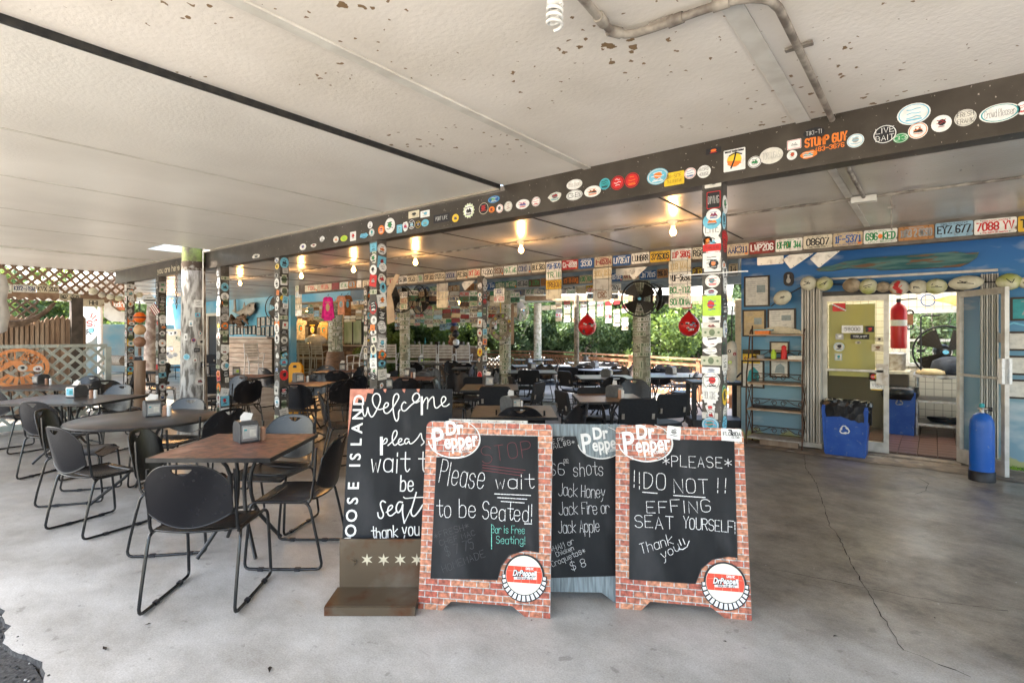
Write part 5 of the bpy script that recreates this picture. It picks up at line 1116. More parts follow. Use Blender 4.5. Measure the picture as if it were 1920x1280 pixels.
def pad_chair():
    root = empty("padded_chair", (0, 0, 0), cat="chair"); m = MB(); R = Matrix.Rotation(.2, 3, 'X')
    bk = MB(Matrix.Translation((0, -.245, .68)) @ Matrix.Rotation(math.radians(90) + .18, 4, 'X')); bk.prism(rrect(.43, .30, .05, n=5), -.018, .018, M_PAD); bk.obj("backrest", root)
    s = MB(Matrix.Translation((0, 0, .45))); s.prism(rrect(.43, .42, .06, n=4), -.03, .012, M_PAD); s.obj("seat", root)
    f = MB()
    for sx in (-1, 1):
        f.tube(chaik3([(sx * .2, -.27, .80), (sx * .21, -.235, .6), (sx * .215, -.2, .44), (sx * .215, .14, .42), (sx * .22, .19, .40), (sx * .23, .23, .02)]), .011, M_TUBE, 7)
        f.tube([(sx * .215, -.17, .42), (sx * .23, -.27, .01)], .011, M_TUBE, 7); f.tube([(sx * .226, -.24, .14), (sx * .226, .21, .14)], .008, M_TUBE, 6)
    f.tube([(-.226, -.24, .14), (.226, -.24, .14)], .008, M_TUBE, 6); f.tube([(-.22, .2, .25), (.22, .2, .25)], .008, M_TUBE, 6); f.obj("frame", root)
    for sx in (-1, 1): b = MB(); b.box((sx * .17, -.268, .63), (.03, .012, .06), M_STEEL, Matrix.Rotation(.18, 3, 'X')); b.obj("bracket", root)
    return root
ch = [shell_chair(), pad_chair()]; cht = [tree_of(c) for c in ch]; used = [0, 0]
GC = ["black shell stacking chairs around the patio tables", "black padded chairs around the patio tables"]
CH = [ # px of back centre, py of its top edge, heading (0 = faces away, 90 = faces right), kind, label
(352, 868, -3, 0, "nearest black chair, back to the camera, in front of the rust-topped square table"),
(275, 806, 80, 0, "black chair at the left side of the rust-topped square table, facing right"),
(545, 780, 190, 0, "chair on the far side of the rust-topped square table, facing the camera"),
(625, 815, -90, 0, "chair at the right of the rust-topped table, partly behind the welcome board"),
(121, 799, 25, 0, "chair at the front left of the round table with light glinting on its seat"),
(92, 768, 70, 0, "chair at the left of the round table behind the glinting one"),
(350, 748, 186, 0, "chair beyond the round table with silvery blue sheen"),
(423, 766, -68, 0, "dark chair between the round table and the rust-topped table, seen edge on"),
(72, 752, 8, 0, "chair in front of the long dark table at the left, back to the camera"),
(-4, 728, 25, 0, "chair cut by the left picture edge beside the long dark table"),
(222, 722, 188, 0, "chair behind the long dark table, right of its napkin dispenser, facing the camera"),
(200, 714, 120, 0, "slanting chair behind the long dark table next to the grey lattice"),
(165, 706, 185, 0, "silvery blue chair back showing behind the napkin dispenser by the grey lattice"),
(404, 704, -10, 1, "chair directly behind the third post at the small rust-brown table"),
(447, 705, 200, 0, "chair beyond the small table right of the third post"),
(466, 712, -60, 0, "chair turned sideways at the right of the small table by the third post"),
(555, 720, 2, 0, "chair in front of the table with the yellow wet-floor sign, back to the camera"),
(588, 703, 185, 0, "chair beyond the table with the yellow wet-floor sign, facing the camera"),
(632, 695, 0, 0, "very dark chair back in front of the small table by the wooden drum"),
(608, 736, 70, 0, "chair seen side on in open floor left of the welcome board"),
(668, 704, -55, 0, "chair seen edge on, just left of the second front post"),
(672, 690, -80, 0, "chair behind the edge-on one left of the second front post"),
(738, 694, -80, 1, "dark padded chair just right of the second front post"),
(762, 708, 3, 0, "chair right above the welcome board's top edge, back to the camera"),
(775, 679, 5, 0, "chair with a scooped top in front of the bar stools"),
(791, 697, 185, 0, "chair facing the camera at the rust table right above the welcome board"),
(848, 676, 20, 0, "chair with round shell back left of the slim stickered post"),
(833, 686, 75, 0, "side-on chair in front of the round-backed one left of the slim post"),
(822, 712, 95, 0, "low side-on chair behind the welcome board's right corner"),
(893, 705, -3, 1, "dark padded chair just in front of the slim stickered post"),
(914, 690, 175, 0, "chair facing the camera between slim post and ring pillar"),
(934, 689, -60, 1, "padded chair leaning left of the round ring pillar"),
(928, 723, 2, 1, "big dark padded chair back behind the brick-framed sign, left of centre"),
(975, 762, 5, 0, "chair whose scooped top just clears the first brick-framed sign"),
(991, 692, 2, 1, "dark padded chair in the middle of the bright floor, back to the camera"),
(1012, 715, -65, 1, "padded chair seen from the side right of the middle padded one"),
(1052, 731, 75, 1, "tall dark chair standing left of the wood-grained table"),
(1082, 756, -55, 0, "brown glossy chair back leaning over the grey board's top"),
(1065, 687, 0, 1, "padded chair back to the camera left of the thin mottled pole's foot"),
(1058, 694, 60, 1, "side-on padded chair with light shining on its frame by the thin pole"),
(1155, 706, 4, 0, "dark chair with handle slot behind the wood-grained table's dispenser"),
(1112, 724, 175, 1, "wide dark padded chair back behind the wood-grained table"),
(1197, 745, -3, 1, "large padded chair in front of the dollar pillar, back to the camera"),
(1262, 736, -22, 1, "padded chair with bright tape marks, right of the dollar pillar"),
(1022, 683, 185, 0, "small chair at the far white round table behind the middle one"),
(1042, 683, -70, 0, "chair silhouette at the right end of the far long table"),
(1095, 684, 180, 0, "grey-blue shining chair at the white table by the thin pole"),
(1160, 686, 200, 0, "chair glinting at the right end of the white table near the pillar"),
(1182, 684, -60, 0, "tan-lit chair back against the lattice railing left of the pillar"),
(1140, 679, 180, 0, "far chair against the lattice railing behind the white table"),
(1105, 680, 175, 0, "far chair by the railing behind the thin pole's table"),
(1235, 690, 30, 0, "chair at the left end of the white table right of the pillar"),
(1245, 683, 200, 0, "far chair beyond the white table right of the pillar"),
(1302, 696, -60, 0, "chair at the right end of the white table beside the big post"),
(1275, 686, 180, 0, "far chair by the railing behind the white table's dispenser"),
(960, 684, 60, 0, "chair glinting right behind the ring pillar"),
(870, 680, 0, 0, "small chair in front of the last bar stool"),
(884, 684, -80, 0, "side-on chair in front of the slim post's far table"),
(958, 705, 80, 1, "dark padded chair right of the ring pillar's foot"),
(1190, 712, 180, 0, "chair mostly hidden behind the dollar pillar's foot"),
(498, 690, 30, 0, "chair standing in front of the tall plank ledge, left of the yellow-stickered post"),
(610, 686, 185, 0, "chair facing the camera just left of the wooden drum"),
(688, 686, 170, 1, "padded chair facing the camera behind the second front post"),
(645, 712, -40, 0, "chair turned left in the open floor before the wooden drum table"),
(806, 690, 190, 0, "chair at the dark table under the bar stools, facing the camera"),
(860, 698, 160, 0, "chair in front of the small brown table left of the slim post"),
(252, 668, 0, 1, "far padded chair at the white table left of the thick pole"),
(292, 668, 180, 1, "far padded chair facing the camera left of the thick pole"),
(325, 666, 0, 1, "far black padded chair immediately left of the thick pole"),
(392, 664, 0, 1, "far black chair right of the thick pole near the doorway"),
(275, 692, 60, 0, "dark armchair-like chair beside the brown stairs at the left"),
]
def place_chair(px, py, hd, kind, lab):
    t = tz(py, .84); b = at(px, t); rz = YAW - math.radians(hd); off = Vector((-math.sin(rz), math.cos(rz), 0)) * .27 ; loc = b + off
    g_ = GC[kind]
    if not used[kind]: o = ch[kind]; o.location = loc; o.rotation_euler = (0, 0, rz); o["label"] = lab; o["group"] = g_; used[kind] = 1
    else: copy_tree(ch[kind], cht[kind], loc, rz, lab, g_)
for c in CH: place_chair(*c)
# ================================================================ TABLES
M_TTOP = mat("rusted_table_top", (.22, .095, .065), .45, c2=(.10, .055, .045), scale=18, thr=(.42, .62), bump=.1, c3=(.34, .20, .15), s3=5)
M_DTOP = mat("dark_table_top", (.045, .04, .038), .34, c2=(.10, .07, .055), scale=5, thr=(.45, .7))
M_WTOP = mat("pale_table_top", (.42, .43, .43), .25, c2=(.3, .3, .3), scale=5)
M_GTOP = mat("wood_grain_top", (.11, .075, .05), .35, c2=(.26, .18, .11), scale=8, stretch=(1, 7, 1), thr=(.45, .6))
def table(px, py_near, w, d, kind, label, rot=0.0, topm=None, tf=None, name=None, ctr=None):
    t = tz(py_near, .75) + d / 2; loc = at(px, t) if ctr is None else ctr
    root = empty(name or ("round_table" if kind == 'r' else "square_table"), loc, YAW + rot, label=label, cat="table"); tm = topm or M_DTOP; m = MB()
    if kind == 'r': m.lathe([(w / 2 - .012, .722), (w / 2, .728), (w / 2, .744), (w / 2 - .008, .75), (0, .7505)], tm, 36)
    else: m.box((0, 0, .74), (w - .006, d - .006, .018), tm); 
    m.obj("table_top", root)
    e = MB()
    if kind == 'r': e.tube([(w / 2 * math.cos(i * math.pi / 18), w / 2 * math.sin(i * math.pi / 18), .736) for i in range(36)], .011, M_BLACK, 6, closed=True)
    else:
        for sx in (-1, 1): e.box((sx * w / 2, 0, .735), (.012, d + .012, .028), M_BLACK); e.box((0, sx * d / 2, .735), (w - .012, .012, .028), M_BLACK)
    e.obj("edge_band", root)
    if not (tf and tf > 13):
        for i in range(4):
            a = math.pi / 4 + i * math.pi / 2; c, s = math.cos(a), math.sin(a); R_ = min(w, d) * .5
            l_ = MB(); l_.tube(chaik3([(c * .24, s * .24, .725), (c * .16, s * .16, .70), (c * .075, s * .075, .58), (c * .06, s * .06, .42), (c * .1, s * .1, .26), (c * R_ * .62, s * R_ * .62, .06), (c * R_ * .72, s * R_ * .72, .012)]), .014, M_BLACK, 7); l_.obj("leg", root)
        h = MB(); h.tube([(.1 * math.cos(i * math.pi / 6), .1 * math.sin(i * math.pi / 6), .27) for i in range(12)], .011, M_BLACK, 6, closed=True); h.box((0, 0, .715), (.5, .05, .02), M_BLACK); h.box((0, 0, .71), (.05, .5, .018), M_BLACK); h.obj("brace", root)
    else:
        for sx in (-1, 1):
            l_ = MB(); l_.tube(chaik3([(sx * w * .3, d * .3, .72), (sx * w * .28, 0, .35), (sx * w * .36, -d * .3, .01)]), .015, M_BLACK, 6); l_.obj("leg", root); l_ = MB(); l_.tube(chaik3([(sx * w * .3, -d * .3, .72), (sx * w * .28, 0, .35), (sx * w * .36, d * .3, .01)]), .015, M_BLACK, 6); l_.obj("leg", root)
    return root
table(415, 855, .79, .84, 's', "rust-topped square table nearest the camera", topm=M_TTOP, ctr=at(452, tz(833, .75)) )
table(272, 800, 1.22, 1.2, 'r', "dark round metal table with light patches, behind the rust-topped one", ctr=at(273, tz(783, .75)))
table(130, 757, 1.3, .95, 's', "long dark rectangular table in front of the grey lattice", rot=.0, name="dining_table")
table(105, 729, 1.5, .75, 's', "farther dark table right against the grey lattice", rot=.03, name="dining_table")
table(461, 708, .85, .8, 's', "small rust-brown table between the third and yellow-stickered posts", topm=M_TTOP)
table(573, 724, .72, .8, 's', "rust-brown table in front of the yellow wet-floor sign", topm=M_TTOP)
table(640, 698, .95, .9, 's', "rust-brown table near the wooden drum", topm=M_TTOP, tf=11)
table(768, 713, .85, .8, 's', "rust-topped table showing above the welcome board", topm=M_TTOP)
table(788, 683, 1.1, .7, 's', "dark table in front of the bar stools right of the second post", tf=14)
table(920, 731, .82, .9, 's', "dark table in front of the slim stickered post with tan edges", topm=M_GTOP)
table(963, 782, .84, .85, 's', "dark wood-grained table just behind the first brick-framed sign", topm=M_GTOP)
table(1140, 753, .8, .85, 's', "wood-grained table in front of the dollar pillar", topm=M_GTOP)
table(998, 699, 1.0, .9, 's', "greyish table behind the middle padded chair", topm=mat("grey_table_top", (.22, .2, .17), .3))
table(1134, 710, 1.0, .9, 's', "grey plank table left of the dollar pillar", topm=mat("grey_table_top"))
table(1005, 687, 1.7, .8, 's', "long bright white table on the deck, centre", topm=M_WTOP, tf=14, name="deck_table")
table(1125, 694, 1.4, 1.3, 'r', "bright white round table on the deck beside the thin pole", topm=M_WTOP, tf=14)
table(1265, 707, 1.3, 1.1, 's', "bright pale table between the dollar pillar and the big post", topm=M_WTOP, tf=14, name="deck_table")
table(868, 678, 1.2, .8, 's', "far table with pale top in front of the last stools", topm=M_WTOP, tf=18, name="deck_table")
table(878, 691, .7, .8, 's', "small brown table left of the slim stickered post", tf=14)
table(1000, 675, 1.2, .8, 's', "farthest white table on the deck behind the long one", topm=M_WTOP, tf=20, name="deck_table")
table(1110, 681, 1.3, .8, 's', "farthest white table beside the railing behind the thin pole", topm=M_WTOP, tf=20, name="deck_table")
table(275, 668, 1.2, .8, 's', "far white table left of the thick pole", topm=M_WTOP, tf=20, name="deck_table")
# ---- napkin dispensers and shakers
M_DISP = mat("dispenser_plastic", (.05, .052, .056), .4, c2=(.075, .077, .08), scale=20)
M_CHR = mat("dispenser_face", (.42, .42, .42), .22, .7)
def dispenser(px, py, label, rot=.5, s=1.0, napkin=True, card=('silver', 'offwhite'), top=None, ztab=.7505):
    loc = gp(px, py, ztab); root = empty("napkin_dispenser", loc, YAW + rot, label=label, cat="napkin dispenser", group="napkin dispensers on the tables"); root.scale = (s, s, s)
    M4 = Matrix.Rotation(math.radians(90), 4, 'X'); prof = [(-.085, 0), (-.09, .02), (-.09, .105), (-.075, .135), (-.045, .15), (.045, .15), (.075, .135), (.09, .105), (.09, .02), (.085, 0)]
    m = MB(M4 @ Matrix.Rotation(math.radians(90), 4, 'Y')); m.prism(prof, -.065, .065, M_DISP); m.obj("body", root)
    for sx in (-1,):
        m = MB(); m.box((0, sx * .0915, .072), (.112, .004, .115), M_CHR); m.obj("face_plate", root)
        m = MB(); m.box((0, sx * .094, .075), (.095, .002, .085), P(card[0])); m.box((.02, sx * .0955, .07), (.045, .0015, .05), P(card[1])); m.box((-.03, sx * .0955, .095), (.02, .0015, .012), P('teal')); m.obj("card", root)
    m = MB(); m.box((0, -.0, .153), (.09, .05, .005), top or M_CHR); m.obj("top_plate", root)
    if napkin: m = MB(); m.add([(-.045, -.02, .155), (.03, -.02, .155), (.05, .0, .2), (-.01, .01, .215), (-.04, .0, .185), (-.02, .02, .155), (.04, .02, .155)], [(0, 1, 2, 3, 4), (5, 6, 2, 3)], mat("napkin_paper", (.75, .75, .74), .9)); m.obj("napkin", root)
    return root
def shakers(px, py, lab, gap=11, ztab=.7505):
    for dx, c, w_ in ((0, 'rustpaint', "brown"), (gap, 'white', "white")):
        loc = gp(px + dx, py, ztab); m = MB(); m.lathe([(.019, 0), (.019, .075), (.02, .078), (.02, .095), (.014, .1), (0, .1)], mat("shaker_" + c, (.42, .23, .15) if c != 'white' else (.7, .7, .69), .4), 14)
        o = m.obj("pepper_shaker" if dx == 0 else "salt_shaker", label=w_ + " shaker " + lab, cat="shaker", group="brown and white shakers on the tables"); o.location = loc
D = [(461, 826, .75, "grey napkin dispenser with napkin sticking out, on the rust-topped table", (493, 824, 0), "on the rust-topped table nearest the camera"), (285, 779, .75, "grey napkin dispenser with worn tan top, on the round table", (309, 779, 8), "on the dark round table"),
     (144, 744, -.15, "silver-faced napkin dispenser with blue picture, on the long dark table", (171, 746, 8), "on the long dark table at the left"), (77, 719, -.25, "napkin dispenser right in front of the orange cut-out disc", (87, 721, 8), "in front of the orange cut-out disc"),
     (443, 702, .5, "napkin dispenser with green card between the third and fourth posts", (446, 702, 5), "on the small table by the third post"), (559, 716, .7, "grey napkin dispenser beside the yellow wet-floor sign", (571, 716, 6), "on the table by the wet-floor sign"),
     (642, 694, .3, "napkin dispenser near the wooden drum", (647, 694, 4), "on the table near the wooden drum"), (769, 705, -.5, "napkin dispenser with round emblem above the welcome board", (772, 708, 5), "on the table above the welcome board"),
     (726, 727, .4, "napkin dispenser peeping over the welcome board's top edge", None, ""), (789, 680, .3, "napkin dispenser with pale green side in front of the bar stools", None, ""),
     (915, 722, .3, "napkin dispenser on the table in front of the slim stickered post", (917, 722, 5), "on the table before the slim stickered post"), (957, 769, .8, "large grey napkin dispenser just behind the first brick-framed sign", (970, 769, 7), "just behind the first brick-framed sign"),
     (1152, 744, .8, "grey napkin dispenser on the wood-grained table before the dollar pillar", (1162, 746, 5), "on the wood-grained table before the dollar pillar"), (997, 692, .4, "napkin dispenser on the greyish table behind the middle padded chair", None, ""),
     (1138, 706, 1.0, "dark rounded dispenser on the grey plank table", None, ""), (1115, 689, .5, "dark dispenser on the white round deck table", None, ""), (1258, 701, .6, "black dispenser on the pale table right of the dollar pillar", None, ""), (992, 683, .4, "small dark dispenser on the long white deck table", None, ""), (1100, 676, .3, "shining pale dispenser on the farthest white table", None, "")]
for px, py, rot, lab, sh, sl in D:
    dispenser(px, py, lab, rot, card=('sky', 'teal') if 'blue picture' in lab else (('silver', 'lime') if 'green' in lab else ('silver', 'offwhite')), napkin='apkin sticking' in lab or px % 3 == 0, top=mat('worn_tan_top', (.5, .4, .28), .5) if 'tan top' in lab else None)
    if sh: shakers(sh[0], sh[1], sl, gap=sh[2] or 0.001) if sh[2] else shakers(sh[0], sh[1], sl, gap=-9)
# wet floor sign standing on the chair row behind table
q = at(555, 10.4); root = empty("wet_floor_sign", (q.x, q.y, .0), YAW - .1, label="yellow folding wet-floor sign standing behind the rust-brown table", cat="floor sign")
for s in (-1, 1):
    m = MB(Matrix.Translation((0, s * .14, 0)) @ Matrix.Rotation(math.radians(90) + s * .12, 4, 'X')); m.prism([(-.16, 0), (.16, 0), (.13, .93), (.07, 1.0), (-.07, 1.0), (-.13, .93)], -.01, .01, mat("sign_yellow", (.75, .36, .01), .45)); m.obj("panel", root)
m = MB(Matrix.Translation((0, -.155, 0)) @ Matrix.Rotation(math.radians(90) - .12, 4, 'X')); m.prism([(-.04, .90), (.04, .90), (.03, .95), (-.03, .95)], .0, .002, P('ink'))
tri = [(-.11, .5), (.11, .5), (0, .72)]
for a, b in zip(tri, tri[1:] + tri[:1]): m.ribbon([a, b], .014, P('ink'), .002)
m.ribbon([(-.02, .64), (.0, .6), (.03, .57), (-.03, .54)], .02, P('ink'), .0025); m.ribbon([(0, .6), (.05, .61)], .012, P('ink'), .0025); m.add([(-.05, .37, .002), (.05, .37, .002), (.05, .42, .002), (-.05, .42, .002)], [(0, 1, 2, 3)], P('ink')); m.obj("print", root)
# ================================================================ A-FRAME SIGNS IN FRONT
M_BRICKP = bpy.data.materials.new("printed_brick"); M_BRICKP.use_nodes = True
brickmat(M_BRICKP, (.30, .06, .035), (.44, .19, .10), (.36, .40, .39), .074, .0335, .0024, off=.5, rough=.45, swap=False, bump=0, mottled=True)
M_GWP = mat("printed_grey_wood", (.24, .29, .31), .5, c2=(.11, .135, .145), scale=12, stretch=(6, .5, 1), thr=(.35, .65))
M_SLATE = mat("chalkboard", (.006, .0065, .008), .45, c2=(.020, .021, .023), scale=3.5, thr=(.4, .65), spec=.15, stretch=(1, .4, 1), c3=(.045, .046, .049), s3=4.5, t3=(.52, .8))
class Board:
    def __init__(s, name, BL, BR, TL, TR, label):
        s.BL, s.BR, s.TL, s.TR = map(Vector, (BL, BR, TL, TR)); x = ((s.BR - s.BL) + (s.TR - s.TL)); y = ((s.TL - s.BL) + (s.TR - s.BR)); o = (s.BL + s.BR) / 2
        s.M = frame(o, x, y); s.w = ((s.BR - s.BL).length + (s.TR - s.TL).length) / 2; s.h = y.length / 2; s.I = s.M.inverted()
        s.root = empty(name, label=label, cat="sign board"); s.root.matrix_basis = s.M
    def uv(s, px, py):            # photo pixel -> point on the board's own plane
        a, b = ray(px); o = Vector((0, 0, H)); d = Vector((a, b, (HY - py) / FPX)); n = s.M.col[2].to_3d(); p0 = s.M.translation
        q = o + d * ((p0 - o).dot(n) / d.dot(n)); l_ = s.I @ q; return l_.x, l_.y
    def write(s, m, txt, px0, py0, px1, py1, cap, col, lw=.006, z=.006, **k):
        a = s.uv(px0, py0); b = s.uv(px1, py1); c = s.uv(px0, py0 - cap); k.setdefault('wob', .05)
        for st_ in text_strokes(txt, a[0], a[1], b[0], c[1] - a[1], x1y=b[1], **k): m.ribbon(st_, lw * (.66 if z > .005 else .9), P(col), z)
    def line(s, m, pts, col, lw, z=.006): m.ribbon([s.uv(*p) for p in pts], lw, P(col), z)
def frame_poly(w, h, arch, r=.035):
    p = [(-w / 2, 0), (-w / 2 + arch[0], 0), (-w / 2 + arch[0] + .05, arch[1]), (w / 2 - arch[0] - .07, arch[1]), (w / 2 - arch[0], 0), (w / 2, 0)]
    p += [(w / 2, h - r)] + [(w / 2 - r + r * math.cos(t * math.pi / 8), h - r + r * math.sin(t * math.pi / 8)) for t in (1, 2, 3, 4)]
    p += [(-w / 2 + r - r * math.sin(t * math.pi / 8), h - r + r * math.cos(t * math.pi / 8)) for t in (0, 1, 2, 3, 4)]
    return p
def logo(b, cx, cy, s, bg, name="soda_logo"):
    m = MB(); W_ = P('white'); q = circ(.135 * s, 28, cx, cy, .095 * s); m.add([(*a, .005) for a in q], [tuple(range(28))], bg)
    ring = [(cx + .140 * s * math.cos(t), cy + .100 * s * math.sin(t)) for t in [math.radians(d) for d in range(-100, 75, 7)]]
    for i in range(len(ring) - 1): m.ribbon([ring[i], ring[i + 1]], .009 * s * (1 - abs(i - 12) / 15), W_, .0065)
    ring = [(cx + .137 * s * math.cos(t), cy + .097 * s * math.sin(t)) for t in [math.radians(d) for d in range(190, 300, 7)]]
    m.ribbon(ring, .006 * s, W_, .0063)
    font_mb(m, "Dr", cx - .0 * s, cy + .052 * s, .10 * s, W_, .0075, rot=.09, bold=.004, width=.095 * s)
    big_ = [(cx - .118 * s, cy - .062 * s), (cx - .113 * s, cy + .045 * s)]
    font_mb(m, "P", cx - .086 * s, cy - .012 * s, .165 * s, W_, .0076, rot=.12, bold=.003, width=.062 * s)
    font_mb(m, "epper", cx + .038 * s, cy - .010 * s, .108 * s, W_, .0077, rot=.13, bold=.003, width=.18 * s)
    for st_ in text_strokes("Est.1885", cx + .02 * s, cy - .062 * s, cx + .10 * s, .014 * s, x1y=cy - .048 * s): m.ribbon(st_, .0028 * s, W_, .0065)
    return m.obj(name, b.root)
def cap(b, cx, cy, R_):
    m = MB(); q = circ(R_ * 1.12, 32, cx, cy - R_ * .03); m.add([(*a, .0065) for a in q], [tuple(range(32))], P('ink'))
    # crown crimps at the bottom
    for i in range(15):
        a = math.radians(180 + 12 * i + 6); ca, sa = math.cos(a), math.sin(a); r0, r1 = R_ * .98, R_ * (1.13 + .20 * max(0, -sa) ** .6); w0, w1 = .07, .085
        def pt(rr, da, c=cx, d=cy - R_ * .0): return (c + rr * math.cos(a + da), d + rr * math.sin(a + da))
        m.add([(*pt(r0, -w1), .0070), (*pt(r1 + .006, -w1), .0070), (*pt(r1 + .006, w1 + .03), .0070), (*pt(r0, w1 + .03), .0070)], [(0, 1, 2, 3)], P('ink'))
        m.add([(*pt(r0, -w0), .0075), (*pt(r1, -w0 * 1.0), .0075), (*pt(r1, w0), .0075), (*pt(r0, w0), .0075)], [(0, 1, 2, 3)], P('white'))
    q = circ(R_ * 1.04, 36, cx, cy); m.add([(*a, .0080) for a in q], [tuple(range(36))], P('ink'))
    q = circ(R_, 36, cx, cy); m.add([(*a, .0085) for a in q], [tuple(range(36))], mat("cap_cream", (.68, .64, .54), .35))
    bnd = [(cx + R_ * math.cos(t) * .985, cy + R_ * math.sin(t)) for t in [math.radians(d) for d in (-23, -12, 0, 12, 27)]] + [(cx + R_ * math.cos(t) * .985, cy + R_ * math.sin(t)) for t in [math.radians(d) for d in (153, 168, 180, 192, 203)]]
    m.add([(*a, .0090) for a in bnd], [tuple(range(10))], mat("cap_red", (.60, .06, .03), .35))
    for dx in (-.55, -.15, .3, .7): m.ribbon([(cx + dx * R_, cy - .38 * R_), (cx + dx * R_, cy + .42 * R_)], .0018, P('peach'), .0093)
    m.ribbon([(cx - .9 * R_, cy + .02), (cx + .9 * R_, cy + .02)], .0018, P('peach'), .0093)
    font_mb(m, "DrPepper", cx + .002, cy + .008, R_ * .42, P('ink'), .0096, rot=.03, bold=.005, width=R_ * 1.34, shear=.3); font_mb(m, "DrPepper", cx, cy + .010, R_ * .42, P('white'), .0100, rot=.03, bold=.0012, width=R_ * 1.32, shear=.3)
    m.ribbon([(cx - .5 * R_, cy - .17 * R_), (cx + .66 * R_, cy - .12 * R_), (cx + .62 * R_, cy + .02)], R_ * .13, P('white'), .0098)
    for st_ in text_strokes("GOOD FOR LIFE", cx - .38 * R_, cy - .20 * R_, cx + .5 * R_, R_ * .08): m.ribbon(st_, .002, P('ink'), .0103)
    for st_ in text_strokes("DRINK", cx + .1 * R_, cy + .30 * R_, cx + .5 * R_, R_ * .11): m.ribbon(st_, .003, P('white'), .0103)
    for st_ in text_strokes("BRAND", cx + .0 * R_, cy - .34 * R_, cx + .3 * R_, R_ * .05) if False else []: pass
    return m.obj("bottle_cap_emblem", b.root)
def aframe(name, corners, label, facem, slate_px, logo_px, cap_px, ls, mirror=False, arch=(.14, .05)):
    b = Board(name, *corners, label); m = MB(); m.prism(frame_poly(b.w, b.h, arch), -.022, 0, facem, mat("board_edge", (.5, .48, .46), .5)); m.obj("frame_panel", b.root)
    P_ = [b.uv(*p) for p in slate_px]; m = MB(); m.prism(P_, -.001, .0035, M_SLATE); m.obj("chalkboard", b.root)
    for p0, p1 in zip(P_, P_[1:] + P_[:1]): pass
    e = MB(); e.tube([(a, c, .003) for a, c in P_], .0028, M_BLACK, 5, closed=True); e.obj("board_trim", b.root)
    logo(b, *b.uv(*logo_px), ls, facem)
    if cap_px: cap(b, *b.uv(cap_px[0], cap_px[1]), cap_px[2])
    # rear leg panel leaning the other way
    m = MB(Matrix.Translation((0, b.h - .02, -.026)) @ Matrix.Rotation(.62, 4, 'X') @ Matrix.Translation((0, -b.h + .01, 0))); m.prism(frame_poly(b.w * .97, b.h, arch), -.02, 0, facem, mat("board_edge")); m.obj("rear_panel", b.root)
    return b
def cor(BL, BR, TL, TR, zt, zb=0.0): return gp(*BL, zb), gp(*BR, zb), gp(*TL, zt), gp(*TR, zt)
# --- sign B (please wait to be seated)
B = aframe("chalkboard_sign", cor((779, 1147), (1033, 1152), (806, 787), (1033, 797), 1.03), "brick-print A-frame chalkboard reading Please wait to be Seated, left of the two brick ones", M_BRICKP,
    [(819, 857), (862, 854), (885, 842), (898, 816), (1008, 818), (1010, 1035), (985, 1030), (955, 1040), (940, 1060), (933, 1086), (808, 1083)], (851, 822), (983, 1077, .102), 1.12)
m = MB(); C_ = 'chalk'
B.write(m, "Please", 823, 905, 905, 918, 42, C_, .0058, seed=2, slant=.05); B.write(m, "wait", 930, 915, 998, 915, 26, C_, .0058, seed=3)
for i, (a, c) in enumerate(((928, 995), (933, 988), (940, 983))): B.line(m, [(a, 925 + 7 * i), (c, 928 + 7 * i)], C_, .0045)
B.write(m, "to be", 820, 968, 892, 968, 34, C_, .0058, seed=4); B.write(m, "Seated!", 905, 972, 998, 978, 32, C_, .0058, seed=5); B.line(m, [(984, 981), (997, 981)], C_, .005)
B.write(m, "Bar is Free", 922, 998, 984, 1000, 14, 'chalkteal', .0034, seed=6); B.line(m, [(922, 982), (922, 1028)], 'chalkteal', .004); B.write(m, "Seating!", 931, 1017, 985, 1019, 14, 'chalkteal', .0034, seed=7)
B.write(m, "STOP", 905, 868, 998, 855, 30, 'chalkred', .003, seed=8)
for i in range(3): B.line(m, [(905, 871 + 5 * i), (985 - 4 * i, 881 + 5 * i)], 'chalkred', .0025)
B.write(m, "*FRESH*", 816, 1010, 880, 990, 12, 'faint', .003, seed=9); B.write(m, "CHEF MAC", 826, 1022, 892, 1002, 10, 'faint', .003, seed=10); B.write(m, "$ 7 75", 838, 1042, 890, 1026, 18, 'faint', .0035, seed=11); B.write(m, "HOMEMADE", 832, 1072, 910, 1042, 13, 'faint', .0032, seed=12)
m.obj("chalk_writing", B.root)
m = MB(); a, c = B.uv(840, 787), B.uv(988, 789); m.b2((a[0], B.h - .002, -.045), (c[0], B.h + .016, -.02), M_STEEL)
for i in range(9): x = a[0] + (c[0] - a[0]) * (i + .5) / 9; m.lathe([(.003, 0), (.003, .002)], P('ink'), 6, c=(x, B.h + .007, -.02))
m.obj("hinge_strip", B.root)
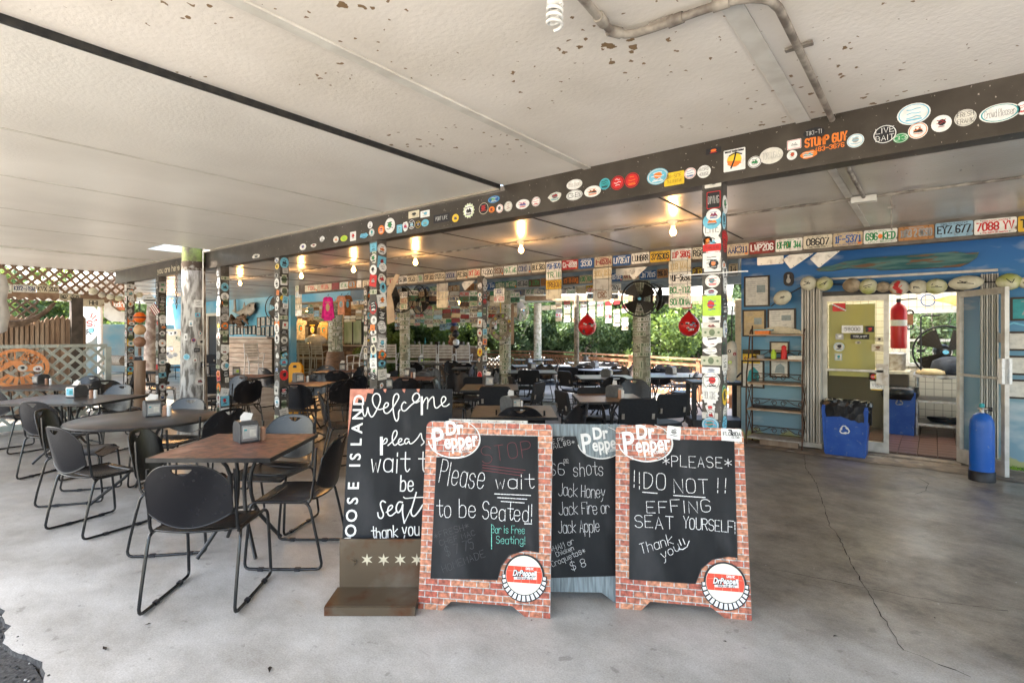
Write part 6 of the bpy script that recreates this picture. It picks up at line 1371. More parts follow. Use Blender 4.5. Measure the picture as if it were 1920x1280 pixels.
# --- sign C (shots) set back between
C = aframe("chalkboard_sign", cor((962, 1130), (1196, 1124), (980, 793), (1196, 797), .985), "grey wood-print A-frame chalkboard listing shots, tucked between the two brick ones", M_GWP,
    [(1000, 818), (1080, 818), (1085, 840), (1100, 856), (1130, 860), (1170, 850), (1175, 1078), (1000, 1083)], (1125, 829), None, 1.0)
m = MB(); C.write(m, "LE PIE", 1030, 833, 1060, 826, 8, C_, .0028, seed=1); C.write(m, "TAIL#8*", 1030, 843, 1078, 832, 9, C_, .0028, seed=2); C.write(m, "$6", 1030, 890, 1058, 890, 22, C_, .0045, seed=3); C.write(m, "00", 1057, 865, 1065, 865, 5, C_, .0022, seed=3); C.line(m, [(1056, 867), (1066, 867)], C_, .0025)
C.write(m, "shots", 1075, 892, 1131, 890, 26, C_, .0042, seed=4, slant=.05); C.write(m, "Jack Honey", 1047, 929, 1134, 933, 23, C_, .0042, seed=5, sp=1.1); C.write(m, "Jack Fire or", 1048, 965, 1142, 962, 23, C_, .0042, seed=6, sp=1.1); C.write(m, "Jack Apple", 1047, 998, 1124, 996, 23, C_, .0042, seed=7, sp=1.1)
C.write(m, "*HAM or", 1033, 1036, 1076, 1018, 11, C_, .003, seed=8); C.write(m, "Chicken", 1044, 1043, 1076, 1030, 9, C_, .003, seed=9); C.write(m, "Croquetas*", 1036, 1062, 1098, 1035, 11, C_, .003, seed=10); C.write(m, "$ 8", 1072, 1068, 1099, 1060, 15, C_, .0034, seed=11); m.obj("chalk_writing", C.root)
# --- sign D
D_ = aframe("chalkboard_sign", cor((1153, 1140), (1411, 1162), (1158, 796), (1395, 804), 1.0), "brick-print A-frame chalkboard reading Please do not seat yourself, rightmost sign", M_BRICKP,
    [(1181, 862), (1215, 862), (1245, 850), (1258, 824), (1376, 826), (1382, 1045), (1365, 1042), (1335, 1048), (1315, 1065), (1304, 1093), (1180, 1085)], (1209, 829), (1359, 1092, .101), 1.12)
m = MB(); D_.write(m, "*PLEASE*", 1243, 873, 1371, 878, 20, C_, .0052, seed=1); D_.write(m, "!!DO", 1187, 914, 1247, 918, 30, C_, .0056, seed=2); D_.line(m, [(1205, 922), (1232, 924)], C_, .005); D_.write(m, "NOT", 1264, 923, 1327, 924, 26, C_, .0056, seed=3); D_.line(m, [(1263, 928), (1322, 932)], C_, .005); D_.write(m, "!!", 1343, 922, 1362, 924, 27, C_, .0056, seed=3)
D_.write(m, "EFFING", 1213, 960, 1332, 960, 22, C_, .0056, seed=4); D_.write(m, "SEAT", 1191, 988, 1262, 991, 22, C_, .0056, seed=5); D_.write(m, "YOURSELF!", 1281, 989, 1379, 999, 21, C_, .0056, seed=6, sp=1.0)
D_.write(m, "Thank", 1203, 1037, 1262, 1018, 19, C_, .0048, seed=7, slant=.15); D_.write(m, "you", 1243, 1048, 1276, 1030, 17, C_, .0048, seed=8, slant=.15)
D_.line(m, [(1277, 1021), (1273, 1011)], C_, .0045); D_.line(m, [(1284, 1019), (1280, 1009)], C_, .0045); D_.line(m, [(1272, 1028), (1280, 1029), (1288, 1024), (1292, 1013)], C_, .0045); m.obj("chalk_writing", D_.root)
m = MB(); u = D_.uv(1371, 815); m.prism([(u[0] - .055, u[1] - .034), (u[0] + .055, u[1] - .038), (u[0] + .055, u[1] + .034), (u[0] - .055, u[1] + .036)], .002, .005, P('white'))
for st_ in text_strokes("FLORIDA", u[0] - .045, u[1] - .004, u[0] + .05, .020): m.ribbon(st_, .0042, P('ink'), .006)
for st_ in text_strokes("CULTURE", u[0] + .0, u[1] - .019, u[0] + .045, .009): m.ribbon(st_, .0016, P('ink'), .006)
m.add([(u[0] - .018, u[1] + .03, .0065), (u[0] + .004, u[1] + .03, .0065), (u[0] + .006, u[1] + .012, .0065), (u[0] + .012, u[1] - .006, .0065), (u[0] + .006, u[1] - .008, .0065), (u[0] - .002, u[1] + .02, .0065), (u[0] - .018, u[1] + .025, .0065)], [(0, 1, 2, 3, 4, 5, 6)], P('ink')); m.obj("sticker", D_.root)
u = D_.uv(1263, 811); sticker(D_.root, Matrix.Translation((u[0], u[1], .008)) @ Matrix.Rotation(-.1, 4, 'Z'), .078, .075, 'r', 'white', 'offwhite', None, 'ink', 12)
# --- sign A welcome board on rusty steel L base
A = Board("welcome_board", onT(640, 1045, 3.24), onT(842, 1045, 3.24), onT(650, 729, 3.42), onT(842, 729, 3.42), "tall black welcome chalkboard standing on a rusty steel base, leftmost sign"); m = MB()
m.b2((-A.w / 2, 0, -.02), (A.w / 2, A.h, 0), M_SLATE); m.obj("chalkboard", A.root)
m = MB(); M_PEEL = mat("peeled_salmon", (.55, .24, .17), .8, c2=(.38, .14, .10), scale=20); r = random.Random(3)
tl = (-A.w / 2, A.h)
m.add([(tl[0], tl[1], .001), (tl[0] + .15, tl[1], .001), (tl[0] + .145, tl[1] - .03, .001), (tl[0] + .11, tl[1] - .025, .001), (tl[0] + .10, tl[1] - .08, .001), (tl[0] + .055, tl[1] - .06, .001), (tl[0] + .05, tl[1] - .10, .001), (tl[0] + .02, tl[1] - .07, .001), (tl[0] + .012, tl[1] - .2, .001), (tl[0], tl[1] - .3, .001)], [tuple(range(10))], M_PEEL)
for x in (.21, .33, .42): m.add([(tl[0] + x, tl[1], .001), (tl[0] + x + .02, tl[1], .001), (tl[0] + x + .016, tl[1] - .025, .001), (tl[0] + x + .004, tl[1] - .015, .001)], [(0, 1, 2, 3)], M_PEEL)
m.obj("peeling_paint", A.root)
m = MB(); ux = A.uv(662, 900)[0]; y0, y1 = A.uv(662, 1035)[1], A.uv(672, 734)[1]
LET = "GOOSE ISLAND"; seg = (y1 - y0) / 11.3; yy = y0 + seg * .45
for i, c in enumerate(LET):
    if c == ' ': yy += seg * .42; continue
    font_mb(m, c, ux + .004 + (yy - y0) * .012, yy, .095, P('white'), .003, rot=math.pi / 2, bold=.0016)
    yy += seg * (.62 if c == 'I' else 1.02)
m.obj("lettering", A.root)
m = MB()
def cursive(pts, w):
    q = [A.uv(640 + a / 3.764, 720 + b / 3.764) for a, b in pts]; m.ribbon(chaikin(q, 3), w, P('white'), .004)
for pts, w in [([(150, 150), (152, 200), (165, 234), (182, 205), (187, 150), (194, 205), (216, 240), (245, 195), (280, 120), (272, 72), (240, 62), (217, 95), (228, 150), (262, 182), (296, 172), (330, 158), (335, 134), (316, 128), (300, 155), (300, 196), (322, 210), (350, 188), (388, 130), (411, 90), (396, 62), (370, 80), (363, 150), (374, 235), (391, 266), (406, 240), (404, 195), (415, 180)], .0075), ([(456, 132), (444, 122), (425, 148), (426, 182), (448, 192), (476, 165), (500, 140), (545, 112), (556, 80), (535, 58), (508, 75), (500, 110), (525, 135), (552, 118)], .0075),
    ([(568, 92), (569, 150), (569, 212)], .014), ([(571, 145), (590, 105), (606, 90), (613, 110), (608, 172)], .007), ([(609, 135), (630, 98), (652, 84), (655, 120), (658, 160), (675, 172), (700, 148), (738, 116), (738, 92), (718, 84), (703, 112), (712, 155), (740, 158), (762, 140)], .007),
    ([(284, 378), (284, 435), (284, 492)], .018), ([(292, 412), (312, 378), (328, 388), (318, 415), (294, 422)], .007), ([(330, 432), (372, 395), (398, 350), (388, 320), (364, 340), (358, 400), (376, 437), (402, 412), (426, 400), (430, 384), (412, 382), (400, 408), (412, 432), (442, 418)], .007), ([(478, 388), (458, 380), (444, 405), (458, 426), (480, 395), (480, 418), (500, 420), (540, 380), (565, 335), (568, 385), (590, 408), (565, 430)], .007)]: cursive(pts, w)
A.write(m, "wait", 696, 884, 764, 884, 36, 'white', .0075, .004, seed=3, it=2); A.write(m, "t", 786, 884, 797, 884, 38, 'white', .0075, .004, seed=3); A.write(m, "be", 751, 919, 775, 919, 30, 'white', .0085, .004, seed=4, it=2)
for pts, w in [([(312, 832), (292, 818), (274, 838), (284, 880), (302, 918), (286, 948), (262, 938), (258, 905)], .008), ([(318, 902), (350, 884), (366, 862), (354, 848), (330, 868), (326, 915), (350, 932), (388, 898)], .0075), ([(432, 832), (404, 826), (384, 872), (398, 912), (424, 885), (438, 832), (430, 900), (445, 978)], .0085), ([(445, 978), (468, 930), (490, 880)], .005), ([(530, 762), (505, 850), (488, 905), (510, 938), (545, 900), (575, 850)], .0085), ([(440, 795), (452, 806), (510, 798), (580, 796)], .006)]: cursive(pts, w)
A.write(m, "thank", 698, 1010, 746, 1006, 22, 'white', .007, .004, seed=6, it=2); A.write(m, "you", 755, 1003, 786, 1001, 24, 'white', .0075, .004, seed=7, it=2)
m.obj("chalk_writing", A.root)
u = A.uv(655, 1024); m = MB(); m.prism([(u[0] - .05, u[1] - .04), (u[0] + .01, u[1] - .045), (u[0] + .03, u[1] - .01), (u[0] + .06, u[1] + .02), (u[0] + .055, u[1] + .04), (u[0] + .01, u[1] + .03), (u[0] + .005, u[1] + .055), (u[0] - .03, u[1] + .05), (u[0] - .04, u[1] + .03)], .001, .0045, P('white'))
m.prism([(u[0] - .035, u[1] - .01), (u[0] - .005, u[1] - .01), (u[0] - .01, u[1] + .028), (u[0] - .035, u[1] + .025)], .0045, .006, P('teal')); m.prism([(u[0] + .01, u[1] - .012), (u[0] + .03, u[1] + .005), (u[0] + .045, u[1] + .028), (u[0] + .01, u[1] + .025)], .0045, .006, P('teal')); m.ribbon([(u[0] - .035, u[1] - .02), (u[0] + .01, u[1] - .02)], .005, P('ink'), .006); m.obj("sticker", A.root)
m = MB(); Mi = A.M.inverted()
def loc(px, t, z): return Mi @ at(px, t, z)
hb = MB(Mi @ Matrix.Translation(at(741, 3.2)) @ Matrix.Rotation(YAW, 4, 'Z')); wB = .655
hb.box((0, .0, .185), (wB, .012, .30), M_RUST); hb.box((-.09, -.115, .045), (.5, .22, .014), M_RUST); hb.box((-.09, -.228, .024), (.5, .012, .048), M_RUST); hb.box((0, .1, .006), (wB, .26, .012), M_RUST)
hb.obj("steel_base", A.root)
hb = MB(Mi @ Matrix.Translation(at(741, 3.2)) @ Matrix.Rotation(YAW, 4, 'Z') @ Matrix.Translation((0, -.007, 0)) @ Matrix.Rotation(math.radians(90), 4, 'X'))
for i in range(5):
    cx = -.165 + i * .098; pts = []
    for k in range(12): a = math.pi / 2 + k * math.pi / 6; rr = .037 if k % 2 == 0 else .013; pts.append((cx + rr * math.cos(a), .215 + rr * math.sin(a)))
    hb.prism(pts, 0, .001, P('cream'))
hb.obj("painted_star", A.root)
hb = MB(Mi @ Matrix.Translation(at(741, 3.2)) @ Matrix.Rotation(YAW, 4, 'Z') @ Matrix.Translation((0, -.007, 0)) @ Matrix.Rotation(math.radians(90), 4, 'X')); hb.prism(circ(.018, 6, -.25, .2), 0, .014, M_RUST); hb.prism(circ(.026, 16, -.25, .2), 0, .003, M_RUST); hb.obj("bolt", A.root)
# ================================================================ GLASS DOORS
xm = onY(1667, 640, YW).x
m = MB(); m.b2((DX0 - .05, YW - .03, .03), (DX0, YW + .1, DZ + .08), M_BLACK); m.b2((DX1, YW - .03, .03), (DX1 + .05, YW + .1, DZ + .08), M_BLACK); m.b2((DX0, YW - .03, DZ + .02), (DX1, YW + .1, DZ + .08), M_BLACK)
m.obj("door_frame", label="black metal frame round the two glass kitchen doors", cat="door frame")
M_DGL = bpy.data.materials.new("tinted_glass"); M_DGL.use_nodes = True
_n = M_DGL.node_tree.nodes; _l = M_DGL.node_tree.links; _p = _n["Principled BSDF"]; _p.inputs["Base Color"].default_value = (.20, .21, .15, 1); _p.inputs["Roughness"].default_value = .08
_t = _n.new("ShaderNodeBsdfTransparent"); _t.inputs[0].default_value = (.75, .74, .6, 1); _x = _n.new("ShaderNodeMixShader"); _x.inputs[0].default_value = .88
_l.new(_p.outputs[0], _x.inputs[1]); _l.new(_t.outputs[0], _x.inputs[2]); _l.new(_x.outputs[0], _n["Material Output"].inputs[0])
def leaf(root, w, h, glass, M=None, kick=.13, bar=1.02):
    m = MB(M); fwd = .055
    for a, b in (((0, 0), (fwd, h)), ((w - fwd, 0), (w, h)), ((fwd, h - .07), (w - fwd, h)), ((fwd, 0), (w - fwd, kick))): m.b2((a[0], -.022, a[1]), (b[0], .022, b[1]), M_ALU)
    m.obj("frame", root); m = MB(M); m.add([(fwd, 0, kick), (w - fwd, 0, kick), (w - fwd, 0, h - .07), (fwd, 0, h - .07)], [(0, 1, 2, 3)], glass); m.obj("glass_pane", root)
    m = MB(M); m.b2((fwd, -.05, bar), (w - fwd, -.03, bar + .03), M_ALU); m.obj("push_bar", root)
w1 = xm - DX0
d1 = empty("glass_door", (DX0, YW - .02, .035), 0, label="closed left glass door with stickers, card logos and number plate on it", cat="door"); leaf(d1, w1, DZ - .02, M_DGL)
m = MB(); m.b2((w1 - .13, -.05, .86), (w1 - .005, -.026, 1.13), M_STEEL); m.obj("lock_plate", d1)
def ds(px, py, w, h, shape, base, ring, tx, tc, seed=1):
    q = onY(px, py, YW - .03); x0, x1 = onY(px - w / 2, py, YW).x, onY(px + w / 2, py, YW).x; H_ = abs(onY(px, py - h / 2, YW).z - onY(px, py + h / 2, YW).z)
    return sticker(d1, frame((q.x - DX0, -.008, q.z - .035), (1, 0, 0), (0, 0, 1)), x1 - x0, H_, shape, base, ring, tx, tc, seed, icon='mono' if not tx else None)
ds(1598, 617, 40, 14, 'r', 'white', None, '58000', 'ink'); ds(1631, 617, 16, 11, 'r', 'ink', None, None, 'red'); ds(1612, 631, 35, 9, 'r', 'ink', None, 'TRUMP', 'white'); ds(1609, 642, 12, 6, 'o', 'cream', None, None, 'ink')
ds(1574, 631, 15, 11, 'r', 'silver', 'grey', None, 'white'); ds(1573, 650, 21, 17, 'o', 'offwhite', 'sky', None, 'ink'); ds(1572, 669, 14, 13, 'r', 'offwhite', 'teal', None, 'teal'); ds(1648, 636, 14, 9, 'r', 'cream', 'ink', None, 'ink'); ds(1645, 652, 22, 14, 'r', 'cream', None, None, 'brown')
ds(1641, 706, 22, 15, 'r', 'offwhite', None, None, 'ink'); o = ds(1644, 722, 25, 15, 'r', 'white', None, 'VISA', 'navy')
m = MB(); q = [(-.028, 0), (.028, 0)]
o = ds(1573, 576, 24, 15, 'r', 'red', None, None, 'red')
m = MB(); m.ribbon([(-.075, .04), (.075, -.042)], .018, P('white'), .003); 
for s_ in text_strokes("DIVE TEAM", -.07, .025, .06, .012, x1y=-.045): m.ribbon(s_, .0025, P('ink'), .0035)
m.obj("emblem", o)
o = ds(1641, 706, 22, 14, 'r', 'offwhite', None, None, 'offwhite'); m = MB(); q = circ(.032, 16, -.018); m.add([(*a, .003) for a in q], [tuple(range(16))], P('red')); q = circ(.032, 16, .02); m.add([(*a, .0035) for a in q], [tuple(range(16))], P('yellow'))
for s_ in text_strokes("MasterCard", -.045, -.006, .045, .012): m.ribbon(s_, .0025, P('white'), .0042)
m.obj("emblem", o)
m = MB(M := Matrix.Identity(4)); q = onY(1644, 729, YW); m.b2((q.x - .06 - DX0, -.0095, q.z - .035 - .012), (q.x + .06 - DX0, -.008, q.z - .035 + .0), P('yellow')); m.obj("sticker_stripe", d1)
m = MB(); q = onY(1600, 600, YW); m.b2((.07, .03, .95), (w1 - .15, .05, DZ - .13), mat("yellow_backing", (.82, .76, .34), .6, c2=(.70, .70, .42), scale=1.2, stretch=(3, 1, .5))); m.obj("backing_sheet", d1)  # sheet added behind the pane to brighten the yellow of the glass
hx = Vector((DX1 - .0, YW - .02, .035)); end = gp(1878, 897); ang = math.atan2(end.y - hx.y, end.x - hx.x)
d2 = empty("glass_door", hx, ang, label="right glass door swung open towards the viewer, beside the blue tank", cat="door"); leaf(d2, .73, DZ - .02, M_GLASS, kick=.16)
m = MB(); m.b2((.67, -.05, .98), (.73, .05, 1.25), P('white')); m.obj("lock_box", d2)
m = MB(); m.add([(.62, -.02, 1.42), (.70, -.02, 1.42), (.70, -.02, 1.50), (.62, -.02, 1.54)], [(0, 1, 2, 3)], P('grey')); m.obj("sticker", d2)
# ================================================================ HURRICANE SHUTTERS, RAIL, FLOATS
M_SHUT = mat("shutter_enamel", (.52, .5, .45), .45, c2=(.4, .37, .32), scale=5, stretch=(1, 1, .3))
def shutter(px0, px1, label):
    x0, x1 = onY(px0, 640, YW - .08).x, onY(px1, 640, YW - .08).x; root = empty("folded_shutter", ((x0 + x1) / 2, YW - .1, 0), label=label, cat="shutter"); n = 7; w = (x1 - x0) / n
    for i in range(n):
        m = MB(); x = -(x1 - x0) / 2 + w * (i + .5); m.prism([(x - w * .48, .06), (x - w * .3, -.07 + (i % 2) * .03), (x + w * .3, -.07 + (i % 2) * .03), (x + w * .48, .06)], .09, 2.23, M_SHUT); m.obj("blade", root)
    m = MB(); m.b2((-(x1 - x0) / 2 - .03, -.1, .03), ((x1 - x0) / 2 + .02, .08, .09), M_ALU); m.obj("bottom_cap", root)
shutter(1504, 1541, "folded white accordion shutter at the left of the doors")
shutter(1838, 1872, "folded white accordion shutter behind the open right door")
m = MB(); xa_, xb_ = onY(1508, 530, YW - .1).x, onY(1872, 530, YW - .1).x; m.b2((xa_, YW - .06, 2.262), (xb_, YW - .01, 2.29), M_ALU); m.obj("shutter_track", label="aluminium shutter track running over the doors", cat="track")
root = empty("float_string", (0, 0, 0), label="string of old cream fishing floats hung above the glass doors", cat="float string")
M_FL = [mat("float_cream", (.60, .57, .44), .7, c2=(.42, .39, .28), scale=9, thr=(.45, .7)), mat("float_moss", (.58, .56, .40), .7, c2=(.32, .35, .10), scale=6), mat("float_tan", (.42, .35, .25), .8, c2=(.22, .17, .11), scale=9), mat("float_red", (.45, .42, .34), .6, c2=(.45, .03, .03), scale=5, thr=(.6, .62), c3=(.5, .34, .12), s3=3)]
FL = [(1467, 558, 16, 12, .5, 0), (1516, 531, 14, 12, 0, 0), (1546, 532, 14, 12, 0, 1), (1597, 535, 15, 12, 0, 2), (1628, 537, 15, 13, 0, 1), (1656, 538, 12, 9, 0, 2), (1686, 539, 16, 13, 0, 3), (1722, 538, 15, 12, 0, 0), (1755, 537, 17, 13, 0, 1), (1811, 530, 26, 12, .06, 0), (1892, 528, 19, 14, 0, 1), (1925, 530, 14, 10, 0, 0)]
pts = []
for i, (px, py, a, b, rot, k) in enumerate(FL):
    q = onY(px, py, YW - .22); t = q.y / ray(px)[1]; s = t / FPX; m = MB(Matrix.Translation(q) @ Matrix.Rotation(rot * -1 - .0, 4, 'Y') @ Matrix.Rotation(math.radians(90), 4, 'Y'))
    A_, B_ = a * s, b * s * 1.12; m.lathe([(.008, -A_ * 1.0), (B_ * .45, -A_ * .9), (B_ * .8, -A_ * .6), (B_, -A_ * .15), (B_, A_ * .15), (B_ * .8, A_ * .6), (B_ * .45, A_ * .9), (.008, A_)], M_FL[k], 16)
    rr = random.Random(i)
    o = m.obj("float", root); pts.append(q)
    if k in (1, 3, 0):
        g_ = MB(frame(q + Vector((0, -B_ * .98, 0)), (1, 0, 0), (0, 0, 1)))
        for _ in range(3): g_.ribbon([(rr.uniform(-.5, .5) * A_, rr.uniform(-.3, .3) * B_), (rr.uniform(-.5, .5) * A_, rr.uniform(-.3, .3) * B_)], .008, P('ink' if k < 3 else 'red'), .004)
        g_.obj("scrawl", o)
m = MB(); m.tube([onY(1446, 574, YW - .06)] + pts + [onY(1990, 532, YW - .2)], .008, P('ink'), 5); m.obj("rope", root)
# driftwood plank
m = MB(); out = [(1530, 505), (1545, 500), (1560, 498), (1585, 490), (1612, 487), (1622, 484), (1700, 479), (1790, 472), (1812, 475), (1836, 473), (1832, 482), (1815, 494), (1800, 500), (1700, 505), (1650, 507), (1640, 504), (1590, 503), (1560, 508), (1535, 509)]
q0 = onY(1530, 505, YW - .05); pl = [((onY(a, b, YW - .05).x - q0.x), (onY(a, b, YW - .05).z - q0.z)) for a, b in out]; m = MB(frame((0, 0, 0), (1, 0, 0), (0, 0, 1))); m.prism(pl, -.03, .02, mat("teal_driftwood", (.025, .10, .105), .75, c2=(.10, .19, .17), scale=6, stretch=(.4, 1, 3), thr=(.42, .6), c3=(.16, .09, .05), s3=7, t3=(.55, .60), bump=.3), M_WOOD)
o = m.obj("driftwood_plank", label="long jagged teal-painted driftwood plank high on the blue wall", cat="plank"); o.location = q0
# framed pictures on the blue wall
M_FR = mat("dark_picture_frame", (.03, .02, .014), .4)
def picture(px0, py0, px1, py1, label, paper='cream', kind=0, fw=.022, Y=YW, group=None, frm=None):
    a, b = onY(px0, py0, Y - .02), onY(px1, py1, Y - .02); w, h = abs(b.x - a.x), abs(a.z - onY(px0, py1, Y - .02).z); cx, cz = (a.x + b.x) / 2, (a.z + b.z) / 2
    root = empty("framed_picture", (cx, Y - .004, cz), label=label, cat="picture", group=group); F = frm or M_FR; m = MB()
    for s in (-1, 1): m.b2((s * w / 2 - s * fw, -.024, -h / 2), (s * w / 2, 0, h / 2), F); m.b2((-w / 2 + fw, -.024, s * h / 2 - s * fw), (w / 2 - fw, 0, s * h / 2), F)
    m.obj("frame", root); m = MB(); m.b2((-w / 2 + fw, -.012, -h / 2 + fw), (w / 2 - fw, -.002, h / 2 - fw), P(paper)); m.obj("sheet", root)
    m = MB(frame((0, -.0122, 0), (1, 0, 0), (0, 0, 1))); r = random.Random(int(px0 * 7 + py0)); W_, H_ = w - 2 * fw, h - 2 * fw; C1 = P('grey')
    if kind == 0:
        for i in range(int(H_ / .03)):
            y = H_ / 2 - .03 * (i + 1)
            if r.random() < .75: m.ribbon([(-W_ * .4, y), (-W_ * .05, y)], .006, C1, .001)
            if r.random() < .6: m.ribbon([(W_ * .05, y), (W_ * r.uniform(.2, .4), y)], .006, C1, .001)
        m.add([(W_ * .0, -.02, .0015), (W_ * .38, -.02, .0015), (W_ * .38, H_ * .22, .0015), (0, H_ * .22, .0015)], [(0, 1, 2, 3)], P('photo'))
    else:
        m.add([(-W_ * .3, -H_ * .3, .001), (W_ * .32, -H_ * .32, .001), (W_ * .3, H_ * .1, .001), (W_ * .05, H_ * .3, .001), (-W_ * .2, H_ * .12, .001)], [(0, 1, 2, 3, 4)], P('photo' if kind == 1 else 'teal')); m.ribbon([(-W_ * .3, H_ * .38), (W_ * .3, H_ * .38)], .008, C1, .001)
    if kind != 3: m.obj("print", root)
    return root
picture(1395, 518, 1443, 575, "framed newspaper page, highest on the blue wall left of the doors", 'offwhite')
picture(1392, 581, 1436, 631, "dark framed certificate directly under the newspaper page", 'tan')
picture(1439, 579, 1492, 618, "wide dark framed article with small house photo, above the iron rack", 'offwhite')
picture(1443, 640, 1480, 663, "small frame behind the iron rack's top shelf", 'cream', 3)
picture(1443, 672, 1480, 708, "small frame behind the iron rack's second shelf", 'offwhite', 1)
picture(1390, 676, 1433, 727, "dark frame with pale blue picture left behind the iron rack", 'offwhite', 2)
picture(1894, 557, 1990, 601, "small framed sea photograph, topmost right of the open door", 'teal', 1)
picture(1888, 622, 1990, 658, "pale framed page, second from top right of the open door", 'offwhite', 3)
picture(1887, 668, 1990, 704, "pale framed page, third from top right of the open door", 'offwhite', 3)
picture(1886, 713, 1990, 749, "pale framed page, lowest right of the open door", 'offwhite', 3)
q = onY(1479, 523, YW - .01); root = empty("bulb_plaque", q, label="black oval plaque with a light bulb mounted on it", cat="plaque"); m = MB(frame((0, 0, 0), (1, 0, 0), (0, 0, 1))); m.prism(rrect(.13, .2, .062, n=6), 0, .015, P('ink')); m.obj("oval", root)
m = MB(frame((0, -.018, 0), (1, 0, 0), (0, 0, 1))); m.prism([(-.012, .06), (.012, .06), (.01, .02), (.028, -.02), (.022, -.05), (0, -.062), (-.022, -.05), (-.028, -.02), (-.01, .02)], 0, .012, P('silver')); m.obj("bulb", root)
q = onY(1409, 668, YW - .012); m = MB(frame((0, 0, 0), (1, 0, 0), (0, 0, 1))); m.prism(rrect(.24, .2, .004, n=1), 0, .008, P('yellow')); m.add([(-.12, .035, .009), (.12, .035, .009), (.12, .1, .009), (-.12, .1, .009)], [(0, 1, 2, 3)], mat("dark_olive", (.04, .035, .012), .5)); c = circ(.03, 14, .02, -.03); m.add([(*a, .009) for a in c], [tuple(range(14))], P('offwhite')); m.ribbon([(-.04, -.03), (-.1, -.03)], .01, P('maroon'), .0095); m.ribbon([(-.075, -.005), (-.1, -.03), (-.075, -.055)], .01, P('maroon'), .0096); o = m.obj("arrow_sign", label="yellow sign with arrow and white disc beside the iron rack", cat="sign"); o.location = q
# mural fish tail
m = MB(frame(onY(1910, 610, YW - .003), (1, 0, 0), (0, 0, 1))); m.ribbon([(-.1, 0), (-.04, .03), (.05, .0)], .02, P('sky')); m.obj("painted_fish", bwall)
# ================================================================ IRON RACK
M_IRON = mat("rusty_iron", (.05, .028, .018), .7, c2=(.12, .055, .03), scale=20, thr=(.45, .7))
q = gp(1452, 838); rx = onY(1453, 700, YW - .3).x; RW, RH = .70, 1.66
root = empty("iron_rack", (rx, YW - .22, .0), label="rusty wrought-iron baker's rack with wooden shelves against the blue wall", cat="rack")
fr = MB()
for sx in (-1, 1):
    X = sx * RW / 2; fr.tube([(X, .15, .01), (X, .15, RH * .98), (X, .16, RH)], .011, M_IRON, 6); fr.tube(chaik3([(X, -.17, .01), (X, -.17, .95), (X * .98, -.08, 1.2), (X * .97, -.02, RH * .93), (X * .97, .08, RH * .98), (X, .15, RH * .93)]), .010, M_IRON, 6)
    for zz in (.12, .5): fr.tube([(X, -.17, zz), (X, .15, zz + .4)], .006, M_IRON, 5); fr.tube([(X, .15, zz), (X, -.17, zz + .4)], .006, M_IRON, 5)
fr.obj("frame", root)
SH = [(.11, .17), (.5, .17), (.86, .17), (1.19, .12), (1.53, .06)]
for z, d in SH:
    s_ = MB(); s_.b2((-RW / 2 + .01, -d, z - .012), (RW / 2 - .01, .14, z + .008), mat("rack_wood", (.3, .2, .12), .8, c2=(.42, .34, .26), scale=7) if z != .11 else M_GWOOD); so = s_.obj("shelf", root)
    c = MB(); c.tube([(-RW / 2, .145, z + .02), (RW / 2, .145, z + .02)], .006, M_IRON, 5); c.tube([(-RW / 2, .145, z + .12), (RW / 2, .145, z + .12)], .006, M_IRON, 5)
    for s in (-1, 1):
        for k, cx in enumerate((.06, .28)):
            c.tube([(s * (cx + .04 * math.cos(a) * (1 - a / 14)), .145, z + .07 + .04 * math.sin(a) * (1 - a / 14)) for a in [i * .55 for i in range(16)]], .005, M_IRON, 5)
        c.tube([(s * .1, .145, z + .12), (s * .2, .145, z + .06), (s * .34, .145, z + .03)], .005, M_IRON, 5)
    if z < 1.4: c.obj("scrollwork", root)
s_ = MB(frame((0, .14, 1.545), (1, 0, 0), (0, 0, 1))); s_.prism([(-.27, 0), (.30, 0), (.27, .05), (.12, .09), (0, .105), (-.12, .09), (-.24, .055)], 0, .008, P('cream')); s_.obj("crest_panel", root)
def item(dx, dz, fn, name, label, cat, dy=-.02):
    m = MB(); fn(m); o = m.obj(name, label=label, cat=cat); o.location = (rx + dx, YW - .22 + dy, dz + .0085)
item(-.17, 1.53, lambda m: (m.b2((-.09, -.05, 0), (.09, .05, .05), P('orange')), m.b2((-.11, -.06, .052), (.13, .06, .066), P('sky'))), "orange_box", "orange brick-like box with blue lid on the rack's top shelf", "box")
item(-.03, 1.19, lambda m: m.lathe([(.035, 0), (.036, .09), (.02, .11), (.02, .13)], P('lime'), 12), "spray_bottle", "small green and white bottle on the rack's second shelf", "bottle")
item(.10, 1.19, lambda m: m.lathe([(.04, 0), (.038, .1), (.03, .14), (.034, .17), (.01, .19)], P('red'), 12), "red_bottle", "red squeeze bottle leaning on the rack's second shelf", "bottle")
item(.25, 1.19, lambda m: m.b2((-.09, -.05, 0), (.09, .05, .05), P('offwhite')), "white_tray", "low whitish tray at the right end of the rack's second shelf", "tray")
item(-.2, 1.19, lambda m: m.lathe([(.05, 0), (.05, .05)], P('grey'), 12), "tin_can", "grey tin at the left of the rack's second shelf", "tin")
item(0, .50, lambda m: m.tube([(-.3, 0, .02), (0, .01, .025), (.3, 0, .02)], .02, P('ink'), 7), "black_roll", "black roll lying along the rack's third shelf from the bottom", "roll")
for dx in (-.08, .16): item(dx, -.008, lambda m: m.b2((-.12, -.07, 0), (.12, .07, .09), M_WOOD), "wood_block", ("left" if dx < 0 else "right") + " worn wooden block under the iron rack", "block", dy=-.0)
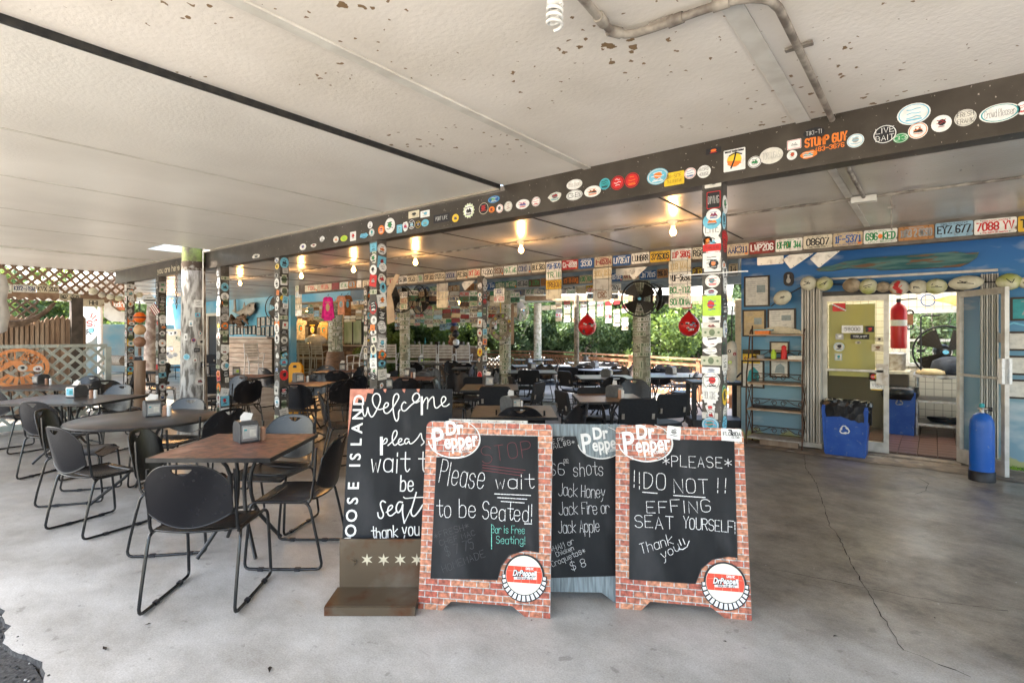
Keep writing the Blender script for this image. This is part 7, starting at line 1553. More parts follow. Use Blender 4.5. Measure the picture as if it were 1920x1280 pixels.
# ================================================================ BLUE BIN, TANK
q = gp(1590, 848); root = empty("recycling_bin", (q.x, YW - .27, 0.012), 0, label="blue recycling bin with black liner, in front of the closed glass door", cat="bin"); M_BIN = mat("bin_blue", (.012, .06, .28), .42, c2=(.03, .09, .33), scale=7, thr=(.45, .7), c3=(.09, .13, .28), s3=22, t3=(.62, .7))
w0, w1_, d0, d1_, hb = .215, .245, .16, .19, .63; m = MB(); vs = [(-w0, -d0, 0), (w0, -d0, 0), (w0, d0, 0), (-w0, d0, 0), (-w1_, -d1_, hb), (w1_, -d1_, hb), (w1_, d1_, hb), (-w1_, d1_, hb)]
m.add(vs, [(0, 1, 5, 4), (1, 2, 6, 5), (2, 3, 7, 6), (3, 0, 4, 7), (0, 3, 2, 1)], M_BIN)
for sx in (-1, 1): m.beam((sx * w0 * .97, -d0 - .004, .02), (sx * w1_ * .97, -d1_ - .004, hb - .03), .03, .012, M_BIN, up=(0, 1, 0))
m.obj("body", root); r = random.Random(2); lm = MB(); n = 48; rows = []
for j, (k, z) in enumerate([(1.07, hb - .16), (1.1, hb - .08), (1.13, hb + .0), (1.06, hb + .045), (.9, hb + .03), (.86, hb - .1)]):
    row = []
    for i in range(n):
        a = 2 * math.pi * i / n; c, s = math.cos(a), math.sin(a); e = 4; rr = 1 / (abs(c) ** e + abs(s) ** e) ** (1 / e); f = k + .022 * math.sin(i * 2.1 + j) + r.uniform(-.02, .02); zz = z + r.uniform(-.012, .012) + (.03 * math.sin(a * 3 + 1) if j == 0 else 0)
        row.append((c * rr * w1_ * f, s * rr * d1_ * f, zz))
    rows += row
lm.add(rows, [(j * n + i, j * n + (i + 1) % n, (j + 1) * n + (i + 1) % n, (j + 1) * n + i) for j in range(5) for i in range(n)], mat("bin_liner", (.012, .012, .013), .22)); lm.obj("liner", root)
lm = MB(); lm.box((w1_ + .02, -.1, hb - .14), (.03, .06, .16), mat("bin_liner"), Matrix.Rotation(.3, 3, 'X')); lm.obj("liner_knot", root)
def recyc(parent, M4, s, col='white'):
    m = MB(M4)
    for k in range(3):
        a = k * 2 * math.pi / 3; f = lambda x, y: ((x * math.cos(a) - y * math.sin(a)) * s, (x * math.sin(a) + y * math.cos(a)) * s)
        m.ribbon([f(-.50, .12), f(-.22, .58), f(.10, .62), f(.26, .40)], .17 * s, P(col)); m.add([(*f(.08, .34), 0), (*f(.46, .44), 0), (*f(.34, .08), 0)], [(0, 2, 1)], P(col))
    m.obj("recycling_emblem", parent)
recyc(root, frame((0, -d0 - .022 - .004, .33), (1, 0, 0), (0, -.047, 1)), .085)
q = gp(1841, 900); root = empty("dive_tank", q, label="blue dive cylinder with black boot in front of the open glass door", cat="cylinder"); TR_ = .105
m = MB(); m.lathe([(TR_, .03), (TR_, .56), (TR_ * .94, .63), (TR_ * .72, .685), (TR_ * .4, .71), (.03, .715)], mat("tank_blue", (.006, .075, .33), .3, c2=(.015, .09, .36), scale=5, c3=(.10, .16, .3), s3=30, t3=(.66, .70)), 26); m.obj("cylinder", root)
m = MB(); m.lathe([(TR_ + .008, 0), (TR_ + .009, .1), (TR_ + .002, .105)], P('ink'), 24); m.obj("boot", root)
m = MB(); m.lathe([(.022, .715), (.022, .765), (.012, .77)], M_STEEL, 12); m.tube([(-.035, 0, .755), (.05, 0, .755)], .014, M_STEEL, 8); m.tube([(.05, 0, .755), (.085, 0, .755)], .022, P('ink'), 10); m.lathe([(.018, .77), (.024, .785), (.02, .81), (0, .812)], P('teal'), 10); m.obj("valve", root)
# moss tufts along the wall foot
r = random.Random(12)
for px, n in ((1500, 10), (1885, 14), (1912, 10)):
    m = MB(); q = gp(px, 845 if px < 1600 else 882)
    for i in range(n * 4):
        x = q.x + r.uniform(-.1, .1); y = YW - r.uniform(.01, .06); h = r.uniform(.02, .07); a = r.uniform(-.03, .03); m.add([(x - .006, y, 0.01), (x + .006, y, 0.01), (x + a, y - .01, h)], [(0, 1, 2)], M_WEED)
    m.obj("weeds", kind="stuff")
# ================================================================ KITCHEN CONTENTS
def kY(px, py, Y): return onY(px, py, Y)
q = kY(1685, 640, YW + .55); root = empty("fire_extinguisher", (q.x, q.y, 1.33), label="tall red fire extinguisher hanging just inside the doorway", cat="extinguisher")
m = MB(); m.lathe([(.085, .02), (.092, 0.04), (.092, .54), (.07, .59), (.03, .62), (.02, .64)], mat("extinguisher_red", (.42, .012, .012), .3), 20); m.obj("cylinder", root); m = MB(); m.lathe([(.0935, .32), (.0935, .40)], P('offwhite'), 20); m.obj("label_band", root)
m = MB(); m.box((0, 0, .66), (.05, .05, .05), M_BLACK); m.tube([(.02, 0, .67), (.12, -.01, .675), (.2, 0, .68)], .009, M_BLACK, 6); m.obj("valve", root)
m = MB(); q = kY(1740, 563, KY - .05); m.tube([(q.x + .09 * math.cos(a), q.y, q.z + .09 * math.sin(a)) for a in [i * math.pi / 10 for i in range(20)]], .008, P('blue'), 6, closed=True); m.obj("hose_loop", label="small dark blue hose loop hung on the tiled kitchen wall", cat="hose")
m = MB(); q = kY(1706, 599, KY - .04)
for dz, rr in ((.11, .045), (-.11, .045)): m.tube([(q.x + rr * math.cos(a), q.y, q.z + dz + rr * math.sin(a)) for a in [i * math.pi / 8 for i in range(16)]], .012, P('ink'), 6, closed=True)
m.b2((q.x - .045, q.y - .01, q.z - .09), (q.x + .045, q.y + .01, q.z + .09), P('brown')); m.obj("wall_bracket", label="black figure-eight bracket on the tiles left of the kitchen window", cat="bracket")
fan(kY(1772, 660, KY - .35), .40, .1, 0, "big black fan standing on the kitchen worktop in front of the window")
ty = KY - 1.05; tx0, tx1 = kY(1712, 715, ty).x, kY(1712, 715, ty).x + 1.5
root = empty("kitchen_worktop", ((tx0 + tx1) / 2, ty + .4, 0.055), label="stainless kitchen worktop with undershelves seen through the doorway", cat="worktop"); hw = .75
m = MB(); m.box((0, 0, .87), (1.5, .8, .035), M_STEEL); m.obj("top", root)
for z in (.16, .5): m = MB(); m.box((0, 0, z), (1.42, .7, .03), M_STEEL); m.obj("shelf", root)
for sx in (-1, 1):
    for sy in (-1, 1): m = MB(); m.tube([(sx * .71, sy * .36, 0), (sx * .71, sy * .36, .86)], .02, M_STEEL, 8); m.obj("leg", root)
q = kY(1740, 700, ty + .35); z_ = .055 + .888
m = MB(); m.lathe([(0, 0), (.2, .01), (.22, .08), (.2, .2), (.12, .26), (0, .27)], mat("black_quilt", (.012, .018, .03), .6, c2=(.04, .05, .07), scale=10, bump=.8), 14, sx=1.5); o = m.obj("quilted_bag", label="dark blue-black quilted bag on the kitchen worktop", cat="bag"); o.location = (q.x + .35, q.y, z_)
m = MB(); m.lathe([(0, 0), (.12, .01), (.11, .06), (.05, .09), (0, .09)], P('tan'), 10, sx=1.5); o = m.obj("bread_bag", label="tan paper bag at the front of the kitchen worktop", cat="bag"); o.location = (tx0 + .2, ty + .15, z_)
m = MB(); m.lathe([(.16, 0), (.18, .05), (.18, .07), (.12, .075), (0, .076)], P('ink'), 18, sx=2.2); o = m.obj("roasting_pan", label="black oval roasting pan on the lower kitchen shelf", cat="pan"); o.location = ((tx0 + tx1) / 2 - .2, ty + .35, .055 + .176)
m = MB(); m.tube([(0, 0, 0), (0, 0, .85), (.02, 0, .87), (.22, 0, .87)], .012, P('ink'), 6); m.box((0, .0, .35), (.1, .05, .04), P('ink')); o = m.obj("microphone_stand", label="thin black stand with cross arm on the kitchen worktop", cat="stand"); o.location = (tx0 + .09, ty + .1, z_)
sy_ = KY - .5; root = empty("kitchen_counter", (tx0 - .62, sy_, .055), label="low counter with soup pots left of the kitchen worktop", cat="counter"); m = MB(); m.box((0, 0, .9), (1.15, .8, .04), P('cream')); m.obj("top", root); m = MB(); m.box((0, .1, .44), (1.1, .55, .86), mat("dark_brown_panel", (.16, .13, .1), .6)); m.obj("cabinet", root)  # dark brown cabinet body under a cream top
for i, dx in enumerate((-.16, .26)):
    m = MB(); m.lathe([(.13, 0), (.14, .02), (.14, .24), (.15, .245), (.15, .26), (.09, .29), (.02, .3), (.02, .33), (0, .335)], [M_BLACK, M_STEEL][i], 18); o = m.obj("soup_pot", label=["black soup pot nearest the fire extinguisher", "steel soup pot with lid left of the worktop"][i], cat="pot"); o.location = (tx0 - .5 + dx, sy_ - .1, .055 + .925)
root2 = empty("kitchen_bin", (kY(1687, 780, KY - 1.0).x, KY - 1.0, .056), label="second blue recycling bin standing inside the kitchen", cat="bin"); m = MB(); m.add([(x * .8, y * .8, z) for x, y, z in vs], [(0, 1, 5, 4), (1, 2, 6, 5), (2, 3, 7, 6), (3, 0, 4, 7)], M_BIN); m.obj("body", root2); m = MB(); m.lathe([(.21, .52), (.24, .6), (.23, .7), (.16, .7)], mat("bin_liner"), 12); m.obj("liner", root2); recyc(root2, frame((0, -.175, .48), (1, 0, 0), (0, -.05, 1)), .07, 'grey')
q = kY(1780, 562, KY - .3); m = MB(frame((0, 0, 0), (1, 0, 0), (0, 0, 1))); m.prism([(-.2, .0), (0, .06), (.3, .06), (.3, -.14), (.15, -.13), (0, -.06)], -.05, .05, mat("straw_yellow", (.55, .36, .08), .6, c2=(.5, .42, .2), scale=8)); o = m.obj("wall_fish", label="yellow fish ornament hanging at the top right inside the kitchen", cat="ornament"); o.location = q
# ================================================================ BULBS AND CONDUIT
M_COND = mat("painted_conduit", (.30, .27, .23), .5, c2=(.12, .10, .085), scale=9, thr=(.4, .6), bump=.2)
YBULB = 5.45
m = MB(); m.tube([(-13, YBULB, Z2 - .02), (XR, YBULB, Z2 - .02)], .012, M_COND, 8)
m.obj("ceiling_conduit", label="thin conduit pipe linking the row of bulbs under the far ceiling", cat="conduit")
M_LAMP = bpy.data.materials.new("bulb_glow"); M_LAMP.use_nodes = True; _p = M_LAMP.node_tree.nodes["Principled BSDF"]; _p.inputs["Emission Color"].default_value = (1, .55, .16, 1); _p.inputs["Emission Strength"].default_value = 7; _p.inputs["Base Color"].default_value = (.9, .8, .6, 1)
def bulb(x, y, z, label, e=1.8, lit=True, s=1.0):
    root = empty("ceiling_bulb", (x, y, z), label=label, cat="light bulb", group="bare bulbs under the ceiling"); m = MB(); m.lathe([(.055 * s, 0), (.055 * s, -.02), (.03 * s, -.035), (.028 * s, -.06), (0, -.06)], P('offwhite'), 14); m.obj("socket", root)
    m = MB(); m.lathe([(.014 * s, -.058), (.016 * s, -.075), (.032 * s, -.105), (.034 * s, -.125), (.022 * s, -.15), (0, -.157)], M_LAMP, 14); m.obj("bulb", root)
    l_ = bpy.data.lights.new("bulb_light", 'POINT'); l_.energy = e; l_.color = (1, .5, .16); l_.shadow_soft_size = .04; o = bpy.data.objects.new("bulb_light", l_); COL.objects.link(o); o.parent = root; o.location = (0, 0, -.19)
for px, lab in ((1262, "lit bulb nearest the big stickered post"), (977, "lit bulb above the middle of the plate beam"), (779, "lit bulb just right of the second front post"), (663, "lit bulb just left of the second front post"), (565, "lit bulb right of the yellow-stickered post"), (450, "lit bulb left of the yellow-stickered post")):
    q = onY(px, 500, YBULB); bulb(q.x, YBULB, Z2, lab)
q = onY(321, 548, 6.5); bulb(q.x, 6.5, Z2 - .1, "farthest lit bulb just left of the thick weathered pole", 8)
for px, py, t, lab in ((860, 568, 12.0, "small lit bulb among the hanging plates left of the life ring"), (1147, 564, 11.5, "small lit bulb left of the black fan")):
    q = onT(px, py, t); root = empty("ceiling_bulb", q, label=lab, cat="light bulb"); m = MB(); m.lathe([(.0, .05), (.03, .03), (.034, 0), (.02, -.03), (0, -.04)], M_LAMP, 12); m.obj("bulb", root); m = MB(); m.tube([(0, 0, .04), (0, 0, .25)], .012, P('ink'), 6); m.obj("cord", root)
q = onT(613, 552, 17.5); bulb(q.x, q.y, q.z + .12, "bright bulb inside the bar right of the off-white t-shirt", 14)
q = onT(575, 575, 19.8); bulb(q.x, q.y, 2.5, "added bulb deep inside the bar, brightening the t-shirts", 16)  # added bulb to brighten the deep end of the bar
# compact fluorescent, unlit, at the top edge of the picture
q = gp(1040, 8, Z1); q = at(1040, (Z1 - .13 - H) * FPX / (HY - 20), Z1); root = empty("spiral_bulb", q, label="unlit white spiral bulb under the near ceiling at the top edge", cat="light bulb"); m = MB(); m.lathe([(.05, 0), (.05, -.03), (.028, -.05), (.026, -.09), (.03, -.11), (0, -.11)], P('white'), 16); m.obj("socket", root)
m = MB(); m.tube([(.026 * math.cos(a), .026 * math.sin(a), -.11 - a * .0037) for a in [i * .45 for i in range(48)]], .0062, P('white'), 6); m.obj("spiral", root)
# bent conduit under the near ceiling
def cz(px, py, dz=.03): t = (Z1 - dz - H) * FPX / (HY - py); return at(px, t, Z1 - dz)
pts = [cz(*p) for p in [(1040, -60), (1095, 0), (1125, 35), (1145, 58), (1180, 67), (1235, 50), (1300, 25), (1370, 2), (1420, -4), (1455, 5), (1475, 45)]]
m = MB(); m.tube(chaik3(pts), .017, M_COND, 10); xk = pts[-1].x
b0 = pts[-1]; m.tube([b0, (b0.x + .0, YB - .06, Z1 - .03)], .017, M_COND, 10); cd = m.obj("bent_conduit", label="grimy conduit pipe bending across the near ceiling at the top right", cat="conduit")
def coup(a, b, r=.023): m = MB(); m.tube([a, b], r, M_COND, 10); m.obj("coupling", cd)
for i, f in ((3, .2), (5, .5), (6, .75), (2, .1)): a = pts[i]; b = pts[i + 1]; d = (b - a).normalized(); c = a.lerp(b, f); coup(c - d * .03, c + d * .03)
m = MB(); c = pts[5].lerp(pts[6], .1); m.box(c + Vector((0, 0, .015)), (.10, .03, .012), M_COND); m.obj("strap", cd); m = MB(); m.box((b0.x, b0.y + .25, Z1 - .018), (.11, .03, .012), M_COND); m.obj("strap", cd)
m = MB(); m.tube([(b0.x + .0, YB + .12, Z2 - .03), (b0.x - .0, YBULB, Z2 - .02)], .016, M_COND, 8); m.box((b0.x, YBULB, Z2 - .035), (.18, .08, .05), P('offwhite')); m.box((b0.x, YB + .45, Z2 - .02), (.1, .03, .012), M_COND); m.obj("far_conduit_run", cd)
m = MB(); c = onY(1412, 425, 5.6); m.tube([(-.28, 5.5, Z2 - .0), (-.28, 5.5, Z2 - .3)], .006, M_COND, 5); m.box((-.28, 5.5, Z2 - .12), (.05, .02, .02), M_COND); m.obj("hanging_wire", label="stub of wire hanging from the far ceiling near the conduit box", cat="wire")
# ================================================================ LEFT SIDE
# tall wood lattice screen at X = XL
M_LAT = mat("brown_lattice", (.20, .12, .075), .8, c2=(.30, .2, .13), scale=8, bump=.2)
sc = empty("lattice_screen", (0, 0, 0), label="high brown lattice screen along the left side of the shelter", cat="lattice screen")
Y0_, Y1_ = -1.2, 4.1
lattice(sc, (XL, Y0_, 0), (XL, Y1_, 0), 2.18, 2.80, .165, .042, M_LAT, th=.02)
m = MB(); m.b2((XL - .03, Y0_, 2.8), (XL + .03, Y1_, Z1), mat("dark_board", (.06, .055, .045), .7)); m.obj("header_board", sc)
m = MB(); m.b2((XL - .01, Y0_, 2.22), (XL + .05, Y1_, 2.32), M_LAT); m.obj("rail", sc)
lattice(sc, (XL - .5, -1.2, 0), (XL - .5, 2.62, 0), .9, 2.3, .17, .035, mat("shaded_lattice", (.10, .075, .055), .8), name="lattice_backing", joined=True)  # added backing darkens the gaps behind the pickets, shade put into its brown
pst = onX(143, 600, XL); m = MB(); m.b2((XL - .08, pst.y - .09, 0), (XL + .08, pst.y + .09, 2.25), mat("dark_timber", (.055, .045, .038), .8, c2=(.1, .08, .065), scale=6)); m.obj("corner_timber", label="thick dark timber post under the lattice screen with the single plate beside it", cat="post")
# licence plates on the screen
root = empty("screen_plates", (0, 0, 0), label="row of four licence plates stepping down along the brown lattice screen", cat="plate row")
for px0, px1, py, base, tx, tc in ((9, 22, 541, 'white', '1', 'green'), (23, 68, 541, 'white', 'K82-NSW', 'navy'), (68, 111, 542, 'cream', 'KVX 205', 'ink'), (111, 151, 557, 'cream', 'BQZ 4525', 'ink'), (155, 196, 568, 'cream', 'HHI', 'ink')):
    a, b = onX(px0, py, XL + .07), onX(px1, py, XL + .07); w = abs(b.y - a.y); q = (a + b) / 2
    plate(root, frame(q, (0, 1, 0), (0, 0, 1)), base, tx, tc, w=w * .98, h=w * .42 if w > .2 else .17)
# picket fence outside
pf = empty("picket_fence", (0, 0, 0), label="rough brown picket fence beyond the grey lattice", cat="fence"); X_ = XL - .05; r = random.Random(7)
for i in range(17):
    y = onX(2 + i * 9.6, 600, X_).y; h = r.choice([1.86, 1.8, 1.75, 1.9]); m = MB(frame((X_, y, 0), (0, 1, 0), (0, 0, 1))); m.prism([(-.045, 0), (.045, 0), (.045, h - .06), (0, h), (-.045, h - .06)], -.012, .012, M_WOOD); m.obj("picket", pf)
for z in (1.66, .6): m = MB(); m.b2((X_ - .04, -1, z), (X_ - .015, 3.1, z + .09), M_WOOD); m.obj("rail", pf)
# hanging driftwood branch
m = MB(); m.tube(chaik3([onX(-20, 606, XL + .3), onX(30, 608, XL + .25), onX(60, 600, XL + .2), onX(85, 585, XL + .2), onX(103, 567, XL + .15)]), [.05, .06, .065, .06, .055, .05, .045, .04, .035, .02], mat("driftwood", (.10, .07, .05), .85, c2=(.2, .14, .1), scale=7, bump=.4), 9); m.obj("driftwood_branch", label="curved dark driftwood branch hanging across the lattice screen", cat="branch")
m = MB(); q = onX(0, 540, XL + .9); m.lathe([(.0, -.9), (.16, -.8), (.2, -.5), (.15, -.2), (.19, 0), (.14, .25), (0, .3)], mat("white_bag_cloth", (.66, .65, .62), .8, c2=(.5, .49, .47), scale=5, bump=.6), 14); o = m.obj("white_net_bag", label="white bulging bag hanging at the very left picture edge", cat="bag"); o.location = onX(-8, 540, XL + 2.2); o.scale = (.8, .8, .8)
m = MB(); a = onX(8, 560, XL - .6); m.add([(XL - .7, .3, 1.2), (XL - .7, 1.6, 1.2), (XL - .7, 1.3, 1.55), (XL - .7, .75, 2.1), (XL - .7, .3, 2.15)], [(0, 1, 2, 3, 4)], mat("green_tarp", (.02, .06, .05), .6, c2=(.03, .09, .07), scale=4)); m.prism([(0, 0), (.01, 0), (.01, .01)], 0, .01, P('ink')) if False else None; m.obj("green_tarp", label="dark green tarpaulin behind the picket fence", cat="tarp")
# float string on the screen
root = empty("float_string", (0, 0, 0), label="short string of cream floats hung on the brown lattice at the left", cat="float string"); pts = []
for px, py, a, k in ((175, 546, 8, 0), (191, 553, 6.5, 3), (207, 556, 7, 0), (222, 559, 6.5, 1), (236, 558, 6.5, 0), (248, 556, 7, 2), (261, 553, 6.5, 0)):
    q = onX(px, py, XL + .25); s = (q.x / ray(px)[0]) / FPX; m = MB(Matrix.Translation(q)); m.lathe([(0, -a * s * .85), (a * s * .7, -a * s * .6), (a * s, 0), (a * s * .7, a * s * .6), (0, a * s * .85)], M_FL[k], 12); m.obj("float", root); pts.append(q)
m = MB(); m.tube(pts, .008, P('ink'), 5); m.obj("rope", root)
# grey lattice divider with orange disc
GX = -11.3; gA, gB = onX(-30, 646, GX), onX(197, 646, GX); gz = 1.37
m_g = mat("grey_green_lattice", (.42, .44, .39), .6, c2=(.33, .35, .31), scale=8)
gl = empty("lattice_divider", (0, 0, 0), label="low grey-green lattice divider at the left with orange disc on it", cat="lattice divider")
lattice(gl, (GX, gA.y - 1.5, 0), (GX, gB.y, 0), .12, gz - .05, .20, .042, m_g, th=.016)
m = MB(); m.b2((GX - .05, gA.y - 1.5, gz - .05), (GX + .05, gB.y + .02, gz), m_g); m.obj("top_rail", gl); m = MB(); m.b2((GX - .045, gB.y, 0), (GX + .045, gB.y + .08, gz - .05), m_g); m.obj("end_post", gl); m = MB(); m.b2((GX - .05, gA.y - 1.5, .04), (GX + .05, gB.y, .12), m_g); m.obj("bottom_rail", gl)
q = onX(36, 690, GX + .06); s = (q.x / ray(36)[0]) / FPX; root = empty("orange_disc_sign", q, label="orange cut-out disc sign with letters round its rim, on the grey lattice", cat="sign"); M_OR = mat("orange_enamel", (.72, .30, .12), .5, c2=(.6, .22, .08), scale=8)
F = frame((0, 0, 0), (0, 1, 0), (0, 0, 1)); R_ = 44 * s; m = MB(F); ro = circ(R_, 36, ry=R_ * .84); ri = circ(R_ * .86, 36, ry=R_ * .71)
m.add([(*a, .012) for a in ro] + [(*a, .012) for a in ri] + [(*a, 0) for a in ro] + [(*a, 0) for a in ri], [(i, (i + 1) % 36, 36 + (i + 1) % 36, 36 + i) for i in range(36)] + [(72 + i, 72 + (i + 1) % 36, (i + 1) % 36, i) for i in range(36)] + [(36 + i, 36 + (i + 1) % 36, 108 + (i + 1) % 36, 108 + i) for i in range(36)], M_OR); m.obj("rim", root)
m = MB(F); m.prism([(-R_ * .7, -R_ * .1), (-R_ * .55, -R_ * .1), (-R_ * .2, R_ * .15), (0, -R_ * .15), (R_ * .8, -R_ * .12), (R_ * .8, R_ * .1), (R_ * .45, R_ * .16), (R_ * .2, R_ * .1), (R_ * .02, R_ * .33), (-R_ * .3, R_ * .33), (-R_ * .6, R_ * .02)], 0, .012, M_OR); m.obj("cut_out_figure", root)
m = MB(F)
for i, c in enumerate("KEY LARGO"):
    if c == ' ': continue
    a = math.radians(160 - i * 17); cx, cy = R_ * .66 * math.cos(a), R_ * .55 * math.sin(a); 
    for gq in glyph(c): m.ribbon([(cx + (gx - 2) * .022 * math.sin(a) + (gy - 3) * .022 * math.cos(a), cy - (gx - 2) * .022 * math.cos(a) + (gy - 3) * .022 * math.sin(a)) for gx, gy in gq], .022, M_OR, .008)
for i in range(6):
    a = math.radians(225 + i * 18); m.ribbon([(R_ * .5 * math.cos(a), R_ * .42 * math.sin(a)), (R_ * .78 * math.cos(a), R_ * .64 * math.sin(a))], .05, M_OR, .008)
m.obj("cut_out_marks", root)
sticker(root, F @ Matrix.Translation((R_ * .6, -.02, .014)), .12, .1, 'o', 'white', None, None, 'red', 3); sticker(root, F @ Matrix.Translation((R_ * .1, .0, .014)), .12, .1, 'o', 'offwhite', None, None, 'ink', 4)
# buoys under one another at the stickered post
root = empty("buoy_strand", onY(262, 595, YB - .35), label="strand of three round buoys, bright orange one on top, at the left posts", cat="buoy strand"); s = (root.location.y / ray(262)[1]) / FPX
for i, (py, c) in enumerate(((595, (.72, .13, .01)), (618, (.50, .32, .17)), (641, (.25, .13, .08)))):
    z = (595 - py) * s; m = MB(); R_ = 10.5 * s; m.lathe([(0, -R_), (R_ * .6, -R_ * .8), (R_ * .95, -R_ * .3), (R_ * .95, R_ * .3), (R_ * .6, R_ * .8), (0, R_)], mat("buoy_paint_%s" % "abc"[i], c, .35), 18, c=(0, 0, z)); 
    if i == 0: m.lathe([(R_ * 1.0, -R_ * .12), (R_ * 1.0, R_ * .12)], P('ink'), 18, c=(0, 0, z))
    m.obj("buoy", root)
m = MB(); m.tube([(0, 0, 23 * s * 0 + 11 * s), (0, 0, 30 * s)], .01, P('ink'), 5); m.tube([(0, 0, -57 * s), (0, 0, -72 * s)], .025, P('brown'), 6); m.obj("rope", root)
# stone/cloth boot-shaped sign with red flag of the place
q = onX(222, 572, XL - 6); s = (q.x / ray(222)[0]) / FPX; F = frame((0, 0, 0), (CY, SY, 0), (0, 0, 1)); root = empty("name_banner", q, label="faded orange banner with white lettering in a grey stone-like holder", cat="banner")
m = MB(F); m.prism([(-14 * s, 18 * s), (16 * s, 15 * s), (16 * s, -10 * s), (4 * s, -10 * s), (-8 * s, 0)], 0, .05, mat("faded_orange", (.45, .15, .07), .7)); m.obj("cloth", root)
m = MB(F)
for st_ in text_strokes("ALABAMA", -13 * s, 8 * s, 16 * s, 6 * s): m.ribbon(st_, 1.1 * s, P('white'), .053)
for st_ in text_strokes("Jack's", -9 * s, -3 * s, 15 * s, 9 * s): m.ribbon(st_, 1.6 * s, P('white'), .053)
m.obj("lettering", root)
m = MB(F); m.prism([(-20 * s, 22 * s), (-17 * s, 22 * s), (-8 * s, -2 * s), (5 * s, -12 * s), (17 * s, -12 * s), (17 * s, -32 * s), (-10 * s, -30 * s), (-22 * s, -22 * s), (-22 * s, 0)], -.05, .12, mat("stone_grey", (.42, .4, .36), .8, c2=(.3, .28, .25), scale=3)); m.obj("stone_holder", root)
# round white sign with red letters beyond the timber post
q = onX(160, 605, XL - 7); s = (q.x / ray(160)[0]) / FPX; root = empty("round_sign", q, label="big round white sign with red and black letters left of the blue wall", cat="sign"); m = MB(F); c_ = circ(30 * s, 28, ry=38 * s); m.prism(c_, 0, .04, P('white')); m.obj("disc", root); m = MB(F)
for tx, x, y, c, a in (("WA", 10, 10, 'red', -.9), ("S.", 5, -6, 'red', 0), ("R", 5, -22, 'ink', 0)):
    for st_ in text_strokes(tx, x * s, y * s, (x + (16 if len(tx) > 1 else 8)) * s, 9 * s, x1y=(y + 12 * a) * s): m.ribbon(st_, 2.2 * s, P(c), .043)
m.obj("lettering", root); m = MB(F); c_ = circ(4.5 * s, 12, 14 * s, -14 * s); m.prism(c_, .04, .08, P('sky')); m.obj("blue_ball", root)
m = MB(); q = onX(188, 610, XL - 5); m.tube([(q.x, q.y, 0), (q.x, q.y, 2.6)], .06, P('white'), 8); m.obj("white_pole", label="white pole in front of the pale block wall at the far left", cat="pole")
# diamond sign and flag
q = onY(281, 563, YB - .25); s = (q.y / ray(281)[1]) / FPX; m = MB(frame((0, 0, 0), (CY, SY, 0), (0, 0, 1))); m.prism([(-14 * s, 0), (0, -13 * s), (14 * s, 0), (0, 13 * s)], 0, .008, P('silver')); m.add([(-12 * s, 1.5 * s, .009), (-12 * s + 2 * s, -1.5 * s, .009), (11 * s, -1.5 * s, .009), (12 * s, 1.5 * s, .009)], [(0, 1, 2, 3)], P('ink')); m.ribbon([(-5 * s, 5 * s), (5 * s, 5 * s)], 1.2 * s, P('ink'), .009); m.ribbon([(-6 * s, -5 * s), (6 * s, -5 * s)], 1.2 * s, P('ink'), .009); o = m.obj("diamond_sign", label="silver diamond-shaped road sign left of the flag", cat="sign"); o.location = q
q = onY(290, 580, YB - .2); root = empty("small_flag", q, label="small striped flag hanging slanted between the left posts", cat="flag"); m = MB(frame((0, 0, 0), (CY, SY, 0), (0, 0, 1)) @ Matrix.Rotation(-1.0, 4, 'Z'))
for i in range(7): m.b2((-10 * s, (i * 1.8 - 6) * s, 0), (10 * s, (i * 1.8 - 4.2) * s, .006), P('maroon' if i % 2 == 0 else 'offwhite'))
m.obj("stripes", root); m = MB(); m.tube([(-.25, 0, -.1), (.02, 0, .15)], .006, M_WOOD, 5); m.obj("staff", root)
# dark brown stairs / rack and palm-bark pole at the left
q = at(277, 9.6); root = empty("black_step_stand", q, YAW + .15, label="black plastic step stand behind the left posts", cat="stand")
for i in range(4): m = MB(); m.box((0, .06 * i, .25 + i * .2), (.5, .24, .05), mat("step_plastic", (.015, .016, .018), .4)); m.obj("shelf", root)
for sx in (-1, 1): m = MB(); m.beam((sx * .27, -.3, 0), (sx * .25, .2, 1.0), .05, .1, mat("step_plastic")); m.obj("side_rail", root)
q = at(262, 9.0); m = MB(); m.lathe([(.09, 0), (.08, .6), (.085, 1.1)], M_WOOD, 10); o = m.obj("wooden_bollard", label="brown wooden stump post behind the left stickered posts", cat="post"); o.location = q
q = at(350, 14); r = random.Random(3)
m = MB(); m.tube(chaik3([at(285, 13.0, .2), at(283, 13.0, 1.2), at(290, 12.8, 2.2)]), .16, mat("carved_trunk", (.14, .1, .08), .8, c2=(.3, .26, .22), scale=8), 10); m.obj("carved_trunk", label="carved brown tree trunk leaning in front of the pale blue wall", cat="trunk")
m = MB(); A, B_ = at(197, 17, .72), at(234, 16.5, .72); m.tube([A, B_], .16, mat("palm_bark", (.16, .14, .11), .9, c2=(.07, .06, .05), scale=25), 10); m.obj("palm_log", label="thick bark-covered log lying on a rail in front of the pale wall", cat="log")
m = MB(); a, b = at(200, 15.5), at(232, 15.2); m.tube([a + Vector((0, 0, .02)), a + Vector((0, 0, .45)), b + Vector((0, 0, .45)), b + Vector((0, 0, .02)), a + Vector((0, 0, .02))], .015, M_BLACK, 6); m.obj("bench_frame", label="thin black bench frame in front of the pale wall", cat="bench")
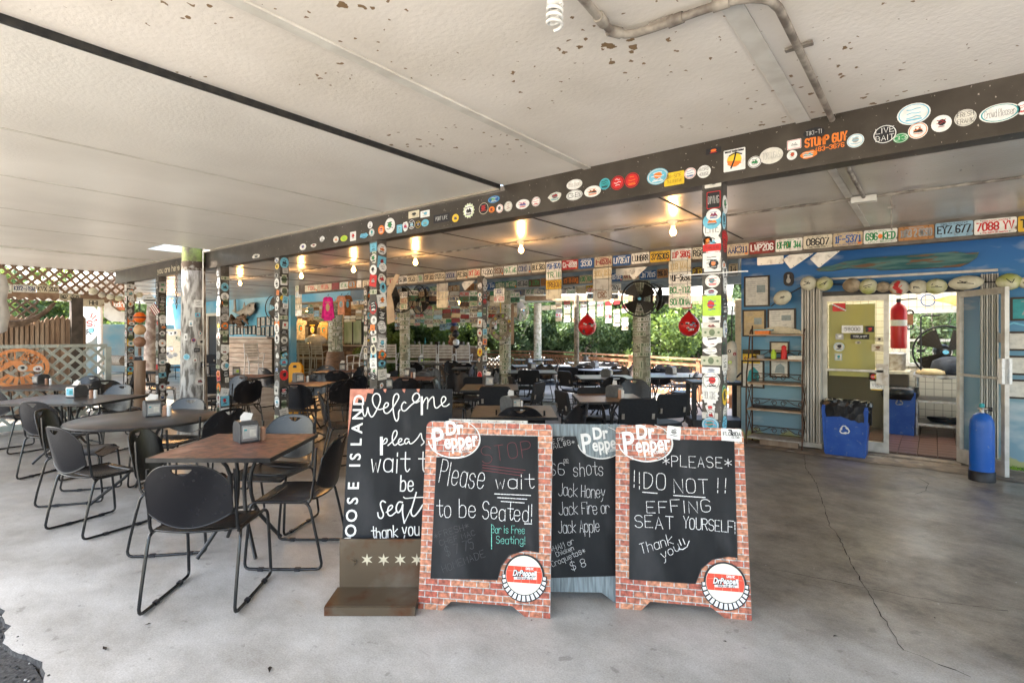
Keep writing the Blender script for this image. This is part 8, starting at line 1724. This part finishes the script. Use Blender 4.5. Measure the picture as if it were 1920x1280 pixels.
# door in the far blue wall and board covered in stickers
x0, x1 = onY(392, 640, YF - .02).x, onY(409, 640, YF - .02).x
root = empty("far_doorway", ((x0 + x1) / 2, YF - .03, 0), label="dark narrow doorway with pale frame in the far blue wall", cat="door"); hw = (x1 - x0) / 2; m = MB(); m.b2((-hw, 0, 0), (hw, .02, 2.2), P('ink')); m.obj("opening", root); m = MB()  # black sheet stands in for the dark of the open doorway
for sx in (-1, 1): m.b2((sx * hw, -.05, 0), (sx * (hw + .12), .02, 2.3), P('offwhite'))
m.b2((-hw, -.05, 2.2), (hw, .02, 2.3), P('offwhite')); m.obj("frame", root)
q = onT(331, 650, 14.5); m = MB(); m.box((0, 0, 0), (.9, .03, .95), P('cream')); root = m.obj("sticker_board", label="cream board covered in stickers left of the thick pole", cat="board"); root.location = q; root.rotation_euler = (0, 0, YAW); r = random.Random(5)
for i in range(22): sticker(root, frame((r.uniform(-.4, .4), -.0165 - i * .0005, r.uniform(-.42, .42)), (1, 0, 0), (0, 0, 1)), r.uniform(.08, .18), r.uniform(.08, .14), r.choice('oorx'), r.choice(PCOL), None, None, 'ink', i, icon='mono')
# mounted fish, driftwood and row of little frames on the far wall
FY = YF - .14; q = onY(458, 580, FY); s = (FY / ray(458)[1]) / FPX; F = frame((0, 0, 0), (1, 0, 0), (0, 0, 1)); fx = s / (ray(459)[0] / ray(459)[1] - ray(458)[0] / ray(458)[1]) * 0 + (onY(459, 580, FY).x - onY(458, 580, FY).x); M_FISH = mat("tarpon_silver", (.30, .28, .24), .35, c2=(.16, .15, .13), scale=7)
root = empty("mounted_fish", q, label="big silver mounted tarpon with open mouth on the pale blue wall", cat="mounted fish"); st_ = []; n = 12; m = MB()
prof = [(-17, -2.5, 1.4), (-12, -3.5, 3), (-6, -4, 6), (0, -2.5, 9), (7, 0, 11.5), (12, 1.5, 12), (17, 4, 10), (20, 7, 6)]
vs = []
for px_, cy, hh in prof:
    for k in range(n): a = 2 * math.pi * k / n; vs.append((px_ * fx + math.cos(a) * .0, -math.cos(a) * hh * s * .35, cy * s - 2 * s + math.sin(a) * hh * s))
m.add(vs, [(i * n + k, i * n + (k + 1) % n, (i + 1) * n + (k + 1) % n, (i + 1) * n + k) for i in range(len(prof) - 1) for k in range(n)], M_FISH, True); m.add(vs[-n:], [tuple(range(n))], P('ink')); m.obj("body", root)
m = MB(F); m.prism([(-16 * fx, -1 * s), (-17 * fx, 20 * s), (-20 * fx, 18 * s), (-19 * fx, 2 * s), (-23 * fx, -2 * s), (-16 * fx, -6 * s)], -.02, .02, M_FISH); m.prism([(-3 * fx, 3 * s), (0, 14 * s), (2 * fx, 5 * s)], -.01, .01, M_FISH); m.prism([(9 * fx, -9 * s), (4 * fx, -20 * s), (11 * fx, -11 * s)], .05, .07, M_BLACK); m.obj("fin", root)
m = MB(F); c = circ(1.4 * s, 10, 14 * fx, 6 * s); m.prism(c, .35 * 11 * s * .9, .35 * 11 * s + .02, P('ink')); m.obj("eye", root)
root = empty("driftwood_knot", onY(447, 600, YF - .2), label="tangled brown driftwood knot under the mounted fish", cat="driftwood"); r = random.Random(14); m = MB()
for i in range(13):
    a = Vector((r.uniform(-14, 14) * fx, 0, r.uniform(-8, 8) * s)); m.tube([a, a + Vector((r.uniform(-8, 8) * fx, -.08, r.uniform(-6, 6) * s)), a + Vector((r.uniform(-13, 13) * fx, 0, r.uniform(-10, 10) * s))], [.09, .06, .02], mat("driftwood"), 7)
m.obj("wood", root)
G_ = "small dark frames in rows on the pale blue wall"
for px0, px1, py0, py1 in [(431, 437, 610, 628), (439, 444, 610, 627), (445, 450, 611, 627), (451, 456, 611, 627), (459, 464, 611, 627), (466, 471, 611, 627), (473, 479, 610, 627), (481, 489, 613, 629), (491, 496, 613, 629), (498, 505, 611, 631), (507, 513, 611, 630), (482, 488, 595, 613), (489, 497, 594, 611), (499, 507, 593, 610), (509, 514, 592, 610)]:
    picture(px0, py0, px1, py1, "one of many small dark frames in rows under the mounted fish", 'silver', 1, fw=.02, Y=YF, group=G_)
m = MB(); q = onT(455, 636, 17.2)
for dx in (0,): m.tube([(q.x, q.y, 1.42), (q.x, q.y - .02, 1.8)], .01, P('white'), 6); m.obj("white_tap", label="thin white stick standing on the plank ledge", cat="stick")
